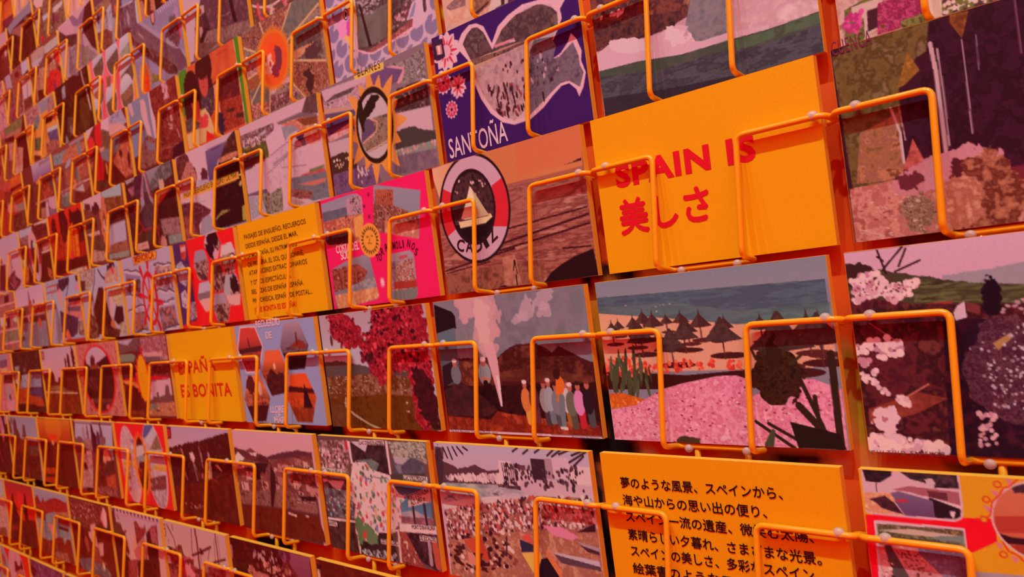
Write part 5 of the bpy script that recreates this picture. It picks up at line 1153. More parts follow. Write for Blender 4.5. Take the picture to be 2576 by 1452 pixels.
@picture(-2, 6, 'postcard of a thin waterfall beside red cliff with blossom')
def art(c):
    c.bg((112,42,37))
    c.n([(148,59,55), (117,39,37), (169,82,67), (95,30,31)], 6, 3, [(0.476,-0.029), (0.989,-0.014), (0.983,0.939), (0.452,0.915), (0.550,0.458)])
    c.gr((139,154,187), (132,148,181), 0, 1, [(0.001,-0.020), (0.459,-0.017), (0.466,0.226), (0.523,0.448), (0.486,0.620), (0.145,0.777), (-0.014,0.700), (-0.014,0.265)])
    c.p((211,185,199), (0.016,-0.014), (0.093,0.005), (0.119,0.177), (0.066,0.196), (0.026,0.086)); c.p((220,188,199), (0.276,0.044), (0.350,0.058), (0.383,0.121), (0.387,0.309), (0.423,0.563), (0.342,0.518), (0.266,0.229))
    c.p((219,199,211), (0.450,-0.011), (0.483,0.010), (0.487,0.197), (0.534,0.397), (0.512,0.601), (0.472,0.616), (0.451,0.294))
    c.n([(106,53,49), (148,94,85), (169,123,115), (95,77,79)], 3, 4, [(0.181,0.616), (0.328,0.513), (0.486,0.620), (0.437,0.919), (0.160,0.924), (0.113,0.853)])
    c.n([(154,141,157), (129,129,157)], 3, 5, [(0.259,0.547), (0.378,0.632), (0.475,0.672), (0.442,0.754), (0.316,0.706)])
    c.n([(95,36,37), (129,59,55)], 3, 6, [(-0.009,0.711), (0.157,0.723), (0.117,0.902), (0.008,0.890)])
    c.n([(79,24,43), (62,21,37)], 5, 7, [(0.791,0.809), (1.013,0.791), (0.995,0.943), (0.763,0.944)])
    c.dots([(228,199,211), (211,170,181), (194,141,145)], 44, 1.5, 3, [(0.738,-0.017), (0.824,-0.019), (0.817,0.148), (0.858,0.217), (0.745,0.219), (0.744,0.093)], 3)
    c.dots([(215,176,175), (178,112,115)], 30, 1.2, 2.6, [(0.780,0.322), (0.891,0.326), (0.857,0.492), (0.749,0.472)], 4)
    c.dots([(211,176,175)], 12, .8, 1.6, [(0.768,0.515), (0.846,0.541), (0.820,0.604), (0.758,0.565)], 5); c.s((186,123,115), 1, (0.557,0.767), (0.791,0.809), (0.905,0.792)); c.s((203,170,175), 2, (0.910,0.634), (0.942,0.742))

@picture(-2, 7, 'postcard with red bullfight capes beside a cliff photo')
def art(c):
    c.bg((132,50,39))
    c.p((225,209,221), (-0.005,-0.013), (0.273,-0.021), (0.615,-0.019), (0.572,0.296), (0.383,0.208), (0.235,-0.006), (0.005,0.159))
    c.n([(175,162,185), (182,197,227), (153,136,174)], 6, 3, [(0.613,-0.011), (0.905,-0.003), (1.004,0.213), (0.851,0.230), (0.588,0.096)])
    c.p((225,185,183), (0.579,0.102), (0.862,0.182), (0.987,0.285), (0.640,0.274), (0.545,0.278))
    c.n([(132,105,83), (115,84,64), (152,130,108)], 4, 4, mask=c.ellm((0.424,0.311), 24, 17, 0, 3, 3))
    c.n([(119,124,133), (143,148,158)], 5, 5, [(0.273,0.392), (0.545,0.413), (0.484,0.601), (0.265,0.490)])
    c.b((225,50,52), (0.308,0.110), 12, 20, 2, 3, 20); c.b((216,50,52), (0.329,0.227), 9, 12, 2, 4); c.b((229,62,58), (0.084,0.259), 14, 13, 3, 5); c.b((207,38,39), (0.236,0.647), 15, 25, 2, 6, 5)
    c.b((225,166,146), (0.325,0.380), 12, 3, 2, 7); c.n([(115,111,133), (132,136,158)], 5, 6, [(-0.069,0.381), (0.082,0.407), (-0.025,0.488), (-0.107,0.464)])
    c.n([(207,117,83), (182,87,64), (225,154,114), (132,50,39)], 4, 7, [(0.577,0.610), (0.800,0.449), (1.002,0.479), (0.995,0.898), (0.815,0.908), (0.641,0.736)])
    c.b((98,26,20), (0.774,0.564), 5, 6, 2, 3); c.b((98,26,27), (0.937,0.700), 4, 12, 2, 4)
    c.n([(124,119,133), (138,130,143)], 5, 8, [(0.637,0.291), (0.821,0.360), (0.728,0.497), (0.607,0.548)])
    c.n([(100,26,20), (109,32,20)], 5, 9, [(0.525,0.631), (0.645,0.719), (0.813,0.917), (0.747,0.942), (0.444,0.905), (0.263,0.912), (0.334,0.684)])
    c.n([(109,69,52), (89,44,30)], 4, 10, [(0.145,0.779), (0.352,0.817), (0.408,0.923), (0.161,0.922)])
    c.b((225,154,96), (0.408,0.651), 3, 8, 2, 4); c.n([(152,87,64), (190,124,96)], 3, 3, [(-0.095,0.487), (0.097,0.486), (0.055,0.586), (-0.145,0.615)])

@picture(-2, 8, 'postcard collage of shields and street views with orange figure')
def art(c):
    c.bg((155,86,75))
    c.p((170,164,178), (0.524,0.041), (1.007,0.033), (1.012,0.077), (0.581,0.085))
    c.n([(118,143,147), (137,169,173), (155,195,199)], 5, 3, [(0.034,0.059), (0.247,0.088), (0.493,0.093), (0.290,0.262), (0.045,0.227)])
    c.n([(221,150,114), (177,92,68), (230,182,140), (118,47,35)], 4, 4, [(0.547,0.083), (1.027,0.141), (0.970,0.241), (0.678,0.298), (0.304,0.276), (0.337,0.151)])
    c.e((135,156,160), (0.823,0.187), 8, 12); c.b((177,195,219), (0.469,0.315), 12, 5, 2, 3, -20)
    c.n([(173,182,206), (135,105,114), (186,214,239)], 4, 5, [(0.059,0.377), (0.242,0.374), (0.206,0.509), (0.053,0.467)])
    c.n([(216,118,101), (177,79,61), (155,111,94), (238,169,140)], 4, 6, [(0.346,0.386), (0.667,0.408), (0.964,0.392), (1.083,0.612), (0.806,0.637), (0.366,0.641)])
    c.s((195,175,166), 2.4, (0.729,0.426), (0.721,0.683)); c.p((126,143,129), (0.658,0.440), (0.720,0.458), (0.717,0.665), (0.639,0.644))
    c.p((238,163,107), (0.469,0.580), (0.634,0.599), (0.643,0.697), (0.565,0.738), (0.457,0.692)); c.p((177,79,48), (0.507,0.599), (0.565,0.606), (0.544,0.688), (0.496,0.676))
    c.s((225,208,212), 2, (0.069,0.681), (0.427,0.675), (0.698,0.677), (1.063,0.691)); c.n([(184,187,194), (135,156,166)], 4, 7, [(0.169,0.716), (0.467,0.721), (0.445,0.804), (0.185,0.792)])
    c.p((198,198,206), (0.583,0.734), (0.803,0.714), (0.822,0.831), (0.576,0.758)); c.n([(120,131,121), (135,163,153), (94,92,81)], 4, 8, [(0.156,0.767), (0.452,0.779), (0.392,0.942), (0.119,0.903)])
    c.n([(118,41,35), (137,60,48)], 4, 9, [(0.561,0.754), (0.818,0.847), (1.062,0.758), (0.999,0.952), (0.726,0.953), (0.491,0.957)])

@picture(-3, 9, 'postcard of four framed photos divided by orange stripes')
def art(c):
    c.bg((239,177,82))
    c.n([(204,135,135), (222,177,185), (136,80,76), (239,229,241)], 4, 3, [(0.021,0.022), (0.488,0.014), (0.490,0.281), (0.232,0.285), (-0.016,0.219)])
    c.n([(120,155,155), (144,158,147), (83,106,89)], 4, 4, [(0.274,0.206), (0.455,0.196), (0.485,0.298), (0.376,0.408), (0.239,0.400)])
    c.gr((162,172,185), (137,155,160), .1, .5, [(0.470,0.007), (0.842,0.037), (0.775,0.210), (0.566,0.217), (0.508,0.214)]); c.s((239,216,208), 2.4, (0.511,0.068), (0.520,0.310)); c.s((239,210,195), 2.4, (0.437,-0.014), (0.844,0.029))
    c.n([(173,129,115), (195,164,162), (118,61,49)], 4, 5, [(0.842,0.037), (1.055,0.056), (1.047,0.282), (0.848,0.281), (0.738,0.278)])
    c.n([(129,48,36), (101,28,22)], 5, 6, [(0.671,0.317), (0.899,0.362), (0.858,0.446), (0.641,0.425)]); c.n([(231,86,76), (213,112,102)], 4, 3, [(0.899,0.362), (1.058,0.374), (1.027,0.487), (0.881,0.427)])
    c.p((195,236,247), (0.674,0.509), (1.031,0.541), (1.029,0.611), (0.677,0.565)); c.n([(123,104,163), (97,82,135), (141,127,185)], 5, 7, [(0.658,0.567), (1.013,0.606), (1.002,0.779), (0.707,0.728)])
    c.n([(156,93,89), (204,138,129), (125,54,49), (226,197,168)], 4, 8, [(0.579,0.715), (1.002,0.779), (0.970,0.964), (0.578,0.925)]); c.s((231,197,149), 2, (0.546,0.631), (0.676,0.773))
    c.n([(136,138,102), (103,119,89), (120,106,62)], 4, 9, [(0.223,0.526), (0.447,0.571), (0.405,0.789), (0.169,0.715)]); c.p((239,203,149), (0.148,0.718), (0.403,0.797), (0.408,0.845), (0.167,0.790)); c.n([(101,51,42), (123,67,49)], 4, 4, [(0.111,0.773), (0.345,0.863), (0.349,0.920), (0.116,0.898)])
    c.n([(213,164,49), (239,197,69)], 3, 4, [(0.023,0.442), (0.219,0.468), (0.113,0.840), (-0.045,0.889)])

@picture(-3, 10, 'postcard of an olive hilltop over a dark doorway')
def art(c):
    c.bg((160,99,84))
    c.n([(126,130,81), (140,144,91), (160,165,109)], 5, 3, [(0.183,0.010), (0.724,0.013), (0.986,0.061), (0.908,0.192), (0.574,0.241), (0.246,0.152)])
    c.n([(183,120,109), (210,161,137), (160,93,81)], 4, 4, [(0.252,0.135), (0.850,0.190), (0.851,0.252), (0.564,0.274), (0.217,0.179)])
    c.n([(122,34,28), (104,27,24)], 5, 5, [(0.172,0.183), (0.537,0.229), (0.581,0.352), (0.173,0.248)])
    c.p((122,31,28), (0.965,0.001), (1.035,0.025), (1.017,0.282), (0.826,0.271))
    c.p((108,27,28), (0.636,0.306), (1.053,0.355), (1.001,0.924), (0.714,0.913), (0.803,0.547), (0.612,0.451))
    c.n([(210,141,123), (232,196,172), (183,113,95), (246,237,228)], 4, 6, [(0.302,0.317), (0.618,0.364), (0.607,0.468), (0.826,0.536), (0.681,0.957), (0.372,0.907), (0.235,0.601)])
    c.n([(140,58,53), (183,113,95)], 3, 7, [(0.233,0.609), (0.413,0.635), (0.325,0.857), (0.221,0.717)]); c.p((228,202,193), (0.470,0.789), (0.697,0.836), (0.686,0.941), (0.413,0.909))
    c.n([(219,165,151), (192,120,112)], 4, 8, [(-0.064,-0.044), (0.183,0.010), (0.197,0.173), (-0.118,0.127)])

@picture(-3, 11, "deep red postcard at the picture's left edge, upper")
def art(c):
    c.bg((160,58,53))
    c.n([(140,44,39), (192,86,67), (210,147,137)], 8, 4)
    c.p((210,202,207), (.3,-.1), (1.1,-.1), (1.1,.3), (.6,.4))

@picture(-4, 6, 'postcard of a dark crowd scene with pale dancing figure')
def art(c):
    c.bg((114,45,38))
    c.n([(129,47,40), (98,36,29), (145,67,55), (77,31,26)], 6, 3)
    c.b((216,151,115), (0.270,0.765), 8, 12, 3, 4); c.b((207,167,155), (0.305,0.825), 3, 7, 1, 5); c.n([(166,106,75), (199,128,92)], 4, 5, [(0.416,0.820), (0.525,0.839), (0.518,0.871), (0.407,0.842)])
    c.b((191,134,132), (0.029,0.793), 10, 16, 3, 6); c.s((191,154,132), 2, (0.004,0.698), (0.051,0.764)); c.b((77,33,23), (0.365,0.794), 10, 14, 3, 8)

@picture(-4, 7, 'postcard collage of palms, white houses and mauve rocks')
def art(c):
    c.bg((120,77,95))
    c.n([(150,107,92), (171,139,116), (131,83,68)], 4, 3, [(-0.001,0.191), (0.241,0.196), (0.441,0.247), (0.408,0.341), (0.149,0.340)])
    c.p((197,195,213), (0.016,0.314), (0.158,0.351), (0.281,0.360), (0.445,0.323), (0.327,0.914), (-0.040,0.687), (-0.020,0.362))
    c.n([(188,195,219), (156,145,178), (205,213,231), (136,124,158)], 5, 4, [(0.044,0.392), (0.182,0.394), (0.432,0.378), (0.406,0.626), (0.248,0.590), (0.028,0.551)])
    c.e((107,83,98), (0.079,0.390), 6, 8); c.n([(131,71,62), (171,113,92), (99,48,43), (205,148,128)], 4, 5, [(0.012,0.569), (0.223,0.603), (0.365,0.706), (0.337,0.918), (0.180,0.874), (-0.042,0.841)])
    c.n([(187,186,198), (156,145,163)], 5, 6, [(0.400,0.512), (0.496,0.570), (0.415,0.915), (0.347,0.923)]); c.n([(114,66,80), (150,95,98), (95,54,68)], 5, 7, [(0.435,0.318), (0.596,0.325), (0.550,0.522), (0.462,0.529), (0.419,0.434)]); c.b((222,113,92), (0.513,0.449), 4, 4, 2, 3)
    c.p((156,160,198), (0.655,0.391), (0.925,0.467), (0.917,0.546), (0.664,0.486)); c.s((222,213,231), 1.8, (0.622,0.484), (0.781,0.520), (0.920,0.535))
    c.n([(116,77,98), (141,107,125), (95,60,80)], 6, 8, [(0.631,0.494), (0.954,0.558), (0.945,0.867), (0.679,0.875), (0.574,0.876), (0.582,0.611)])
    c.b((180,163,189), (0.768,0.712), 4, 9, 2, 3); c.n([(107,48,56), (129,60,68)], 5, 9, [(0.601,0.803), (0.743,0.820), (0.984,1.003), (0.957,1.121), (0.788,1.117), (0.781,0.970)]); c.s((197,154,170), 2.4, (0.696,0.665), (0.683,0.768))
    c.p((197,213,231), (0.958,0.542), (0.995,0.555), (0.992,0.877), (0.945,0.867)); c.s((197,160,158), 2, (0.582,0.660), (0.574,0.876))

@picture(-4, 8, 'postcard of icy falls below mauve peaks and pink clouds')
def art(c):
    c.bg((99,39,34))
    c.gr((222,189,201), (197,172,195), 0, .4)
    c.p((156,124,158), (0.370,0.011), (0.465,0.008), (0.597,0.148), (0.684,0.094), (0.820,0.056), (0.753,0.251), (0.573,0.243), (0.442,0.172))
    c.p((222,186,195), (0.470,-0.155), (0.761,-0.068), (0.828,0.022), (0.620,0.130), (0.513,0.041)); c.p((218,183,201), (0.089,0.037), (0.334,0.072), (0.450,0.214), (0.480,0.316), (0.360,0.339), (0.164,0.201), (0.064,0.055))
    c.n([(109,48,37), (88,33,31), (124,60,56)], 5, 3, [(0.820,0.056), (1.001,0.033), (1.040,0.572), (1.000,0.805), (0.874,0.684), (0.726,0.428), (0.687,0.296)])
    c.n([(97,45,43), (118,71,62)], 4, 4, [(0.039,0.074), (0.217,0.225), (0.446,0.300), (0.530,0.338), (0.494,0.477), (0.311,0.455), (0.222,0.277), (-0.032,0.263)])
    c.n([(131,101,116), (158,136,146), (180,166,176), (114,71,86)], 4, 5, [(0.263,0.493), (0.494,0.477), (0.655,0.568), (0.862,0.735), (0.989,0.847), (0.779,0.926), (0.547,0.848), (0.255,0.894), (0.161,0.807)])
    c.n([(150,124,116), (171,160,152), (131,95,86)], 3, 6, [(0.613,0.588), (0.815,0.639), (0.752,0.896), (0.533,0.833)]); c.s((180,160,158), 2.4, (0.818,0.631), (0.974,0.840))
    c.n([(80,27,25), (92,36,31)], 4, 7, [(0.013,0.847), (0.274,0.892), (0.475,0.915), (0.702,0.951), (0.641,1.194), (-0.003,0.982)]); c.s((180,166,164), 5, (0.509,0.929), (0.543,1.156))

@picture(-4, 9, 'postcard of red flowers beside a brown rocky gorge')
def art(c):
    c.bg((154,89,66))
    c.p((202,208,206), (0.561,0.085), (1.061,0.101), (1.080,0.240), (0.660,0.234), (0.548,0.204)); c.p((202,183,174), (0.094,0.038), (0.353,0.022), (0.563,0.076), (0.530,0.197), (0.096,0.179))
    c.p((202,202,225), (0.077,0.171), (0.427,0.201), (0.548,0.204), (0.332,0.317), (0.095,0.259))
    c.n([(134,89,79), (154,108,91)], 4, 3, [(0.323,0.275), (0.607,0.278), (0.602,0.440), (0.338,0.369)]); c.n([(211,158,130), (185,114,91), (228,202,174), (154,89,66)], 4, 4, [(0.317,0.370), (0.587,0.424), (0.861,0.425), (0.858,0.575), (0.516,0.608), (0.425,0.864), (0.100,0.840), (0.173,0.509)])
    c.n([(121,45,34), (102,36,31), (137,64,40)], 5, 5, [(0.165,0.685), (0.454,0.758), (0.443,0.871), (0.152,0.880)]); c.n([(102,33,27), (117,45,34)], 5, 6, [(1.055,0.265), (1.155,0.375), (1.043,0.726), (0.905,0.613)])
    c.n([(237,39,34), (247,83,72), (193,27,27), (247,108,98)], 4, 7, [(0.675,0.537), (0.890,0.598), (0.988,0.723), (0.931,0.868), (0.695,0.890), (0.464,0.869), (0.517,0.676)])
    c.n([(228,52,47), (246,95,85)], 3, 8, [(0.897,0.290), (1.087,0.354), (1.037,0.612), (0.936,0.569), (0.853,0.383)]); c.b((219,208,174), (0.783,0.354), 9, 7, 3, 3); c.b((237,202,193), (0.991,0.574), 5, 6, 2, 4); c.b((154,52,98), (0.752,0.826), 7, 8, 2, 5)

@picture(-4, 10, 'postcard collage of old town views with pink divides')
def art(c):
    c.bg((181,105,91))
    c.n([(158,82,77), (189,129,118), (127,62,57), (216,168,165)], 4, 3)
    c.p((197,188,213), (0.087,-0.036), (0.299,0.038), (0.331,0.289), (0.104,0.224)); c.p((207,222,247), (0.756,0.016), (1.095,0.057), (1.070,0.226), (0.769,0.229), (0.744,0.184)); c.p((102,42,50), (0.795,0.228), (1.045,0.227), (1.055,0.277), (0.831,0.277))
    c.p((225,215,226), (0.713,0.333), (1.045,0.397), (0.990,0.670), (0.696,0.651)); c.s((138,82,98), 3, (0.882,0.446), (0.844,0.660)); c.s((243,228,220), 2.2, (0.719,0.312), (0.640,0.839), (0.641,1.095)); c.n([(120,56,50), (140,76,64)], 4, 4, [(0.712,0.680), (1.009,0.689), (0.993,0.830), (0.689,0.845)])
    c.n([(234,175,192), (207,135,145), (247,222,240)], 3, 5, [(0.703,0.885), (1.019,0.908), (0.960,1.114), (0.690,1.101)]); c.p((234,188,192), (0.457,0.844), (0.663,0.847), (0.648,0.900), (0.471,0.884))
    c.n([(189,109,77), (163,89,64)], 4, 6, [(0.394,0.171), (0.679,0.273), (0.605,0.523), (0.362,0.455)]); c.p((138,42,37), (0.477,0.075), (0.647,0.121), (0.642,0.224), (0.451,0.159)); c.b((243,235,213), (0.356,-0.057), 6, 10, 2, 4); c.n([(158,56,91), (189,122,138)], 4, 7, [(0.156,0.593), (0.382,0.652), (0.324,0.844), (0.128,0.775)])
    c.n([(230,182,165), (207,135,118)], 4, 8, [(-0.202,0.019), (0.059,0.098), (0.069,0.247), (-0.220,0.259)])

@picture(-4, 11, 'pale pink postcard fragment near the left edge')
def art(c):
    c.bg((216,155,165))
    c.n([(207,135,145), (234,195,213), (158,82,98)], 8, 3)

@picture(-5, 8, 'postcard of a pink sky over dark cliffs, top left')
def art(c):
    c.bg((239,189,189))
    c.n([(239,189,189), (235,207,207), (231,172,176)], 10, 3); c.n([(107,48,40), (122,60,43)], 5, 4, [(0.516,0.878), (0.732,0.879), (0.711,1.074), (0.681,1.149), (0.422,1.115), (0.476,0.990)]); c.p((188,48,62), (0.344,0.853), (0.653,0.863), (0.622,0.877), (0.369,0.869)); c.n([(197,172,189), (222,189,207)], 4, 5, [(-0.198,0.727), (0.004,0.855), (-0.124,0.920), (-0.236,0.868)]); c.p((180,195,219), (0.367,0.877), (0.516,0.878), (0.483,0.963), (0.370,0.957))

@picture(-5, 9, 'postcard collage of brown streets with one red flower')
def art(c):
    c.bg((156,111,94))
    c.n([(136,91,68), (178,149,127), (103,53,42), (205,187,172)], 4, 3)
    c.p((240,213,212), (0.068,0.045), (0.412,0.177), (0.326,0.286), (0.143,0.237), (0.048,0.116)); c.p((205,219,244), (0.269,0.438), (0.530,0.485), (0.514,0.543), (0.299,0.532)); c.p((222,219,225), (0.640,0.473), (0.980,0.501), (0.951,0.563), (0.729,0.581), (0.621,0.542))
    c.n([(129,59,74), (156,85,107)], 4, 4, [(0.603,0.559), (0.862,0.709), (0.778,0.734), (0.571,0.726)]); c.b((247,66,61), (0.216,0.827), 8, 9, 3, 4); c.b((196,47,114), (0.197,0.845), 4, 5, 2, 5); c.n([(213,200,186), (187,162,140)], 4, 5, [(0.037,0.354), (0.200,0.485), (0.141,0.592), (0.030,0.581)])

@picture(-5, 10, 'postcard of dark cliff below grey-blue diagonal sky')
def art(c):
    c.bg((112,40,35))
    c.n([(121,47,38), (96,34,22), (134,59,51)], 8, 3)
    c.p((163,163,189), (0.016,0.051), (0.843,-0.039), (1.107,0.073), (1.050,0.200), (0.698,0.158), (0.268,0.157), (0.109,0.218)); c.p((247,206,218), (1.112,0.056), (1.376,0.131), (1.332,0.289), (1.024,0.216)); c.p((222,213,238), (0.590,-0.225), (0.868,-0.125), (0.843,-0.039), (0.562,-0.058))
    c.n([(196,136,140), (165,104,107), (187,162,159)], 4, 4, [(0.239,0.175), (0.675,0.236), (0.582,0.474), (0.337,0.312), (0.156,0.219)]); c.p((136,117,94), (0.703,0.140), (0.904,0.266), (0.718,0.237))

@picture(-5, 11, 'dark red postcard with pale flecks under pink sky')
def art(c):
    c.bg((138,53,48))
    c.p((222,194,212), (0.275,-0.092), (1.075,0.077), (1.057,0.292), (0.682,0.287), (0.191,0.162)); c.n([(156,66,61), (123,47,38), (187,104,94)], 5, 3, [(0.676,0.306), (1.096,0.404), (1.029,0.780), (0.566,0.653)]); c.b((231,213,205), (0.890,0.432), 8, 6, 2, 3); c.b((240,232,218), (1.013,0.794), 6, 9, 2, 4)

@picture(-6, 10, 'pink postcard of pale flesh tones at the top edge')
def art(c):
    c.bg((244,213,212))
    c.n([(247,219,218), (231,200,199), (222,200,218)], 8, 3)

@picture(-6, 11, 'postcard of an orange glow over dark purple ground')
def art(c):
    c.bg((222,117,61))
    c.gr((205,85,48), (240,143,68), .2, .7); c.n([(136,53,81), (156,66,87)], 5, 3, [(0.519,0.654), (1.133,0.735), (1.014,0.814), (0.482,0.854)])

@picture(-1, 4, 'postcard collage of coves around a pale sketched map')
def art(c):
    c.bg((215,195,212))
    c.n([(126,92,100), (165,138,147), (95,69,65), (190,178,183)], 4, 3, [(-0.006,0.088), (0.460,0.106), (0.452,0.220), (0.333,0.227), (0.350,0.405), (-0.017,0.218)])
    c.n([(110,92,48), (89,98,42), (126,115,65)], 5, 4, [(-0.017,0.218), (0.365,0.246), (0.348,0.414), (-0.007,0.450)]); c.dots([(207,178,194), (223,212,218)], 46, .8, 1.6, [(0.021,0.154), (0.343,0.166), (0.314,0.266), (0.032,0.234)], 3); c.p((190,189,212), (0.247,0.162), (0.349,0.132), (0.355,0.170), (0.268,0.178))
    c.b((93,58,59), (0.071,0.378), 22, 10, 3, 3, -15)
    c.n([(93,69,71), (114,92,89)], 4, 5, [(0.801,0.137), (0.888,-0.002), (1.001,-0.001), (0.990,0.196)]); c.p((126,115,124), (0.504,0.121), (0.794,0.118), (0.979,0.201), (0.975,0.225), (0.523,0.146))
    c.n([(223,161,136), (198,126,106), (231,189,165)], 4, 6, [(0.545,0.153), (0.733,0.157), (0.996,0.223), (0.979,0.453), (0.857,0.448), (0.774,0.301)]); c.n([(126,69,48), (145,92,59)], 4, 7, [(0.732,0.165), (0.976,0.217), (0.974,0.292), (0.824,0.257)])
    c.n([(142,155,177), (167,175,183)], 5, 3, [(0.551,0.182), (0.682,0.200), (0.758,0.269), (0.636,0.281), (0.571,0.331)]); c.n([(138,165,183), (120,141,162)], 4, 4, [(0.743,0.360), (0.808,0.355), (0.815,0.443), (0.772,0.447)]); c.b((77,52,89), (0.758,0.338), 6, 4, 2, 3)
    c.p((219,198,215), (0.752,0.441), (0.989,0.456), (0.985,0.674), (0.778,0.673), (0.777,0.483))
    c.n([(110,132,83), (126,143,100)], 4, 5, [(0.809,0.674), (0.985,0.674), (0.991,0.700), (0.814,0.710)]); c.n([(182,86,95), (198,115,118)], 3, 6, [(0.709,0.698), (0.989,0.708), (0.993,0.751), (0.707,0.714)])
    c.n([(108,126,140), (120,138,153), (95,111,128)], 5, 7, [(0.578,0.696), (1.003,0.746), (0.996,0.987), (0.803,0.974), (0.570,0.810)]); c.p((207,135,124), (0.653,0.778), (0.985,0.800), (0.980,0.832), (0.846,0.838))
    c.n([(126,69,71), (165,115,112), (93,46,48)], 3, 8, [(0.551,0.787), (0.818,0.883), (0.807,0.949), (0.662,0.921), (0.549,0.866)]); c.n([(174,149,153), (190,172,171)], 5, 9, [(0.538,0.864), (0.729,0.973), (0.609,0.979), (0.527,0.932)])
    c.p((211,201,218), (0.004,0.463), (0.219,0.459), (0.161,0.722), (-0.001,0.709)); c.p((112,103,136), (-0.001,0.709), (0.272,0.714), (0.273,0.778), (0.008,0.730)); c.n([(182,195,218), (151,171,187), (211,212,229)], 4, 10, [(0.008,0.730), (0.199,0.787), (0.209,0.939), (0.001,0.985)]); c.n([(93,92,71), (126,135,118), (174,178,171), (71,63,48)], 3, 11, [(0.191,0.758), (0.467,0.747), (0.439,0.983), (0.226,0.980)])
    c.p((219,201,215), (0.462,0.709), (0.507,0.713), (0.507,0.981), (0.450,0.986)); c.s((77,40,42), 2, (-0.065,0.481), (-0.038,0.479))
    c.p((211,195,215), (0.334,0.218), (0.546,0.145), (0.573,0.322), (0.656,0.358), (0.723,0.353), (0.752,0.441), (0.788,0.607), (0.699,0.695), (0.578,0.696), (0.519,0.707), (0.308,0.787), (0.241,0.687), (0.257,0.451), (0.359,0.418))
    c.p((219,204,221), (0.346,0.222), (0.540,0.147), (0.571,0.331), (0.361,0.409)); c.n([(207,189,209), (219,206,224), (194,172,194)], 6, 12, [(0.269,0.455), (0.610,0.369), (0.719,0.378), (0.778,0.604), (0.544,0.696), (0.309,0.778)], .8)
    for a_ in (((0.361,0.409), (0.626,0.339)), ((0.390,0.517), (0.744,0.421)), ((0.297,0.573), (0.581,0.475)), ((0.486,0.564), (0.786,0.624)), ((0.651,0.391), (0.752,0.441))): c.s((145,121,147), .8, *a_)
    c.n([(182,172,188), (165,149,171)], 4, 3, [(0.394,0.492), (0.600,0.428), (0.596,0.453), (0.401,0.521)])
    c.p((145,69,83), (0.600,0.694), (0.643,0.705), (0.642,0.710), (0.600,0.698))

@picture(-1, 5, 'LLORET DE MAR postcard with yellow title strip over coves')
def art(c):
    c.bg((211,196,214))
    c.p((219,202,220), (0.122,-0.006), (0.532,-0.002), (0.512,0.427), (0.044,0.446)); c.p((211,196,217), (0.532,-0.002), (0.990,-0.004), (1.081,-0.006), (1.077,0.074), (0.543,0.071))
    c.n([(78,36,44), (99,48,50), (129,78,74), (62,27,35)], 5, 3, [(0.019,0.018), (0.177,-0.007), (0.231,0.064), (0.240,0.156), (0.321,0.215), (0.335,0.343), (0.281,0.418), (-0.043,0.387)]); c.n([(169,107,104), (202,149,141), (148,84,80)], 3, 4, [(0.195,0.107), (0.270,0.138), (0.335,0.343), (0.249,0.445), (0.064,0.415), (0.008,0.345)]); c.b((97,48,56), (0.451,0.349), 8, 7, 3, 5); c.p((186,184,214), (0.345,0.364), (0.493,0.395), (0.511,0.435), (0.316,0.445))
    c.gr((118,110,159), (88,69,121), .1, .5, [(0.515,0.088), (0.580,0.074), (0.952,0.074), (0.683,0.251), (0.614,0.420), (0.512,0.427)]); c.p((112,72,110), (0.591,0.086), (0.810,0.087), (0.734,0.105), (0.613,0.101))
    c.n([(95,54,44), (72,39,38), (129,78,56)], 4, 6, [(0.874,0.057), (0.990,-0.004), (1.006,0.281), (0.821,0.409), (0.661,0.364), (0.691,0.270), (0.769,0.175)]); c.n([(194,113,92), (219,161,129), (169,95,74)], 3, 7, [(0.686,0.235), (0.834,0.212), (0.993,0.227), (0.984,0.274), (0.725,0.280)])
    c.n([(57,18,30), (45,18,25), (70,24,38)], 7, 8, [(0.662,0.296), (1.014,0.299), (1.009,0.512), (0.992,0.977), (0.714,0.983), (0.523,0.960), (0.537,0.624)]); c.b((202,196,129), (0.976,0.568), 3, 3, 1, 3); c.p((162,161,92), (0.530,0.857), (0.655,0.782), (0.794,0.806), (0.621,0.834), (0.541,0.868)); c.p((177,184,80), (0.955,0.811), (1.001,0.806), (0.994,0.969), (0.940,0.957))
    c.p((218,205,223), (0.040,0.464), (0.507,0.521), (0.498,0.963), (0.327,0.989), (-0.023,0.983)); c.n([(95,36,56), (129,72,86), (76,30,44), (169,119,129)], 4, 9, [(-0.008,0.562), (0.130,0.568), (0.284,0.606), (0.400,0.678), (0.489,0.743), (0.457,0.779), (0.351,0.799), (0.260,0.859), (0.260,0.994), (-0.025,0.992)]); c.p((165,172,201), (0.324,0.802), (0.468,0.791), (0.498,0.963), (0.260,0.994)); c.s((177,190,220), 1.5, (0.296,0.609), (0.412,0.619))
    c.n([(177,107,104), (129,60,56)], 3, 5, [(0.004,0.712), (0.126,0.722), (0.248,0.991), (0.002,0.997)])
    c.p((236,187,74), (0.037,0.445), (0.967,0.434), (0.968,0.517), (0.042,0.524)); c.s((228,243,214), 1.2, (0.976,0.478), (1.026,0.479))
    return [((112,101,19), .0, .95, [('PAISAJE DE ENSUEÑO EN LLORET DE MAR', (0.068,0.501), (0.948,0.488), 6.2)])]

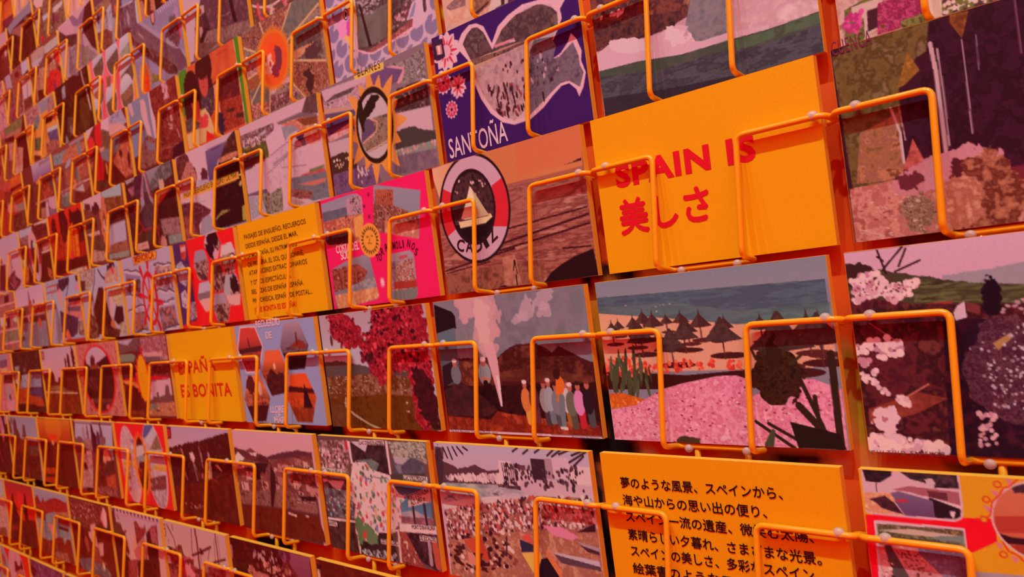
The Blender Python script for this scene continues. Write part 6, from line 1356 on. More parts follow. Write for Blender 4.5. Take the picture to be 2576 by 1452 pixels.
@picture(-1, 6, 'postcard of a grey spire outlined by thin red lines')
def art(c):
    c.bg((91,38,39))
    c.n([(99,47,46), (80,32,32), (116,69,64)], 6, 3)
    c.p((178,178,185), (0.028,-0.001), (0.237,0.004), (0.214,0.041), (0.043,0.066)); c.n([(189,130,146), (150,87,108), (214,179,196)], 3, 4, [(0.061,0.124), (0.213,0.111), (0.205,0.214), (0.123,0.247)]); c.n([(99,57,83), (78,38,58)], 5, 5, [(0.239,-0.005), (0.397,0.005), (0.322,0.279), (0.197,0.318), (0.184,0.174)])
    c.n([(157,162,174), (174,178,190), (147,145,154)], 6, 6, [(0.397,0.005), (0.456,-0.005), (0.513,0.310), (0.555,0.372), (0.541,0.436), (0.351,0.408), (0.247,0.488), (0.301,0.309)])
    c.p((97,87,108), (0.415,0.018), (0.436,0.084), (0.446,0.233), (0.375,0.232)); c.n([(80,50,64), (99,75,83)], 4, 7, [(0.375,0.232), (0.458,0.245), (0.486,0.372), (0.541,0.436), (0.468,0.710), (0.285,0.706), (0.246,0.558), (0.368,0.395)])
    c.n([(116,142,146), (97,87,90), (139,152,149)], 6, 8, [(0.456,-0.005), (0.722,-0.029), (0.967,-0.015), (0.965,0.180), (0.804,0.210), (0.634,0.257), (0.507,0.274)]); c.gr((157,162,181), (139,145,154), .0, .2, [(0.469,-0.001), (0.852,-0.016), (0.707,0.041), (0.581,0.124), (0.524,0.194)]); c.b((214,191,171), (0.746,0.236), 8, 7, 2, 3); c.n([(206,124,77), (180,87,58)], 4, 9, [(0.608,0.317), (0.911,0.321), (0.619,0.455)])
    c.n([(80,32,30), (65,26,27)], 6, 10, [(0.645,0.461), (0.957,0.341), (1.000,0.807), (0.645,0.714), (0.608,0.571)]); c.n([(131,87,90), (180,155,159), (97,50,52)], 3, 11, [(0.633,0.644), (1.034,0.701), (1.005,0.905), (0.658,0.843)]); c.n([(157,173,170), (116,142,146)], 4, 12, [(0.745,0.869), (0.994,0.895), (0.985,0.999), (0.748,0.978)]); c.b((206,167,152), (0.652,0.934), 9, 8, 2, 4)
    for a_ in (((0.397,0.005), (0.346,0.268), (0.144,0.420), (0.225,0.588), (0.297,0.717), (0.467,0.718)), ((0.450,-0.011), (0.500,0.307), (0.555,0.372)), ((0.912,0.313), (0.630,0.466), (0.545,0.675), (0.586,0.930)), ((0.275,0.687), (0.020,0.839))): c.s((214,50,83), 1.8, *a_)
    c.n([(99,75,52), (80,50,39)], 4, 3, [(0.159,0.750), (0.451,0.724), (0.423,0.856), (0.122,0.849)]); c.p((223,191,177), (0.113,0.857), (0.338,0.856), (0.346,0.953), (0.103,0.939)); c.s((180,142,134), .8, (0.127,0.895), (0.316,0.895))

@picture(-1, 7, 'postcard collage of pale skies with central ornate orange emblem')
def art(c):
    c.bg((134,75,65))
    c.p((223,203,218), (0.014,-0.004), (0.489,-0.004), (0.487,0.222), (0.326,0.226), (0.054,0.163), (0.001,0.115)); c.n([(99,47,42), (119,66,55)], 4, 3, [(0.048,0.057), (0.184,0.098), (0.194,0.186), (0.037,0.167)]); c.b((93,40,42), (0.302,0.195), 14, 8, 3, 4)
    c.p((171,213,218), (0.505,-0.008), (0.971,-0.016), (0.957,0.164), (0.497,0.090)); c.n([(134,79,48), (117,56,35), (175,130,74), (97,40,22)], 4, 5, [(0.495,0.098), (0.957,0.164), (0.972,0.280), (0.602,0.274), (0.495,0.223)]); c.n([(97,40,42), (82,31,32), (119,66,55)], 4, 6, [(0.626,0.296), (0.978,0.314), (0.966,0.487), (0.627,0.478)])
    c.p((193,200,231), (0.623,0.494), (0.964,0.495), (0.946,0.756), (0.679,0.752), (0.499,0.768), (0.533,0.624)); c.n([(134,79,61), (184,136,107), (106,53,48)], 3, 7, [(0.497,0.776), (0.737,0.747), (0.955,0.774), (0.970,0.889), (0.507,0.861)]); c.n([(162,187,186), (145,162,153)], 4, 8, [(0.505,0.870), (0.968,0.896), (0.964,0.976), (0.488,0.942)])
    c.p((223,206,205), (0.003,0.500), (0.336,0.500), (0.337,0.559), (0.120,0.550)); c.n([(101,66,48), (127,98,81)], 4, 9, [(-0.006,0.533), (0.346,0.587), (0.417,0.736), (0.370,0.803), (0.136,0.743), (-0.030,0.826)]); c.n([(184,143,133), (219,206,199), (134,79,68)], 3, 10, [(0.121,0.740), (0.426,0.822), (0.370,0.930), (0.062,0.912)])
    c.n([(101,111,101), (82,79,68)], 4, 3, [(-0.024,0.477), (0.205,0.335), (0.157,0.462)]); c.b((210,136,107), (0.486,0.447), 13, 36, 5, 4); c.b((228,152,81), (0.495,0.533), 9, 28, 4, 6); c.b((154,79,55), (0.487,0.381), 5, 10, 2, 5); c.b((219,213,205), (0.478,0.479), 3, 9, 2, 7); c.e((99,34,35), (0.459,0.530), 2, 2.4)

@picture(-1, 8, 'postcard of black palms against a blazing red sunset')
def art(c):
    c.bg((219,56,31))
    c.gr((228,63,41), (188,43,23), .1, .6); c.p((241,137,37), (0.484,0.365), (0.705,0.249), (0.670,0.687), (0.486,0.662), (0.458,0.525)); c.n([(241,110,31), (247,160,44), (224,83,31)], 4, 3, [(0.512,0.256), (0.818,0.353), (0.806,0.759), (0.499,0.738)]); c.n([(179,56,31), (224,83,51), (130,36,23)], 4, 4, [(-0.011,0.384), (0.475,0.396), (0.447,0.688), (-0.010,0.701)])
    c.b((95,30,23), (0.444,0.208), 17, 26, 4, 3); c.b((84,30,23), (0.853,0.217), 24, 14, 4, 4); c.b((95,30,23), (0.690,0.156), 9, 12, 3, 5); c.b((102,33,23), (0.159,0.206), 10, 16, 4, 6); c.b((102,30,23), (0.939,0.474), 16, 10, 4, 7)
    for a_, b_ in (((0.731,0.270), (0.688,0.738)), ((0.866,0.284), (0.812,0.736)), ((0.993,0.437), (0.931,0.742)), ((0.448,0.192), (0.341,0.719)), ((0.903,0.498), (0.841,0.741))): c.s((130,36,23), 2.4, a_, b_)
    c.e((247,83,65), (0.585,0.712), 10, 6); c.n([(95,19,27), (113,30,23), (82,19,19)], 5, 5, [(0.007,0.704), (0.490,0.769), (1.041,0.777), (1.017,0.930), (0.480,0.932), (0.075,0.962)]); c.n([(215,184,147), (233,237,215), (179,137,113)], 3, 6, [(0.465,0.930), (0.942,0.934), (0.945,0.982), (0.652,1.000), (0.472,0.964)])

@picture(-1, 9, 'postcard with a small red and white lifebuoy, many photos')
def art(c):
    c.bg((140,67,54))
    c.gr((192,228,247), (160,172,198), .1, .4, [(0.019,0.020), (0.490,0.028), (0.469,0.162), (0.021,0.139)]); c.n([(140,95,97), (183,158,155)], 3, 3, [(0.021,0.139), (0.379,0.168), (0.304,0.302), (0.026,0.249)]); c.p((228,228,219), (0.579,0.022), (1.033,0.018), (1.014,0.085), (0.824,0.059), (0.587,0.056)); c.n([(129,56,40), (106,39,33), (160,95,76)], 4, 4, [(0.540,0.038), (0.858,0.059), (1.021,0.118), (0.983,0.258), (0.697,0.272), (0.521,0.164)])
    c.n([(228,193,169), (183,123,104)], 4, 5, [(0.765,0.390), (1.000,0.372), (0.967,0.491), (0.771,0.487)]); c.s((246,235,234), 2.4, (0.730,0.511), (0.993,0.512)); c.n([(111,39,25), (90,32,25)], 5, 6, [(0.726,0.527), (1.018,0.540), (0.995,0.857), (0.825,1.006), (0.500,0.967), (0.670,0.726)]); c.n([(228,151,97), (140,60,40)], 3, 7, [(0.841,0.770), (0.973,0.822), (0.962,0.978), (0.850,0.914)])
    c.p((192,235,226), (0.021,0.519), (0.171,0.511), (0.148,0.649), (0.031,0.672)); c.n([(228,169,61), (201,116,47)], 4, 8, [(0.013,0.669), (0.220,0.652), (0.150,0.892), (0.010,0.931)]); c.p((122,39,40), (0.220,0.652), (0.345,0.838), (0.315,0.941), (0.156,0.935))
    c.e((219,169,183), (0.471,0.522), 24, 43, -12); c.e((237,228,234), (0.471,0.522), 25, 45, -12, .5); c.clipe((0.471,0.522), 24, 43, -12); c.p((210,46,47), (0.290,0.349), (0.404,0.387), (0.366,0.643), (0.254,0.658), (0.232,0.488)); c.p((210,46,47), (0.636,0.365), (0.736,0.432), (0.715,0.685), (0.582,0.679)); c.clip()
    c.e((97,39,40), (0.469,0.530), 13, 29, -12); c.e((192,242,226), (0.505,0.340), 8, 6); c.e((228,207,183), (0.502,0.503), 5, 9); c.s((237,228,219), 2, (0.246,0.624), (0.343,0.846))

@picture(-1, 10, 'lilac sky postcard with dark ship masts below')
def art(c):
    c.bg((204,204,238))
    c.gr((204,219,247), (223,204,223), 0, .7); c.n([(124,56,73), (108,41,54), (149,101,122)], 4, 3, [(0.417,0.749), (0.569,0.675), (0.746,0.630), (0.733,0.731), (0.929,0.839), (0.874,0.910), (0.654,0.991), (0.372,0.953)]); c.p((142,64,95), (0.569,0.675), (0.673,0.691), (0.763,0.633), (0.641,0.797), (0.514,0.795)); c.b((163,93,125), (0.662,0.848), 14, 10, 3, 4); c.n([(124,56,43), (135,64,65)], 4, 5, [(0.163,0.464), (0.407,0.479), (0.282,0.942), (0.023,0.907)]); c.s((223,182,208), 2, (0.505,0.826), (0.631,0.948)); c.b((204,101,118), (0.663,0.577), 5, 3, 2, 3)

@picture(-2, 9, 'postcard of a violet sea horizon above a small collage')
def art(c):
    c.bg((131,64,52))
    c.gr((198,205,238), (144,109,159), .05, .34, [(0.363,0.001), (1.072,0.033), (1.020,0.284), (0.673,0.272), (0.368,0.310)]); c.p((167,145,169), (0.614,0.032), (0.998,0.052), (0.985,0.099), (0.613,0.100))
    c.n([(225,172,86), (243,199,100)], 4, 3, [(0.442,0.313), (0.661,0.251), (0.621,0.395), (0.510,0.400)]); c.n([(207,111,86), (181,84,58), (138,57,41)], 5, 4, [(0.646,0.368), (0.865,0.410), (0.967,0.605), (0.846,0.667), (0.546,0.661)]); c.n([(105,70,65), (122,97,93)], 4, 5, [(0.862,0.358), (1.030,0.371), (0.998,0.613), (0.892,0.501)]); c.n([(120,57,41), (140,77,52)], 4, 6, [(0.363,0.326), (0.570,0.381), (0.470,0.669), (0.364,0.651)])
    c.s((216,185,190), 2.6, (0.362,0.660), (0.774,0.674), (1.013,0.684)); c.p((216,192,217), (0.791,0.678), (1.029,0.688), (0.994,0.880), (0.859,0.873), (0.779,0.786)); c.n([(189,131,114), (207,172,148)], 4, 7, [(0.516,0.766), (0.706,0.794), (0.678,0.959), (0.487,0.934)]); c.p((216,199,217), (0.678,0.702), (0.766,0.706), (0.744,0.974), (0.657,0.972)); c.n([(158,131,162), (138,111,148)], 4, 8, [(0.784,0.830), (1.006,0.899), (0.986,0.970), (0.761,0.978)]); c.p((105,43,38), (0.539,0.685), (0.697,0.698), (0.660,0.766), (0.516,0.766))

@picture(-2, 10, 'postcard with an orange top half and dark red base')
def art(c):
    c.bg((193,82,48))
    c.n([(234,139,55), (211,104,48), (247,161,62)], 6, 3, [(0.563,-0.003), (1.078,0.032), (1.054,0.239), (0.651,0.275), (0.515,0.215)]); c.n([(141,32,26), (123,29,21)], 5, 4, [(0.545,0.180), (0.995,0.190), (1.035,0.242), (0.544,0.248)]); c.n([(221,118,98), (193,89,77)], 4, 5, [(0.098,0.002), (0.550,0.037), (0.525,0.183), (0.179,0.137)]); c.n([(143,61,48), (161,75,55)], 5, 6, [(0.308,0.179), (0.585,0.241), (0.501,0.450), (0.226,0.505)]); c.n([(202,89,48), (161,54,30)], 5, 7, [(0.644,0.299), (0.933,0.339), (1.006,0.522), (0.663,0.489)]); c.b((239,182,171), (0.466,0.501), 14, 9, 3, 4); c.b((230,154,156), (0.636,0.516), 10, 9, 3, 5)
    c.p((161,161,156), (0.696,0.505), (1.006,0.522), (0.989,0.642), (0.733,0.632)); c.n([(129,61,40), (109,47,33), (161,104,84)], 5, 8, [(0.516,0.658), (0.987,0.649), (0.985,0.963), (0.464,0.954)])

@picture(-2, 11, 'red postcard sliver at the left edge, middle')
def art(c):
    c.bg((143,54,40))
    c.n([(161,61,48), (116,39,30), (202,139,127)], 8, 3)

@picture(0, 5, 'red postcard of seven hexagon photos with purple crest strip')
def art(c):
    c.bg((247,39,46))
    c.p((92,62,127), (-0.024,-0.022), (0.251,-0.001), (0.270,0.700), (0.263,0.919), (-0.033,0.966)); c.n([(92,62,127), (79,54,112), (103,77,140)], 8, 3, [(0.001,-0.017), (0.251,-0.001), (0.270,0.700), (0.263,0.919), (0.008,0.953)])
    c.p((206,82,72), (0.133,0.029), (0.237,0.040), (0.222,0.172), (0.187,0.223), (0.136,0.198), (0.128,0.082)); c.p((231,194,186), (0.139,0.059), (0.226,0.063), (0.222,0.115), (0.140,0.117)); c.p((180,70,53), (0.132,0.124), (0.176,0.123), (0.171,0.180), (0.141,0.174))
    c.n([(197,206,237), (150,144,186), (218,237,247), (114,95,148)], 3, 4, [(0.023,0.254), (0.119,0.220), (0.205,0.349), (0.201,0.430), (0.146,0.521), (0.036,0.439)]); c.n([(206,212,237), (218,225,237), (131,119,161)], 3, 5, [(0.044,0.590), (0.127,0.551), (0.160,0.638), (0.131,0.782), (0.039,0.739)]); c.n([(206,200,218), (131,107,142), (223,237,247)], 3, 6, [(0.171,0.705), (0.280,0.709), (0.267,0.895), (0.141,0.915)])
    hx = [([(0.586,-0.014), (0.732,-0.015), (0.791,0.135), (0.718,0.291), (0.618,0.289), (0.532,0.116)], (206,212,237), (59,20,32)), ([(0.798,0.159), (0.948,0.154), (0.995,0.293), (0.940,0.479), (0.823,0.484), (0.747,0.311)], (223,225,231), (99,88,65)), ([(0.372,0.151), (0.524,0.158), (0.568,0.312), (0.522,0.493), (0.384,0.485), (0.323,0.311)], (165,169,193), (80,57,65)), ([(0.667,0.328), (0.749,0.357), (0.798,0.503), (0.749,0.650), (0.618,0.644), (0.580,0.486)], (114,82,72), (91,51,46)),
     ([(0.802,0.481), (0.949,0.488), (0.999,0.638), (0.956,0.819), (0.814,0.818), (0.748,0.657)], (178,186,204), (172,101,91)), ([(0.378,0.513), (0.532,0.503), (0.581,0.659), (0.513,0.840), (0.421,0.838), (0.323,0.674)], (197,212,237), (231,200,193)), ([(0.603,0.662), (0.741,0.664), (0.804,0.817), (0.752,0.981), (0.598,0.982), (0.550,0.820)], (174,180,199), (91,64,53))]
    for k, (pts, a1, b1) in enumerate(hx):
        c.p((240,107,123), *[(u * 1.0 + (u - pts[0][0]) * .06, v) for u, v in pts])
        c.clip(*pts)
        mu = sum(q[0] for q in pts) / 6; mv = sum(q[1] for q in pts) / 6
        c.bg(a1)
        c.n([b1, (97,51,53), (214,194,186), b1], 4, k + 3, [(mu - .2, mv - .03), (mu + .2, mv - .06), (mu + .2, mv + .3), (mu - .2, mv + .3)])
        if k == 0: c.b((52,20,34), (mu + .02, mv - .08), 14, 9, 2, 4); c.b((48,20,34), (mu - .04, mv + .03), 8, 10, 2, 5); c.b((223,188,205), (mu + .03, mv + .12), 6, 6, 2, 6)
        if k == 4: c.b((52,26,34), (mu + .04, mv - .06), 9, 9, 2, 4); c.p((178,202,208), (mu - .15, mv - .2), (mu - .02, mv - .2), (mu - .03, mv + .06), (mu - .15, mv + .06)); c.p((231,206,199), (mu - .1, mv + .05), (mu + .15, mv + .05), (mu + .15, mv + .2), (mu - .1, mv + .14))
        if k == 5: c.p((236,200,199), (mu - .2, mv + .02), (mu + .2, mv + .02), (mu + .2, mv + .3), (mu - .2, mv + .3)); c.p((136,132,145), (mu - .2, mv - .04), (mu + .2, mv - .06), (mu + .2, mv + .02), (mu - .2, mv + .03))
        c.clip()

@picture(0, 6, "MENORCA postcard with a red ship's wheel and wave lines")
def art(c):
    c.bg((192,202,233))
    for pts, cs in (([(0.064,0.178), (0.376,0.258), (0.335,0.505), (0.050,0.453)], ((210,221,247), (160,149,191), (105,47,42), (175,99,68))), ([(0.673,0.181), (1.008,0.229), (0.972,0.512), (0.648,0.468)], ((201,215,247), (210,176,141), (121,104,162), (153,92,115))), ([(0.658,0.707), (0.956,0.703), (0.978,0.927), (0.674,0.976)], ((210,157,148), (110,60,55), (160,149,184), (201,125,101))), ([(0.170,0.709), (0.380,0.716), (0.397,0.930), (0.100,0.961)], ((116,60,88), (150,149,179), (201,131,95), (105,47,49)))):
        c.clip(*pts); c.n(list(cs), 6, 4); c.clip()
    c.p((205,221,247), (0.071,0.147), (0.378,0.251), (0.373,0.273), (0.067,0.195)); c.p((150,149,200), (0.067,0.195), (0.373,0.273), (0.365,0.312), (0.054,0.250))
    for a_ in (((0.050,0.148), (0.130,0.160), (0.205,0.192), (0.300,0.187), (0.381,0.235)), ((0.660,0.183), (0.748,0.171), (0.850,0.202), (0.944,0.200), (1.004,0.220)), ((0.006,0.463), (0.089,0.462), (0.176,0.501), (0.256,0.503), (0.337,0.553)), ((0.642,0.498), (0.708,0.476), (0.819,0.517), (0.914,0.511), (0.982,0.546)), ((0.026,0.678), (0.112,0.663), (0.240,0.637), (0.308,0.625), (0.382,0.645)), ((0.651,0.683), (0.720,0.645), (0.839,0.648), (0.915,0.623), (0.967,0.622)), ((0.096,0.977), (0.180,0.963), (0.292,0.937), (0.393,0.949)), ((0.685,0.985), (0.775,0.954), (0.882,0.949), (0.999,0.937))):
        c.s((64,41,62), 1.7, *a_); c.s((236,241,247), 1.2, *[(u, v + .022) for u, v in a_])
    c.s((153,157,194), .8, (0.405,0.129), (0.374,0.447)); c.s((153,157,194), .8, (0.583,0.135), (0.586,0.352)); c.s((153,157,194), .8, (0.622,0.703), (0.671,0.991))
    w = ((0.513,0.574)); R = 34
    c.e((218,41,49), w, R * .66, R); c.e((192,202,233), w, R * .5, R * .8)
    for k in range(8):
        a_ = k * math.pi / 4 + .15
        dx, dy = math.cos(a_) * .66, math.sin(a_)
        c.s((214,41,55), 3.6, w, (w[0] + dx * R * 1.28 / 148, w[1] + dy * R * 1.28 / 100)); c.s((214,41,55), 6.5, (w[0] + dx * R * 1.15 / 148, w[1] + dy * R * 1.15 / 100), (w[0] + dx * R * 1.45 / 148, w[1] + dy * R * 1.45 / 100))
    c.e((236,118,55), w, 8, 12); c.e((153,54,35), w, 3.5, 5)
    c.p((134,67,35), (0.263,0.022), (0.733,0.012), (0.757,0.043), (0.730,0.114), (0.268,0.122)); c.p((247,189,55), (0.269,0.027), (0.726,0.019), (0.745,0.045), (0.719,0.109), (0.276,0.114))
    return [((197,54,29), .03, 1.05, [('MENORCA', (0.297,0.091), (0.699,0.085), 8.5)])]

@picture(0, 7, 'postcard of a dark tree trunk draped with hanging vines')
def art(c):
    c.bg((101,50,37))
    c.gr((187,217,247), (196,204,222), 0, .8); c.n([(196,211,202), (156,134,113), (223,247,236), (112,77,58)], 3, 3, [(0.012,-0.073), (0.220,-0.063), (0.396,-0.011), (0.340,0.215), (0.187,0.304), (-0.027,0.260)]); c.s((83,56,72), 2.4, (0.418,0.016), (0.377,0.181), (0.217,0.481)); c.n([(119,83,65), (83,43,37)], 3, 4, [(0.019,0.137), (0.154,0.141), (0.101,0.292), (-0.031,0.275)])
    c.n([(90,30,23), (103,43,31), (74,23,19)], 6, 5, [(0.451,0.284), (0.559,0.299), (0.602,0.465), (0.635,0.666), (0.672,0.738), (0.681,0.928), (0.122,0.924), (0.274,0.543)]); c.s((68,30,44), 3, (0.496,0.044), (0.557,0.138), (0.626,0.194)); c.p((83,36,44), (0.568,0.147), (0.672,0.170), (0.622,0.209)); c.b((66,30,51), (0.824,0.036), 14, 7, 4, 4, -30); c.s((68,30,44), 3, (0.731,0.036), (0.693,0.196))
    c.n([(214,184,161), (187,137,113), (240,238,222), (156,144,92)], 3, 6, [(0.776,0.073), (0.958,0.080), (0.964,0.273), (0.703,0.266), (0.615,0.238), (0.655,0.130)]); c.e((223,77,106), (0.835,0.105), 4, 6); c.n([(223,238,147), (187,177,120), (232,247,215), (156,164,78)], 3, 7, [(0.725,0.344), (0.999,0.344), (0.969,0.583), (0.818,0.566), (0.720,0.479)]); c.p((214,211,222), (0.640,0.363), (0.731,0.375), (0.786,0.592), (0.727,0.729), (0.666,0.707), (0.626,0.589))
    c.n([(68,23,37), (83,30,44)], 4, 8, [(0.815,0.580), (0.964,0.604), (0.953,0.817), (0.808,0.834), (0.722,0.751)]); c.b((205,144,106), (0.703,0.832), 9, 8, 3, 5); c.n([(178,224,202), (205,197,168), (136,144,120)], 3, 9, [(0.864,0.816), (0.972,0.790), (0.980,0.974), (0.805,0.961)]); c.n([(136,83,58), (86,33,27), (178,144,120), (103,50,37)], 4, 10, [(0.144,0.536), (0.296,0.569), (0.315,0.962), (0.033,0.981)]); c.n([(86,30,23), (136,83,58)], 4, 11, [(0.435,0.816), (0.845,0.897), (0.794,1.005), (0.394,0.984)]); c.b((214,217,202), (0.231,0.601), 4, 8, 2, 3)
    c.n([(178,117,106), (136,77,65)], 4, 12, [(-0.084,0.301), (0.015,0.394), (0.005,0.794), (-0.195,0.859)])

@picture(0, 8, 'postcard of a balcony pool with mauve water, pink terrace')
def art(c):
    c.bg((181,213,247))
    c.n([(166,187,207), (190,234,247)], 6, 3, [(0.058,0.027), (0.344,0.029), (0.323,0.281), (0.053,0.279)]); c.s((199,94,111), 2.4, (0.055,0.098), (0.358,0.093)); c.s((199,94,111), 2.4, (0.047,0.184), (0.349,0.184)); c.p((139,73,82), (0.377,0.080), (0.472,0.070), (0.447,0.220), (0.367,0.232)); c.n([(85,59,82), (67,45,68), (105,87,104)], 5, 4, [(0.438,0.027), (0.767,0.023), (0.709,0.134), (0.539,0.216), (0.446,0.166)]); c.p((69,38,54), (0.935,0.041), (1.023,0.025), (1.015,0.111), (0.940,0.129)); c.s((67,45,68), 2.4, (0.756,0.066), (0.621,0.302)); c.e((247,150,204), (0.934,0.206), 5, 4)
    c.n([(103,45,47), (121,59,61)], 5, 5, [(0.660,0.322), (1.038,0.347), (1.008,0.408), (0.643,0.387)]); c.n([(231,164,154), (208,136,125)], 5, 6, [(0.623,0.408), (1.035,0.412), (1.000,0.714), (0.865,0.642), (0.584,0.554)]); c.p((121,101,125), (0.611,0.452), (0.975,0.485), (0.943,0.555), (0.608,0.519)); c.n([(101,66,97), (83,52,86), (114,80,111)], 6, 7, [(0.376,0.487), (0.597,0.563), (0.879,0.643), (0.809,0.859), (0.682,0.909), (0.447,0.907), (0.352,0.807)]); c.p((181,227,247), (1.022,0.352), (1.158,0.355), (1.070,0.706), (1.002,0.706))
    c.n([(217,171,168), (190,206,225), (159,185,218)], 5, 8, [(0.195,0.639), (0.275,0.631), (0.357,0.900), (0.329,1.006), (0.084,0.990)]); c.n([(166,168,189), (144,145,164)], 5, 9, [(0.295,0.385), (0.348,0.591), (0.357,0.900), (0.208,0.998)]); c.b((244,136,97), (0.536,0.906), 10, 9, 3, 4); c.n([(208,59,40), (181,52,40)], 5, 10, [(0.439,0.937), (1.013,0.933), (0.984,1.048), (0.434,1.013)]); c.n([(121,66,54), (190,206,182)], 4, 11, [(0.868,0.687), (1.070,0.706), (1.017,0.919), (0.830,0.890)]); c.b((217,199,197), (0.428,0.293), 10, 14, 3, 5)

@picture(0, 9, 'postcard of a spire and its reflection in grey water')
def art(c):
    c.bg((142,92,94))
    c.gr((213,217,247), (231,224,243), 0, .4, [(0.024,-0.012), (1.002,0.003), (0.977,0.321), (0.588,0.300), (-0.032,0.295)]); c.p((142,92,109), (0.474,0.072), (0.499,0.075), (0.511,0.212), (0.556,0.233), (0.551,0.311), (0.451,0.300), (0.461,0.206)); c.p((194,100,64), (0.459,0.213), (0.550,0.224), (0.527,0.451), (0.440,0.458), (0.425,0.329)); c.p((142,92,109), (0.617,0.201), (0.669,0.254), (0.642,0.290), (0.593,0.284)); c.n([(123,70,57), (162,92,72), (107,56,49)], 4, 3, [(0.040,0.303), (0.413,0.312), (0.421,0.464), (0.103,0.457)]); c.n([(162,63,49), (194,107,87)], 4, 4, [(0.600,0.317), (0.975,0.328), (0.951,0.472), (0.554,0.478)]); c.s((240,217,214), 2, (0.174,0.464), (0.540,0.468), (0.953,0.464))
    c.n([(105,41,42), (126,63,57)], 5, 5, [(0.169,0.480), (0.944,0.494), (0.946,0.602), (0.512,0.624), (0.163,0.561)]); c.n([(162,180,191), (142,151,169), (171,180,199)], 8, 6, [(0.141,0.575), (0.950,0.587), (0.960,1.009), (0.265,0.999), (-0.016,0.982)]); c.e((213,107,72), (0.751,0.607), 8, 8); c.n([(142,92,109), (162,122,132)], 5, 7, [(0.138,0.583), (0.348,0.594), (0.316,0.704), (0.098,0.719)]); c.b((107,63,87), (0.100,0.834), 8, 5, 3, 4); c.s((123,92,109), 4, (0.540,0.643), (0.491,0.933)); c.b((235,151,169), (0.392,0.502), 6, 6, 2, 3); c.p((231,209,64), (-0.037,0.311), (0.053,0.321), (0.002,0.984), (-0.070,0.979))

@picture(0, 10, 'postcard of stacked courtyard photos split by pink bands')
def art(c):
    c.bg((165,113,99))
    c.n([(174,113,99), (197,159,146), (144,82,76)], 4, 3); c.p((109,36,37), (0.628,0.039), (0.807,0.027), (0.786,0.159), (0.589,0.162)); c.p((109,44,45), (0.594,0.401), (0.764,0.418), (0.709,0.599), (0.534,0.592)); c.p((100,44,45), (0.628,0.737), (0.737,0.694), (0.816,0.751), (0.788,0.841), (0.616,0.838)); c.p((216,247,240), (0.330,0.410), (0.572,0.408), (0.586,0.554), (0.346,0.551)); c.p((197,247,247), (0.844,0.409), (1.011,0.417), (0.995,0.532), (0.874,0.496)); c.s((247,67,130), 3, (0.738,0.441), (0.786,0.597)); c.n([(144,143,115), (165,182,154), (125,113,84)], 4, 4, [(0.480,0.639), (0.999,0.640), (0.995,0.839), (0.414,0.850)])
    for a_, b_ in (((0.400,0.188), (0.988,0.183)), ((0.331,0.406), (1.015,0.401)), ((0.258,0.635), (1.022,0.625)), ((0.371,0.860), (1.028,0.853))): c.s((247,213,224), 2.8, a_, b_)

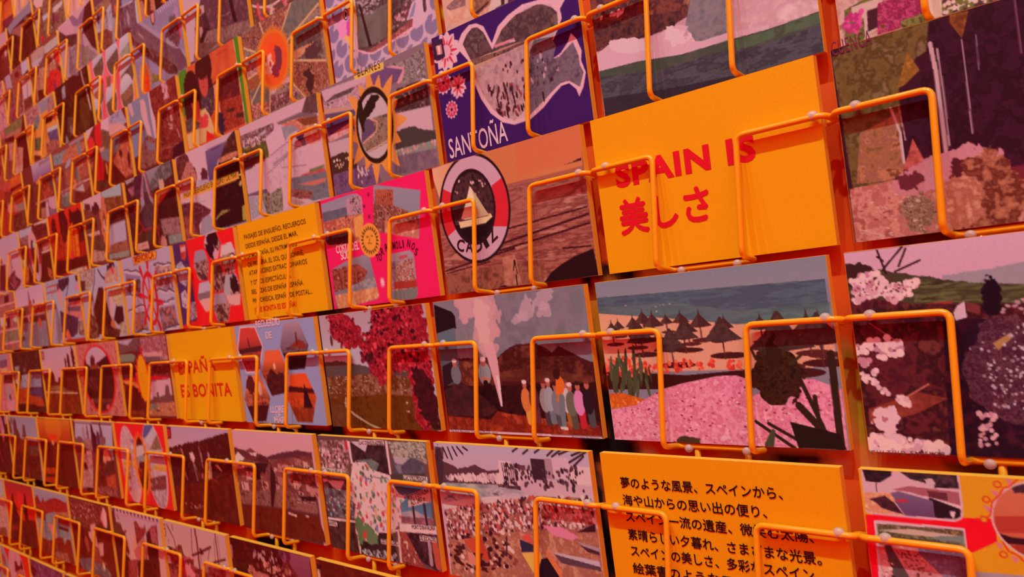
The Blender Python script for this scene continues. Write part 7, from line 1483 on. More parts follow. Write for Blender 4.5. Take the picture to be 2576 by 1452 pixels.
@picture(1, 6, 'postcard collage with a yellow sun face and red rays')
def art(c):
    c.bg((118,43,45))
    c.n([(178,185,217), (200,212,231)], 6, 3, [(-0.010,0.019), (0.474,0.008), (0.308,0.040), (0.209,0.086), (0.060,0.061)]); c.n([(112,77,86), (138,111,107), (94,64,64)], 5, 4, [(0.010,0.051), (0.209,0.086), (0.365,0.007), (0.500,0.002), (0.485,0.176), (0.242,0.162), (0.004,0.187)]); c.n([(129,172,148), (143,161,141)], 6, 5, [(-0.012,0.202), (0.273,0.194), (0.352,0.227), (0.299,0.298), (-0.020,0.293)]); c.n([(186,124,134), (156,91,93), (213,178,197), (107,57,58)], 4, 6, [(0.485,0.016), (0.978,0.010), (0.983,0.299), (0.504,0.307)]); c.p((222,185,190), (0.494,0.190), (0.893,0.205), (0.874,0.246), (0.505,0.249)); c.p((120,104,107), (0.507,0.242), (0.838,0.258), (0.826,0.313), (0.491,0.314))
    c.n([(94,37,38), (112,50,52)], 4, 7, [(-0.003,0.332), (0.270,0.319), (0.408,0.361), (0.367,0.492), (-0.028,0.499)]); c.n([(103,30,31), (120,50,52), (156,97,93)], 4, 8, [(0.618,0.326), (0.989,0.320), (0.998,0.485), (0.596,0.483)])
    c.p((239,178,86), (-0.011,0.537), (0.368,0.544), (0.369,0.646), (0.276,0.624), (0.221,0.593), (0.072,0.576)); c.n([(96,30,19), (112,35,24)], 6, 9, [(0.057,0.584), (0.369,0.646), (0.471,0.676), (0.410,0.903), (-0.033,0.919)]); c.n([(204,84,45), (178,70,38)], 4, 10, [(-0.093,0.605), (0.057,0.584), (-0.058,0.973), (-0.128,0.990)]); c.n([(156,70,45), (136,57,38)], 4, 11, [(0.084,0.917), (0.385,0.903), (0.383,0.969), (0.071,0.977)])
    c.p((222,205,224), (0.605,0.548), (0.969,0.519), (0.971,0.719), (0.842,0.713), (0.688,0.748), (0.520,0.778)); c.p((125,91,91), (0.601,0.727), (0.667,0.741), (0.681,0.677), (0.715,0.677), (0.713,0.741), (0.831,0.713), (0.866,0.594), (0.921,0.595), (0.920,0.706), (0.972,0.713), (0.964,0.802), (0.509,0.828), (0.520,0.778), (0.590,0.777)); c.n([(213,161,114), (186,124,93), (239,212,162)], 4, 12, [(0.511,0.821), (0.987,0.795), (0.996,0.960), (0.477,0.974)]); c.p((136,158,148), (0.508,0.836), (0.695,0.826), (0.661,0.877), (0.507,0.894)); c.p((67,30,38), (0.622,0.899), (0.704,0.890), (0.688,0.908), (0.619,0.913)); c.p((67,30,38), (0.839,0.884), (0.916,0.879), (0.902,0.893))
    c.p((222,37,58), (0.473,0.095), (0.503,0.097), (0.486,0.335), (0.530,0.409), (0.407,0.420)); c.p((230,37,58), (-0.020,0.522), (0.369,0.485), (0.382,0.536), (0.003,0.534)); c.p((230,37,58), (0.584,0.483), (0.975,0.492), (0.961,0.509), (0.619,0.537), (0.572,0.540)); c.p((213,43,65), (0.572,0.540), (0.613,0.562), (0.558,0.655), (0.520,0.669)); c.sun((239,84,45), (0.448,0.509), 22, 31, 16, 0, .8); c.e((247,194,18), (0.448,0.509), 14.5, 29); c.s((222,165,24), 1, (0.413,0.449), (0.449,0.450)); c.s((222,165,24), 1, (0.429,0.486), (0.413,0.530)); c.s((222,165,24), 1, (0.413,0.559), (0.473,0.560)); c.s((222,165,24), 1, (0.492,0.444), (0.522,0.445))

@picture(1, 7, 'postcard of a castle inside a red oval frame')
def art(c):
    c.bg((208,123,111))
    c.n([(208,130,125), (226,165,154), (158,81,68)], 3, 3); c.n([(190,109,68), (217,144,90), (141,60,40)], 3, 4, [(-0.041,0.351), (0.188,0.344), (0.121,0.610), (-0.097,0.912), (-0.078,0.608)]); c.e((244,46,61), (0.494,0.498), 59, 47); c.e((226,46,61), (0.494,0.498), 56, 45.6); c.clipe((0.494,0.498), 53.5, 43.8)
    c.gr((203,221,240), (226,200,218), 0, .4); c.p((100,53,47), (0.059,0.295), (0.163,0.165), (0.226,0.190), (0.233,0.272), (0.331,0.319), (0.320,0.363), (0.044,0.354)); c.p((138,88,97), (0.339,0.206), (0.404,0.159), (0.465,0.212)); c.p((100,46,54), (0.345,0.207), (0.458,0.212), (0.451,0.324), (0.331,0.319)); c.p((80,28,36), (0.459,0.288), (0.586,0.250), (0.783,0.174), (0.948,0.203), (1.073,0.387), (0.564,0.342)); c.n([(181,95,54), (141,60,40)], 4, 5, [(0.317,0.319), (0.523,0.297), (0.531,0.370), (0.332,0.371)]); c.n([(81,28,29), (94,39,36), (69,20,25)], 6, 6, [(0.115,0.356), (0.535,0.355), (0.593,0.329), (1.085,0.333), (0.925,0.769), (0.050,0.782)]); c.n([(120,60,61), (91,32,33), (158,88,90)], 3, 7, [(0.199,0.463), (0.458,0.454), (0.435,0.656), (0.176,0.610)]); c.n([(138,81,68), (114,53,40)], 4, 8, [(0.055,0.759), (0.382,0.765), (0.817,0.763), (0.779,0.819), (0.339,0.831)]); c.n([(82,32,33), (114,53,54), (96,39,40)], 5, 9, [(0.054,0.819), (0.805,0.812), (0.644,0.970), (0.167,0.981)]); c.b((235,116,133), (0.637,0.892), 6, 5, 2, 3); c.b((190,130,111), (0.262,0.817), 6, 6, 3, 4); c.clip()

@picture(1, 8, 'postcard of cypresses beside a field under pink sky')
def art(c):
    c.bg((141,63,27))
    c.gr((207,216,235), (229,201,213), 0, .5); c.p((123,63,72), (0.004,0.039), (0.104,0.044), (0.084,0.170), (-0.000,0.166)); c.p((211,150,154), (0.021,0.062), (0.084,0.062), (0.068,0.147), (0.013,0.148))
    c.hill((123,52,27), [(-0.129,0.456), (-0.018,0.398), (0.111,0.379), (0.192,0.418), (0.286,0.347), (0.340,0.422), (0.331,0.509), (0.417,0.518), (0.451,0.446), (0.518,0.462), (0.550,0.398), (0.669,0.373), (1.046,0.384)], 1, 3); c.b((107,33,27), (0.941,0.173), 6, 16, 2, 4); c.b((107,37,27), (0.804,0.229), 6, 12, 2, 5); c.b((107,41,27), (0.709,0.275), 4, 9, 2, 6); c.n([(109,33,22), (125,48,31)], 6, 7, [(0.625,0.329), (0.988,0.299), (0.962,0.658), (0.817,0.650), (0.557,0.584)]); c.n([(143,106,57), (161,150,87)], 5, 8, [(0.195,0.573), (0.475,0.569), (0.706,0.657), (0.420,0.670), (0.157,0.654)]); c.s((229,209,176), 3, (-0.002,0.676), (0.418,0.677), (0.940,0.692)); c.s((193,150,109), 1.6, (0.198,0.614), (0.450,0.609)); c.n([(143,55,27), (161,85,42), (123,41,18), (138,99,34)], 6, 9, [(-0.037,0.691), (0.952,0.699), (0.970,0.990), (-0.034,1.014)])

@picture(1, 9, 'postcard of a mauve lake below a dark mountain')
def art(c):
    c.bg((95,47,37))
    c.n([(99,62,48), (85,43,31), (108,81,64)], 8, 3, [(0.013,0.025), (0.927,0.023), (0.947,0.314), (0.289,0.366), (0.013,0.299)]); c.n([(173,211,223), (145,157,161)], 4, 4, [(0.064,0.242), (0.248,0.234), (0.210,0.305), (0.061,0.308)]); c.p((143,112,122), (0.356,0.303), (0.434,0.255), (0.481,0.307), (0.391,0.347)); c.n([(164,188,223), (187,226,247), (145,157,192)], 6, 5, [(0.281,0.395), (0.524,0.372), (0.444,0.593), (0.169,0.605)]); c.n([(164,203,231), (143,157,184)], 5, 6, [(0.578,0.402), (0.707,0.377), (0.960,0.370), (0.927,0.590), (0.522,0.594)]); c.n([(92,74,122), (108,96,145)], 5, 7, [(0.490,0.651), (0.670,0.609), (0.925,0.597), (0.922,0.763), (0.651,0.729), (0.477,0.694)]);
    c.n([(187,74,33), (205,112,44), (164,58,29)], 6, 8, [(0.167,0.612), (0.458,0.600), (0.442,0.708), (0.908,0.763), (0.957,0.894), (0.753,0.897), (0.382,0.859), (0.052,0.834)]); c.n([(95,32,24), (78,28,24)], 6, 9, [(0.013,0.908), (0.360,0.881), (0.612,0.864), (0.747,0.919), (0.865,0.965), (0.856,1.000), (-0.021,1.020)]); c.s((205,127,91), 2, (0.064,0.848), (0.291,0.846)); c.p((196,241,247), (0.045,0.360), (0.174,0.370), (0.087,0.553), (0.034,0.508))

@picture(1, 10, 'postcard of a mauve peak above blossom and a boat')
def art(c):
    c.bg((225,166,162))
    c.p((165,190,224), (0.604,0.016), (0.900,0.031), (0.831,0.141), (0.568,0.130)); c.n([(125,105,138), (146,136,162)], 5, 3, [(0.572,0.115), (0.877,0.105), (0.814,0.254), (0.531,0.244)]); c.p((234,220,162), (0.565,0.253), (0.818,0.239), (0.801,0.352), (0.572,0.346)); c.n([(109,36,37), (132,59,60)], 5, 4, [(0.654,0.371), (1.003,0.364), (0.956,0.520), (0.608,0.516)]); c.n([(239,190,185), (216,151,138)], 5, 5, [(0.586,0.531), (1.023,0.521), (0.975,1.014), (0.430,1.026)]); c.b((188,197,216), (0.746,0.700), 18, 17, 3, 4); c.b((109,59,60), (0.796,0.761), 6, 6, 2, 5); c.n([(243,213,232), (225,166,185)], 4, 6, [(0.476,0.824), (0.954,0.805), (0.916,0.986), (0.458,0.995)])

@picture(2, 5, 'postcard of a pale statue before a wooded hillside')
def art(c):
    c.bg((98,34,32))
    c.gr((195,195,228), (213,209,221), 0, .3); c.hill((85,34,35), [(0.003,0.263), (0.184,0.219), (0.297,0.188), (0.406,0.166), (0.556,0.150), (0.695,0.112), (0.818,0.076), (0.948,0.040), (0.996,0.052)], 1.4, 3); c.n([(96,41,39), (81,27,28), (112,55,46)], 6, 4, [(0.011,0.286), (0.461,0.178), (0.991,0.081), (0.988,0.417), (0.699,0.534), (-0.006,0.609)]); c.p((103,27,46), (0.010,0.018), (0.086,0.015), (0.074,0.147), (-0.000,0.159)); c.p((213,44,67), (0.012,0.038), (0.063,0.036), (0.058,0.132), (0.006,0.138))
    c.p((195,120,116), (0.204,0.241), (0.237,0.255), (0.252,0.324), (0.231,0.341)); c.p((239,230,228), (0.352,0.293), (0.407,0.277), (0.435,0.340), (0.406,0.396), (0.368,0.361)); c.p((204,161,158), (0.344,0.332), (0.387,0.352), (0.395,0.397), (0.356,0.362)); c.s((187,161,165), 1.6, (0.395,0.397), (0.436,0.592)); c.s((173,147,165), 2, (0.415,0.411), (0.437,0.470)); c.s((156,92,102), 3, (0.520,0.220), (0.546,0.429)); c.s((204,188,186), 1.6, (0.542,0.279), (0.547,0.369)); c.s((195,120,116), 2.6, (0.225,0.490), (0.262,0.596)); c.b((195,175,165), (0.309,0.715), 6, 6, 3, 4); c.n([(187,120,109), (156,85,81)], 4, 5, [(0.508,0.509), (0.544,0.497), (0.530,0.567), (0.499,0.555)])
    c.b((195,168,165), (0.661,0.396), 4, 10, 2, 5); c.b((231,216,165), (0.639,0.510), 5, 8, 2, 6); c.n([(222,106,46), (195,85,39), (239,147,60)], 4, 6, [(0.572,0.577), (0.661,0.538), (0.620,0.752), (0.536,0.763)]); c.n([(156,58,39), (178,85,53)], 4, 7, [(0.525,0.764), (0.637,0.749), (0.638,0.854), (0.527,0.870)]); c.p((213,223,221), (0.736,0.397), (0.782,0.378), (0.841,0.446), (0.820,0.452), (0.765,0.409))
    c.n([(120,41,32), (103,31,24), (136,58,46)], 8, 8, [(0.015,0.687), (0.513,0.599), (0.988,0.417), (0.983,0.983), (0.451,1.033), (0.018,1.031)]); c.s((81,24,24), 2, (0.740,0.544), (0.937,0.480)); c.dots([(213,195,186), (187,140,137)], 14, .8, 2, [(0.116,0.849), (0.489,0.837), (0.477,0.900), (0.128,0.911)], 4, .6); c.n([(120,44,35), (85,24,20)], 8, 9, [(0.591,0.650), (0.997,0.531), (0.983,0.983), (0.474,1.029)], .7)

@picture(2, 6, 'red postcard with two long ovals and central orange sun')
def art(c):
    c.bg((247,53,55))
    c.e((234,247,247), (0.255,0.521), 27, 48, -6); c.e((234,247,247), (0.751,0.484), 30, 52, -8)
    c.clipe((0.255,0.521), 26, 47, -6); c.n([(225,217,229), (207,188,200), (234,245,247)], 6, 3); c.n([(187,208,216), (138,160,185)], 5, 4, [(0.315,-0.004), (0.522,-0.019), (0.472,0.035), (0.303,0.050)]); c.n([(158,124,156), (180,174,193)], 4, 5, [(0.292,0.211), (0.415,0.181), (0.371,0.259), (0.289,0.226)]); c.n([(120,75,62), (189,153,142), (225,238,214)], 3, 6, [(0.032,0.595), (0.239,0.560), (0.219,0.763), (0.036,0.752)]); c.n([(225,103,69), (189,89,84)], 4, 7, [(0.073,0.826), (0.211,0.802), (0.191,0.890), (0.084,0.895)]); c.n([(234,224,222), (225,202,200)], 5, 8, [(0.111,0.892), (0.431,0.784), (0.367,1.020), (0.077,1.045)]); c.clip()
    c.clipe((0.751,0.484), 29, 51, -8); c.n([(225,231,243), (203,202,214)], 6, 9); c.p((99,123,198), (0.530,0.115), (0.636,0.021), (0.835,-0.016), (0.802,0.029), (0.682,0.144), (0.602,0.178)); c.n([(198,238,247), (216,247,247)], 5, 3, [(0.625,0.184), (0.802,0.029), (0.893,0.039), (0.767,0.191), (0.661,0.241)]); c.n([(158,138,113), (140,124,98), (180,174,142)], 5, 4, [(0.683,0.306), (0.879,0.105), (0.964,0.293)]); c.n([(140,68,69), (158,96,98), (104,46,48), (198,195,185)], 3, 5, [(0.594,0.661), (0.937,0.582), (0.912,0.757), (0.535,0.817)]); c.n([(158,117,135), (198,195,207), (225,231,236)], 4, 6, [(0.483,0.831), (0.912,0.757), (0.851,0.995), (0.463,1.037)]); c.p((167,124,146), (0.725,0.383), (0.973,0.357), (0.967,0.386), (0.721,0.406)); c.p((198,209,222), (0.707,0.414), (0.967,0.386), (0.963,0.458), (0.705,0.481)); c.clip()
    c.sun((247,170,62), (0.494,0.499), 30, 41, 22, 0, .68, .8); c.e((100,32,26), (0.494,0.499), 15, 33); c.clipe((0.494,0.499), 14.5, 32); c.p((216,238,229), (0.378,0.289), (0.661,0.241), (0.641,0.331), (0.449,0.420), (0.343,0.444)); c.p((158,188,185), (0.346,0.429), (0.532,0.384), (0.628,0.391), (0.615,0.451), (0.332,0.491)); c.p((234,181,178), (0.401,0.470), (0.439,0.466), (0.412,0.590), (0.381,0.585)); c.n([(189,75,40), (140,46,26)], 4, 3, [(0.358,0.549), (0.495,0.552), (0.459,0.661), (0.369,0.670)]); c.clip()
    for q in ([(0.083,0.489), (0.336,0.475), (0.330,0.529), (0.069,0.553)], [(0.723,0.479), (0.971,0.475), (0.957,0.540), (0.714,0.546)]): c.p((243,208,91), *q)
    for i_ in range(7): c.s((120,117,26), .8, ((0.732,0.489)[0] + i_ * .035, (0.732,0.489)[1] + .005 + i_ * .003), ((0.725,0.537)[0] + i_ * .035, (0.725,0.537)[1] + i_ * .003)); c.s((120,117,26), .8, ((0.094,0.500)[0] + i_ * .028, (0.094,0.500)[1] + .005), ((0.087,0.543)[0] + i_ * .028, (0.087,0.543)[1]))

@picture(2, 7, 'postcard of cathedral spires above a rocky fountain')
def art(c):
    c.bg((143,63,65))
    c.p((220,188,177), (0.051,0.003), (1.013,-0.007), (1.002,0.036), (0.069,0.049)); c.p((202,203,192), (0.049,0.011), (1.011,0.000), (0.992,0.029), (0.071,0.041)); c.s((86,34,50), 2, (0.055,0.046), (1.002,0.036)); c.p((106,63,80), (0.041,0.042), (0.086,0.041), (0.056,0.275), (-0.009,0.294))
    c.gr((202,225,247), (174,217,244), .05, .35, [(0.077,0.049), (0.995,0.040), (0.928,0.511), (0.808,0.319), (0.017,0.308)]); c.b((183,181,192), (0.280,0.224), 5, 12, 2, 3); c.b((140,107,117), (0.378,0.204), 4, 12, 2, 4); c.n([(192,166,162), (161,122,125)], 4, 5, [(0.208,0.312), (0.325,0.244), (0.474,0.266), (0.454,0.402), (0.217,0.388)]); c.n([(97,34,50), (84,30,42)], 4, 6, [(0.474,0.042), (0.522,0.070), (0.531,0.144), (0.595,0.214), (0.580,0.334), (0.481,0.460), (0.451,0.357)]); c.b((106,63,95), (0.631,0.235), 6, 12, 2, 5); c.b((122,85,110), (0.714,0.193), 5, 16, 2, 6); c.n([(140,92,110), (161,122,132)], 4, 7, [(0.690,0.209), (0.808,0.210), (0.798,0.305), (0.677,0.320)]); c.b((140,100,110), (0.140,0.293), 14, 5, 3, 7)
    c.n([(93,34,35), (106,48,42)], 5, 8, [(0.551,0.395), (0.731,0.368), (0.705,0.530), (0.535,0.574)]); c.n([(229,151,110), (247,203,177), (192,107,80)], 5, 9, [(0.714,0.383), (0.824,0.361), (0.896,0.543), (0.817,0.608), (0.678,0.532)]); c.n([(93,41,42), (115,63,50), (84,30,31)], 5, 10, [(0.759,0.526), (0.945,0.496), (0.926,0.683), (0.660,0.718)]); c.n([(202,144,132), (229,203,199), (161,92,80), (247,247,237)], 3, 11, [(0.235,0.432), (0.426,0.404), (0.404,0.661), (0.100,0.736), (0.152,0.531)]); c.n([(220,181,177), (183,136,132), (247,247,247), (140,78,72)], 3, 12, [(0.097,0.690), (0.407,0.646), (0.339,0.925), (-0.017,0.966)]); c.n([(211,100,57), (183,85,50), (229,136,87)], 5, 13, [(0.705,0.750), (0.927,0.676), (0.907,0.872), (0.707,0.852)]); c.n([(143,48,42), (106,34,27), (161,78,57)], 5, 14, [(0.510,0.562), (0.698,0.560), (0.680,0.855), (0.428,0.899)]); c.n([(202,144,132), (161,92,87), (111,41,42)], 3, 15, [(0.414,0.901), (0.923,0.856), (0.905,0.987), (0.394,1.039)]); c.b((84,26,27), (0.216,0.652), 7, 6, 2, 3); c.n([(88,30,27), (106,41,35)], 4, 3, [(0.166,0.937), (0.339,0.925), (0.301,1.020), (0.178,1.005)])

@picture(2, 8, 'postcard of an orange sunset cone over a dark sea')
def art(c):
    c.bg((105,32,24))
    c.gr((232,173,52), (186,66,29), .0, .38, [(-0.016,0.016), (0.977,0.006), (0.966,0.368), (-0.083,0.365)]); c.e((247,188,52), (0.468,0.134), 36, 22, 0, .45); c.p((247,81,29), (0.286,0.239), (0.588,0.238), (0.427,0.395), (0.383,0.390)); c.e((247,196,122), (0.416,0.377), 5, 5); c.hill((117,32,24), [(-0.123,0.391), (0.409,0.403), (1.015,0.386)], .5, 3); c.n([(108,32,24), (122,36,24), (96,28,24)], 8, 4, [(-0.128,0.407), (0.986,0.395), (0.968,0.990), (-0.125,1.090)]); c.n([(195,59,29), (213,97,37)], 5, 5, [(-0.021,0.777), (0.468,0.740), (0.439,0.846), (-0.015,0.869)]); c.n([(195,59,29), (213,97,37)], 5, 6, [(-0.063,0.928), (0.429,0.884), (0.385,0.993), (-0.078,1.038)]); c.p((89,51,29), (0.035,0.864), (0.333,0.849), (0.307,0.889), (0.054,0.908)); c.p((145,51,29), (0.401,0.434), (0.493,0.428), (0.401,0.657), (0.370,0.659), a=.6)

@picture(2, 9, 'postcard of two dark conifers against a grey sky')
def art(c):
    c.bg((107,38,25))
    c.gr((164,197,217), (175,205,229), 0, .35); c.p((126,101,87), (-0.007,0.056), (0.085,0.108), (0.117,0.293), (-0.049,0.309)); c.b((119,78,71), (0.240,0.233), 10, 22, 2, 3); c.p((119,78,71), (0.240,0.118), (0.377,0.288), (0.382,0.386), (0.138,0.338)); c.b((128,93,79), (0.549,0.272), 8, 15, 2, 4); c.p((128,93,79), (0.549,0.189), (0.590,0.187), (0.614,0.328), (0.447,0.337)); c.b((119,109,112), (0.128,0.083), 5, 4, 2, 5)
    c.n([(128,46,30), (166,70,39), (100,34,25)], 5, 5, [(-0.051,0.317), (0.214,0.319), (0.374,0.356), (0.568,0.376), (0.979,0.381), (0.987,0.569), (-0.008,0.644)]); c.n([(110,34,25), (91,30,25), (133,54,30), (119,62,39)], 6, 6, [(0.002,0.612), (0.991,0.554), (0.959,0.993), (-0.003,1.035)]); c.b((166,70,47), (0.526,0.965), 5, 6, 3, 3); c.n([(128,109,79), (110,70,47)], 5, 7, [(0.636,0.476), (0.966,0.425), (0.947,0.601), (0.625,0.626)])

@picture(2, 10, 'postcard of pink blossom over near-black ground')
def art(c):
    c.bg((100,34,35))
    c.n([(114,46,47), (89,30,30)], 6, 3); c.b((227,205,225), (0.784,0.217), 8, 20, 4, 4); c.b((199,157,176), (0.738,0.122), 10, 16, 4, 5); c.b((208,197,217), (0.962,0.059), 7, 10, 3, 6); c.s((217,101,79), 3, (0.558,0.632), (0.615,0.814))

@picture(3, 3, 'very dark postcard with a small crest, bottom edge')
def art(c):
    c.bg((116,41,29))
    c.n([(116,41,29), (99,35,26), (134,54,39)], 12, 3); c.p((131,133,116), (-0.017,0.100), (0.038,0.088), (0.027,0.153), (-0.022,0.165)); c.b((223,230,209), (0.014,0.142), 2, 5, 1, 3); c.p((80,22,22), (-0.024,0.050), (0.062,0.044), (0.050,0.085), (-0.022,0.096))

@picture(3, 4, 'postcard of a blossoming tree against a plum sky')
def art(c):
    c.bg((92,26,21))
    c.n([(96,32,25), (81,20,18), (107,42,33)], 7, 3); c.gr((156,102,126), (138,74,104), .0, .3, [(0.631,0.009), (0.992,0.001), (0.986,0.213), (0.848,0.229), (0.754,0.131), (0.675,0.114)]); c.n([(120,74,104), (94,39,54)], 3, 4, [(0.639,0.015), (0.705,0.012), (0.686,0.098), (0.634,0.068)]); c.s((103,32,54), 1.8, (0.755,0.022), (0.735,0.067), (0.750,0.105)); c.b((118,39,69), (0.738,0.074), 4, 7, 3, 5); c.n([(138,60,69), (103,32,36)], 3, 5, [(0.675,0.114), (0.757,0.117), (0.848,0.229), (0.624,0.281)])
    c.dots([(204,144,126), (226,186,162), (178,116,104), (136,74,69)], 70, 1.4, 3.4, [(0.240,0.236), (0.461,0.174), (0.598,0.172), (0.738,0.128), (0.742,0.202), (0.551,0.316), (0.212,0.396)], 4); c.n([(213,158,140), (186,123,119), (231,193,169)], 4, 6, [(0.294,0.290), (0.375,0.268), (0.480,0.280), (0.480,0.333), (0.263,0.384)]); c.s((83,24,25), 3, (0.529,0.181), (0.508,0.305)); c.s((83,24,25), 2.4, (0.375,0.268), (0.492,0.266)); c.s((83,24,25), 2, (0.512,0.283), (0.674,0.197)); c.dots([(178,144,155), (204,186,183)], 22, .8, 1.8, [(0.289,0.073), (0.616,0.016), (0.594,0.146), (0.256,0.204)], 6, 1.6); c.b((178,144,155), (0.013,0.151), 3, 6, 2, 4)

@picture(3, 5, 'postcard of ship masts with yardarms under pink sky')
def art(c):
    c.bg((140,55,41))
    c.gr((212,203,204), (216,206,189), 0, .5); c.n([(140,55,49), (113,40,41), (189,105,100), (158,76,71)], 4, 3, [(-0.064,0.386), (0.042,0.288), (0.165,0.300), (0.224,0.244), (0.280,0.234), (0.299,0.335), (0.371,0.368), (0.465,0.353), (0.449,0.433), (0.547,0.446), (0.947,0.348), (0.863,0.923), (-0.139,1.122)]); c.p((216,247,233), (-0.032,0.407), (0.041,0.396), (0.065,0.481), (0.001,0.486)); c.b((234,170,182), (0.364,0.504), 10, 7, 3, 4, 15); c.p((216,47,41), (0.244,0.408), (0.298,0.405), (0.289,0.582), (0.245,0.601)); c.s((225,98,130), 2, (0.273,0.397), (0.401,0.349)); c.n([(198,177,174), (158,105,100)], 4, 4, [(0.622,0.383), (0.844,0.380), (0.826,0.441), (0.619,0.459)])
    for a_, w_ in ((((0.544,0.017), (0.550,0.207), (0.542,0.443)), 3.4), (((0.856,0.005), (0.853,0.328)), 2.2), (((0.485,0.023), (0.464,0.164), (0.445,0.322)), 1.4), (((0.157,0.035), (0.166,0.091)), 1.4), (((0.064,0.046), (0.161,0.185), (0.175,0.280)), 1.8), (((0.058,0.213), (0.063,0.257)), .8), (((0.828,0.063), (0.803,0.314)), .8), (((0.880,0.033), (0.882,0.298)), .8), (((0.592,0.250), (0.570,0.394)), .8), (((0.738,0.192), (0.689,0.318)), 1)):
        c.s((120,47,49), w_, *a_)
    c.s((105,33,41), 2.6, (0.446,0.318), (0.585,0.256), (0.760,0.166)); c.s((105,33,41), 2.4, (0.770,0.332), (0.842,0.298), (0.959,0.255)); c.b((105,33,41), (0.599,0.244), 4, 3, 2, 3); c.p((105,55,56), (-0.015,0.052), (0.035,0.051), (0.029,0.183), (-0.030,0.193)); c.p((225,214,204), (-0.017,0.064), (0.026,0.061), (0.025,0.098), (-0.022,0.103)); c.p((243,247,152), (-0.021,0.114), (0.022,0.112), (0.017,0.171), (-0.028,0.181))

@picture(3, 6, 'film-edged postcard of pink towers and dark trees')
def art(c):
    c.bg((106,34,27))
    c.gr((210,205,217), (232,212,194), .05, .6); c.p((223,197,217), (-0.020,0.045), (0.939,0.039), (0.933,0.069), (-0.027,0.078)); c.s((192,153,172), .8, (-0.027,0.078), (0.934,0.063))
    for i_ in range(14): c.e((67,34,27), ((0.004,0.039)[0] + i_ * .0727, .028), 2.4, 2.0)
    c.b((115,60,50), (0.044,0.283), 9, 22, 4, 3); c.b((122,71,58), (0.129,0.336), 14, 20, 4, 4, 20); c.b((128,60,58), (0.207,0.408), 10, 14, 4, 5, 25); c.n([(92,31,23), (106,38,27)], 6, 4, [(-0.038,0.404), (0.216,0.369), (0.189,0.533), (0.303,0.619), (0.206,1.005), (-0.133,1.089)]); c.b((124,79,66), (0.257,0.507), 7, 4, 3, 6)
    c.n([(169,64,58), (160,94,81), (142,42,43), (192,123,119)], 4, 5, [(0.476,0.120), (0.530,0.100), (0.592,0.172), (0.650,0.174), (0.700,0.119), (0.701,0.199), (0.648,0.267), (0.482,0.403), (0.476,0.298)]); c.p((237,197,156), (0.432,0.318), (0.484,0.261), (0.458,0.467), (0.360,0.547)); c.n([(228,153,126), (201,116,103), (246,205,187)], 4, 6, [(0.406,0.478), (0.646,0.279), (0.691,0.421), (0.662,0.555), (0.423,0.582)]); c.n([(106,34,27), (83,27,18)], 5, 7, [(0.696,0.223), (0.821,0.121), (0.931,0.080), (0.911,0.298), (0.878,0.498), (0.683,0.544)]); c.n([(169,79,96), (192,123,134), (128,49,50)], 4, 8, [(0.768,0.153), (0.921,0.082), (0.894,0.336), (0.787,0.322), (0.777,0.198)])
    c.n([(97,31,18), (115,42,27), (83,27,18)], 6, 9, [(0.441,0.590), (0.890,0.484), (0.852,0.958), (0.392,1.078)]); c.n([(160,64,50), (192,108,96), (124,40,35)], 4, 10, [(0.248,0.636), (0.443,0.577), (0.378,0.962), (0.184,1.010)])

@picture(3, 7, 'postcard of a shaded street arch with white gap')
def art(c):
    c.bg((126,47,29))
    c.n([(126,55,45), (163,97,76), (105,36,29), (195,143,115)], 4, 3, [(0.020,0.019), (0.976,0.024), (0.939,0.181), (0.484,0.390), (-0.056,0.371)]); c.dots([(213,151,139), (232,213,185)], 34, 1, 2.2, [(0.021,0.074), (0.682,0.036), (0.631,0.245), (-0.004,0.347)], 4); c.n([(247,197,193), (232,128,115)], 4, 4, [(0.827,0.104), (0.947,0.093), (0.900,0.289), (0.832,0.301), (0.775,0.207)]); c.e((241,232,225), (0.882,0.176), 7, 13); c.p((232,205,193), (0.500,0.327), (0.635,0.282), (0.610,0.443), (0.638,0.550), (0.766,0.518), (0.739,0.686), (0.651,0.719), (0.635,0.617), (0.519,0.587), (0.431,0.490), (0.415,0.440), (0.491,0.419))
    c.n([(126,36,18), (108,32,24), (144,51,29)], 5, 5, [(0.147,0.526), (0.428,0.445), (0.440,0.625), (0.370,0.792), (0.044,0.867)]); c.n([(163,82,53), (186,120,99), (144,59,37)], 4, 6, [(0.499,0.614), (0.647,0.622), (0.647,0.734), (0.817,0.802), (0.433,0.824)]); c.n([(119,36,18), (135,42,29)], 5, 7, [(0.617,0.412), (0.915,0.388), (0.879,0.759), (0.750,0.698), (0.780,0.515), (0.626,0.545)]); c.n([(144,143,146), (126,113,123), (163,174,170)], 6, 8, [(0.058,0.872), (0.385,0.789), (0.806,0.848), (0.876,0.935), (0.223,1.094)]); c.b((186,97,76), (0.354,0.626), 6, 10, 3, 4); c.b((241,247,170), (0.718,0.831), 6, 4, 2, 5)

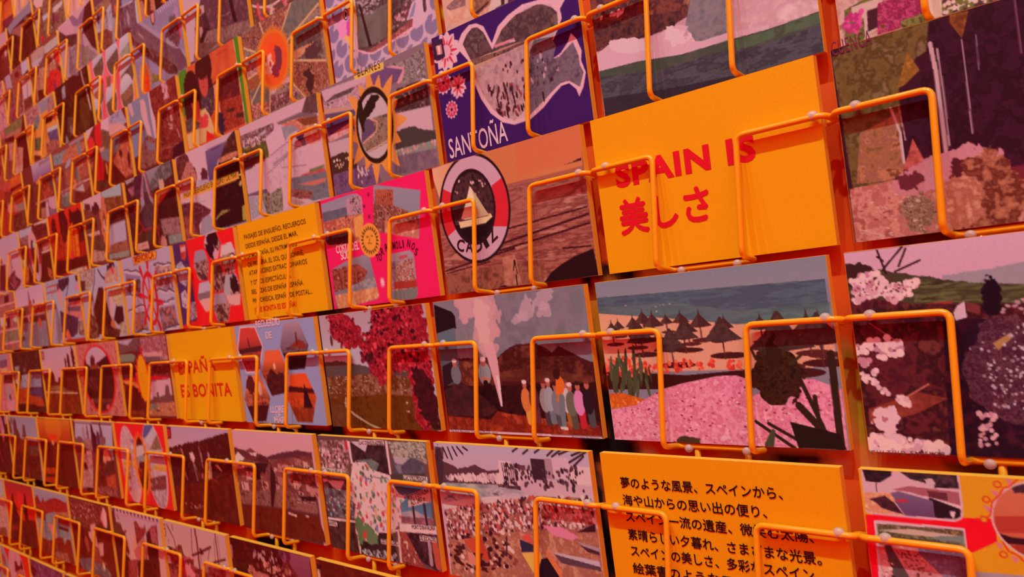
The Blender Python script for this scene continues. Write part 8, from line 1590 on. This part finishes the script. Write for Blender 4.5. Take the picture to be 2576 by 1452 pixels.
@picture(3, 8, 'postcard of a red fort mirrored in a grey moat')
def art(c):
    c.bg((146,54,30))
    c.gr((174,213,232), (165,197,208), 0, .2); c.hill((165,46,47), [(-0.088,0.280), (0.009,0.191), (0.087,0.106), (0.143,0.156), (0.193,0.224), (0.293,0.112), (0.297,0.217), (0.356,0.250), (0.456,0.131), (0.679,0.085), (0.982,0.114)], .8, 3, to=.45); c.n([(165,46,39), (188,70,55), (146,38,30)], 5, 4, [(-0.055,0.292), (0.470,0.137), (0.982,0.114), (0.978,0.246), (0.275,0.360), (-0.057,0.359)]); c.n([(188,133,95), (207,165,119), (165,93,63)], 4, 5, [(0.588,0.305), (0.978,0.246), (0.974,0.316), (0.606,0.358)]); c.n([(156,205,200), (146,173,168), (165,221,232)], 6, 6, [(0.305,0.371), (0.590,0.296), (0.668,0.364), (0.652,0.540), (0.960,0.542), (0.885,0.656), (0.784,0.690), (0.658,0.634), (0.485,0.682), (0.298,0.765), (0.144,0.644), (0.210,0.468)]); c.b((235,165,152), (0.406,0.550), 8, 5, 3, 4); c.b((244,205,176), (0.487,0.617), 12, 11, 3, 5)
    c.n([(146,54,30), (165,70,39), (128,46,25), (188,109,79)], 5, 7, [(-0.028,0.758), (0.298,0.765), (0.654,0.651), (0.964,0.641), (0.993,0.990), (-0.025,1.059)]); c.p((109,38,30), (0.653,0.477), (0.946,0.482), (0.931,0.539), (0.652,0.540)); c.n([(198,157,136), (165,93,79)], 4, 8, [(0.460,0.896), (0.817,0.856), (0.867,1.017), (0.414,1.067)]); c.p((165,213,208), (0.749,0.650), (0.882,0.610), (0.771,0.740))

@picture(3, 9, 'postcard of dark towers before a scarlet dusk sky')
def art(c):
    c.bg((111,36,27))
    c.gr((186,73,74), (243,56,32), .05, .42); c.e((247,73,58), (0.555,0.279), 18, 14, 0, .7); c.hill((102,31,27), [(-0.251,0.720), (0.092,0.629), (0.239,0.215), (0.290,0.182), (0.284,0.333), (0.410,0.439), (0.606,0.427), (0.706,0.155), (0.744,0.151), (0.751,0.320), (0.722,0.547), (0.944,0.537)], .3, 3); c.n([(102,31,27), (116,40,27), (130,48,32)], 6, 4, [(-0.212,0.732), (0.979,0.540), (0.953,1.006), (-0.108,1.080)]); c.p((238,81,41), (0.348,0.448), (0.601,0.445), (0.632,0.596), (0.442,0.591)); c.p((229,56,32), (0.763,0.404), (0.975,0.364), (0.946,0.528), (0.736,0.562)); c.n([(149,56,49), (168,73,58)], 5, 5, [(0.033,0.755), (0.312,0.700), (0.284,0.794), (0.028,0.837)])

@picture(3, 10, 'pale pink postcard sliver beside the scarlet dusk card')
def art(c):
    c.bg((210,205,201))
    c.p((191,247,247), (0.890,0.056), (0.979,0.046), (0.977,0.256), (0.811,0.304)); c.n([(201,172,158), (229,238,217)], 5, 3, [(0.765,0.449), (0.945,0.424), (0.886,0.817), (0.635,0.860)]); c.n([(149,81,49), (177,122,74)], 5, 4, [(0.632,0.869), (0.906,0.823), (0.906,1.025), (0.563,1.088)])

@picture(4, 7, 'plum and orange postcard peeking at the bottom edge')
def art(c):
    c.bg((142,74,115))
    c.n([(163,97,139), (126,59,84)], 10, 3)

@picture(4, 8, 'postcard of pale stripes over dark plum shapes, bottom')
def art(c):
    c.bg((145,82,126))
    c.n([(157,115,159), (129,65,100), (166,140,185)], 10, 3); c.p((222,182,159), (-0.114,0.097), (-0.065,0.132), (0.051,0.281), (-0.141,0.325), (-0.255,0.230), (-0.281,0.142)); c.p((115,20,32), (-0.067,0.142), (0.034,0.102), (0.202,0.155), (0.082,0.273), (0.053,0.271))

@picture(4, 9, 'red postcard with grey ovals and dark window, bottom left')
def art(c):
    c.bg((240,68,34))
    c.e((202,223,244), (0.535,0.434), 44, 52); c.e((169,214,218), (0.020,0.405), 36, 42); c.n([(183,205,218), (169,180,192)], 6, 3, mask=c.ellm((0.025,0.429), 34, 40)); c.b((188,111,113), (0.083,0.242), 12, 10, 3, 4); c.clipe((0.535,0.434), 42, 50); c.n([(221,188,200), (231,223,218)], 5, 4); c.p((131,21,22), (0.496,0.169), (0.577,0.152), (0.599,0.219), (0.701,0.197), (0.717,0.108), (0.784,0.094), (0.794,0.233), (0.523,0.331), (0.473,0.352)); c.n([(212,145,130), (202,128,148)], 5, 5, [(0.523,0.331), (0.697,0.245), (0.878,0.260), (0.827,0.365), (0.489,0.445)]); c.clip()

@picture(4, 10, 'mauve postcard sliver in the bottom left corner')
def art(c):
    c.bg((178,201,218))
    c.n([(169,180,200), (193,214,227)], 8, 3)

def paint_wall(c):
    c.bg((234,95,18))
    c.n([(234,95,18), (225,84,18), (241,109,18)], 120, 3)
    c.p((18,18,18), (0.7405,0.6215), (0.7445,0.6254), (0.7508,0.6526), (0.7527,0.6551), (0.7400,0.6593), (0.7455,0.7124), (0.7369,0.7153), (0.7368,0.6502), (0.7346,0.6475), (0.7425,0.6460))
    c.p((18,18,18), (0.7352,0.6484), (0.7508,0.6490), (0.7507,0.6562), (0.7400,0.6593), (0.7367,0.6578))
    c.p((118,74,18), (0.7391,0.5828), (0.7415,0.5715), (0.7460,0.5705), (0.7490,0.5845), (0.7472,0.6199), (0.7418,0.6216), (0.7398,0.6062))
    c.p((186,116,18), (0.7389,0.5798), (0.7415,0.5725), (0.7460,0.5705), (0.7502,0.5752), (0.7520,0.5906), (0.7431,0.6103), (0.7405,0.6024))
    c.p((36,18,18), (0.7364,0.5684), (0.7416,0.5656), (0.7494,0.5618), (0.7564,0.5710), (0.7543,0.5752), (0.7481,0.5739), (0.7449,0.5703), (0.7404,0.5722), (0.7386,0.5787), (0.7375,0.5746))
    c.e((238,221,98), (0.7574,0.5722), 16, 10)
    c.p((18,18,18), (0.8052,0.5705), (0.8148,0.5690), (0.8170,0.5725), (0.8061,0.5744))
    c.p((221,179,127), (0.7697,0.6474), (0.7939,0.6439), (0.7949,0.6556), (0.7694,0.6574))
    c.p((43,24,18), (0.7762,0.6549), (0.7827,0.6502), (0.7894,0.6495), (0.7918,0.6538), (0.7855,0.6568), (0.7770,0.6572))
    c.p((221,144,69), (0.7922,0.6059), (0.7971,0.6064), (0.7985,0.6479), (0.8091,0.6495), (0.8173,0.6604), (0.7968,0.6582))
    c.n([(195,179,33), (177,151,26), (155,137,33)], 60, 4, [(0.7949,0.6092), (0.7976,0.6110), (0.7992,0.6463), (0.7966,0.6451)])
    c.n([(100,88,18), (120,109,18), (83,67,18)], 60, 5, [(0.8091,0.6495), (0.8229,0.6505), (0.8224,0.6620), (0.8140,0.6596)])
    c.p((221,207,156), (0.7508,0.6499), (0.7548,0.6504), (0.7566,0.6573), (0.7507,0.6571))
    c.p((18,18,18), (0.6267,0.5746), (0.6318,0.5753), (0.6450,0.6580), (0.6481,0.6628), (0.5928,0.6595), (0.5899,0.6508), (0.6364,0.6495))
    c.p((18,18,18), (0.5899,0.6508), (0.6205,0.6463), (0.6253,0.6569), (0.5928,0.6589))
    c.p((18,18,18), (0.5915,0.7293), (0.6120,0.7256), (0.6193,0.7384), (0.5943,0.7386))
    c.p((50,18,18), (0.4664,0.5716), (0.5156,0.5732), (0.5120,0.5801), (0.4644,0.5794))
    c.p((50,20,18), (0.6379,0.5612), (0.6465,0.5708), (0.6423,0.5741), (0.6290,0.5749), (0.6267,0.5676))
    c.p((83,32,18), (0.6735,0.6485), (0.6778,0.6494), (0.6803,0.6550), (0.6761,0.6553))
    c.p((83,123,26), (0.6265,0.6569), (0.6321,0.6538), (0.6365,0.6574), (0.6299,0.6619))
    c.p((67,28,18), (0.2896,0.7693), (0.3099,0.7260), (0.3799,0.7205), (0.3870,0.7325), (0.3339,0.7416))
    c.p((247,247,26), (0.3546,0.5019), (0.3840,0.5100), (0.3823,0.5765), (0.3627,0.5749))
    c.p((247,221,26), (0.6853,0.3905), (0.6929,0.3962), (0.6945,0.4074), (0.6862,0.3963))

# ------------------------------------------------------------------ the wall, a print in orange with large dark fruit shapes
class Mural(Print):
    WMM, HMM = 3000.0, 1400.0
cv = Mural(600, 280, 2)
paint_wall(cv)
n_u, n_v = 600, 280
U, Vv = np.meshgrid(np.linspace(-2.4, 0.6, n_u), np.linspace(0.7, -0.7, n_v))
P = np.stack([U, np.full_like(U, WALL_Y), Vv + Z0], -1).reshape(-1, 3)
i = np.arange(n_u * n_v).reshape(n_v, n_u)
F = np.stack([i[:-1, :-1], i[1:, :-1], i[1:, 1:], i[:-1, 1:]], -1).reshape(-1, 4)
me = mesh_np('wall_back', P, F, M_WALL)
paint(me, cv.albedo())
wall = link('wall_back', me, None, kind='structure', label='orange printed wall behind the postcard rack', category='wall')
md = wall.modifiers.new('depth', 'SOLIDIFY'); md.thickness = 0.06; md.offset = -1

# ------------------------------------------------------------------ the rack
for r, c, desc, fn in CARDS:
    cv = Print(*res(c))
    tx = fn(cv) or ()
    card(r, c, desc, cv, tx)
    holder(r, c, 'the ' + desc)
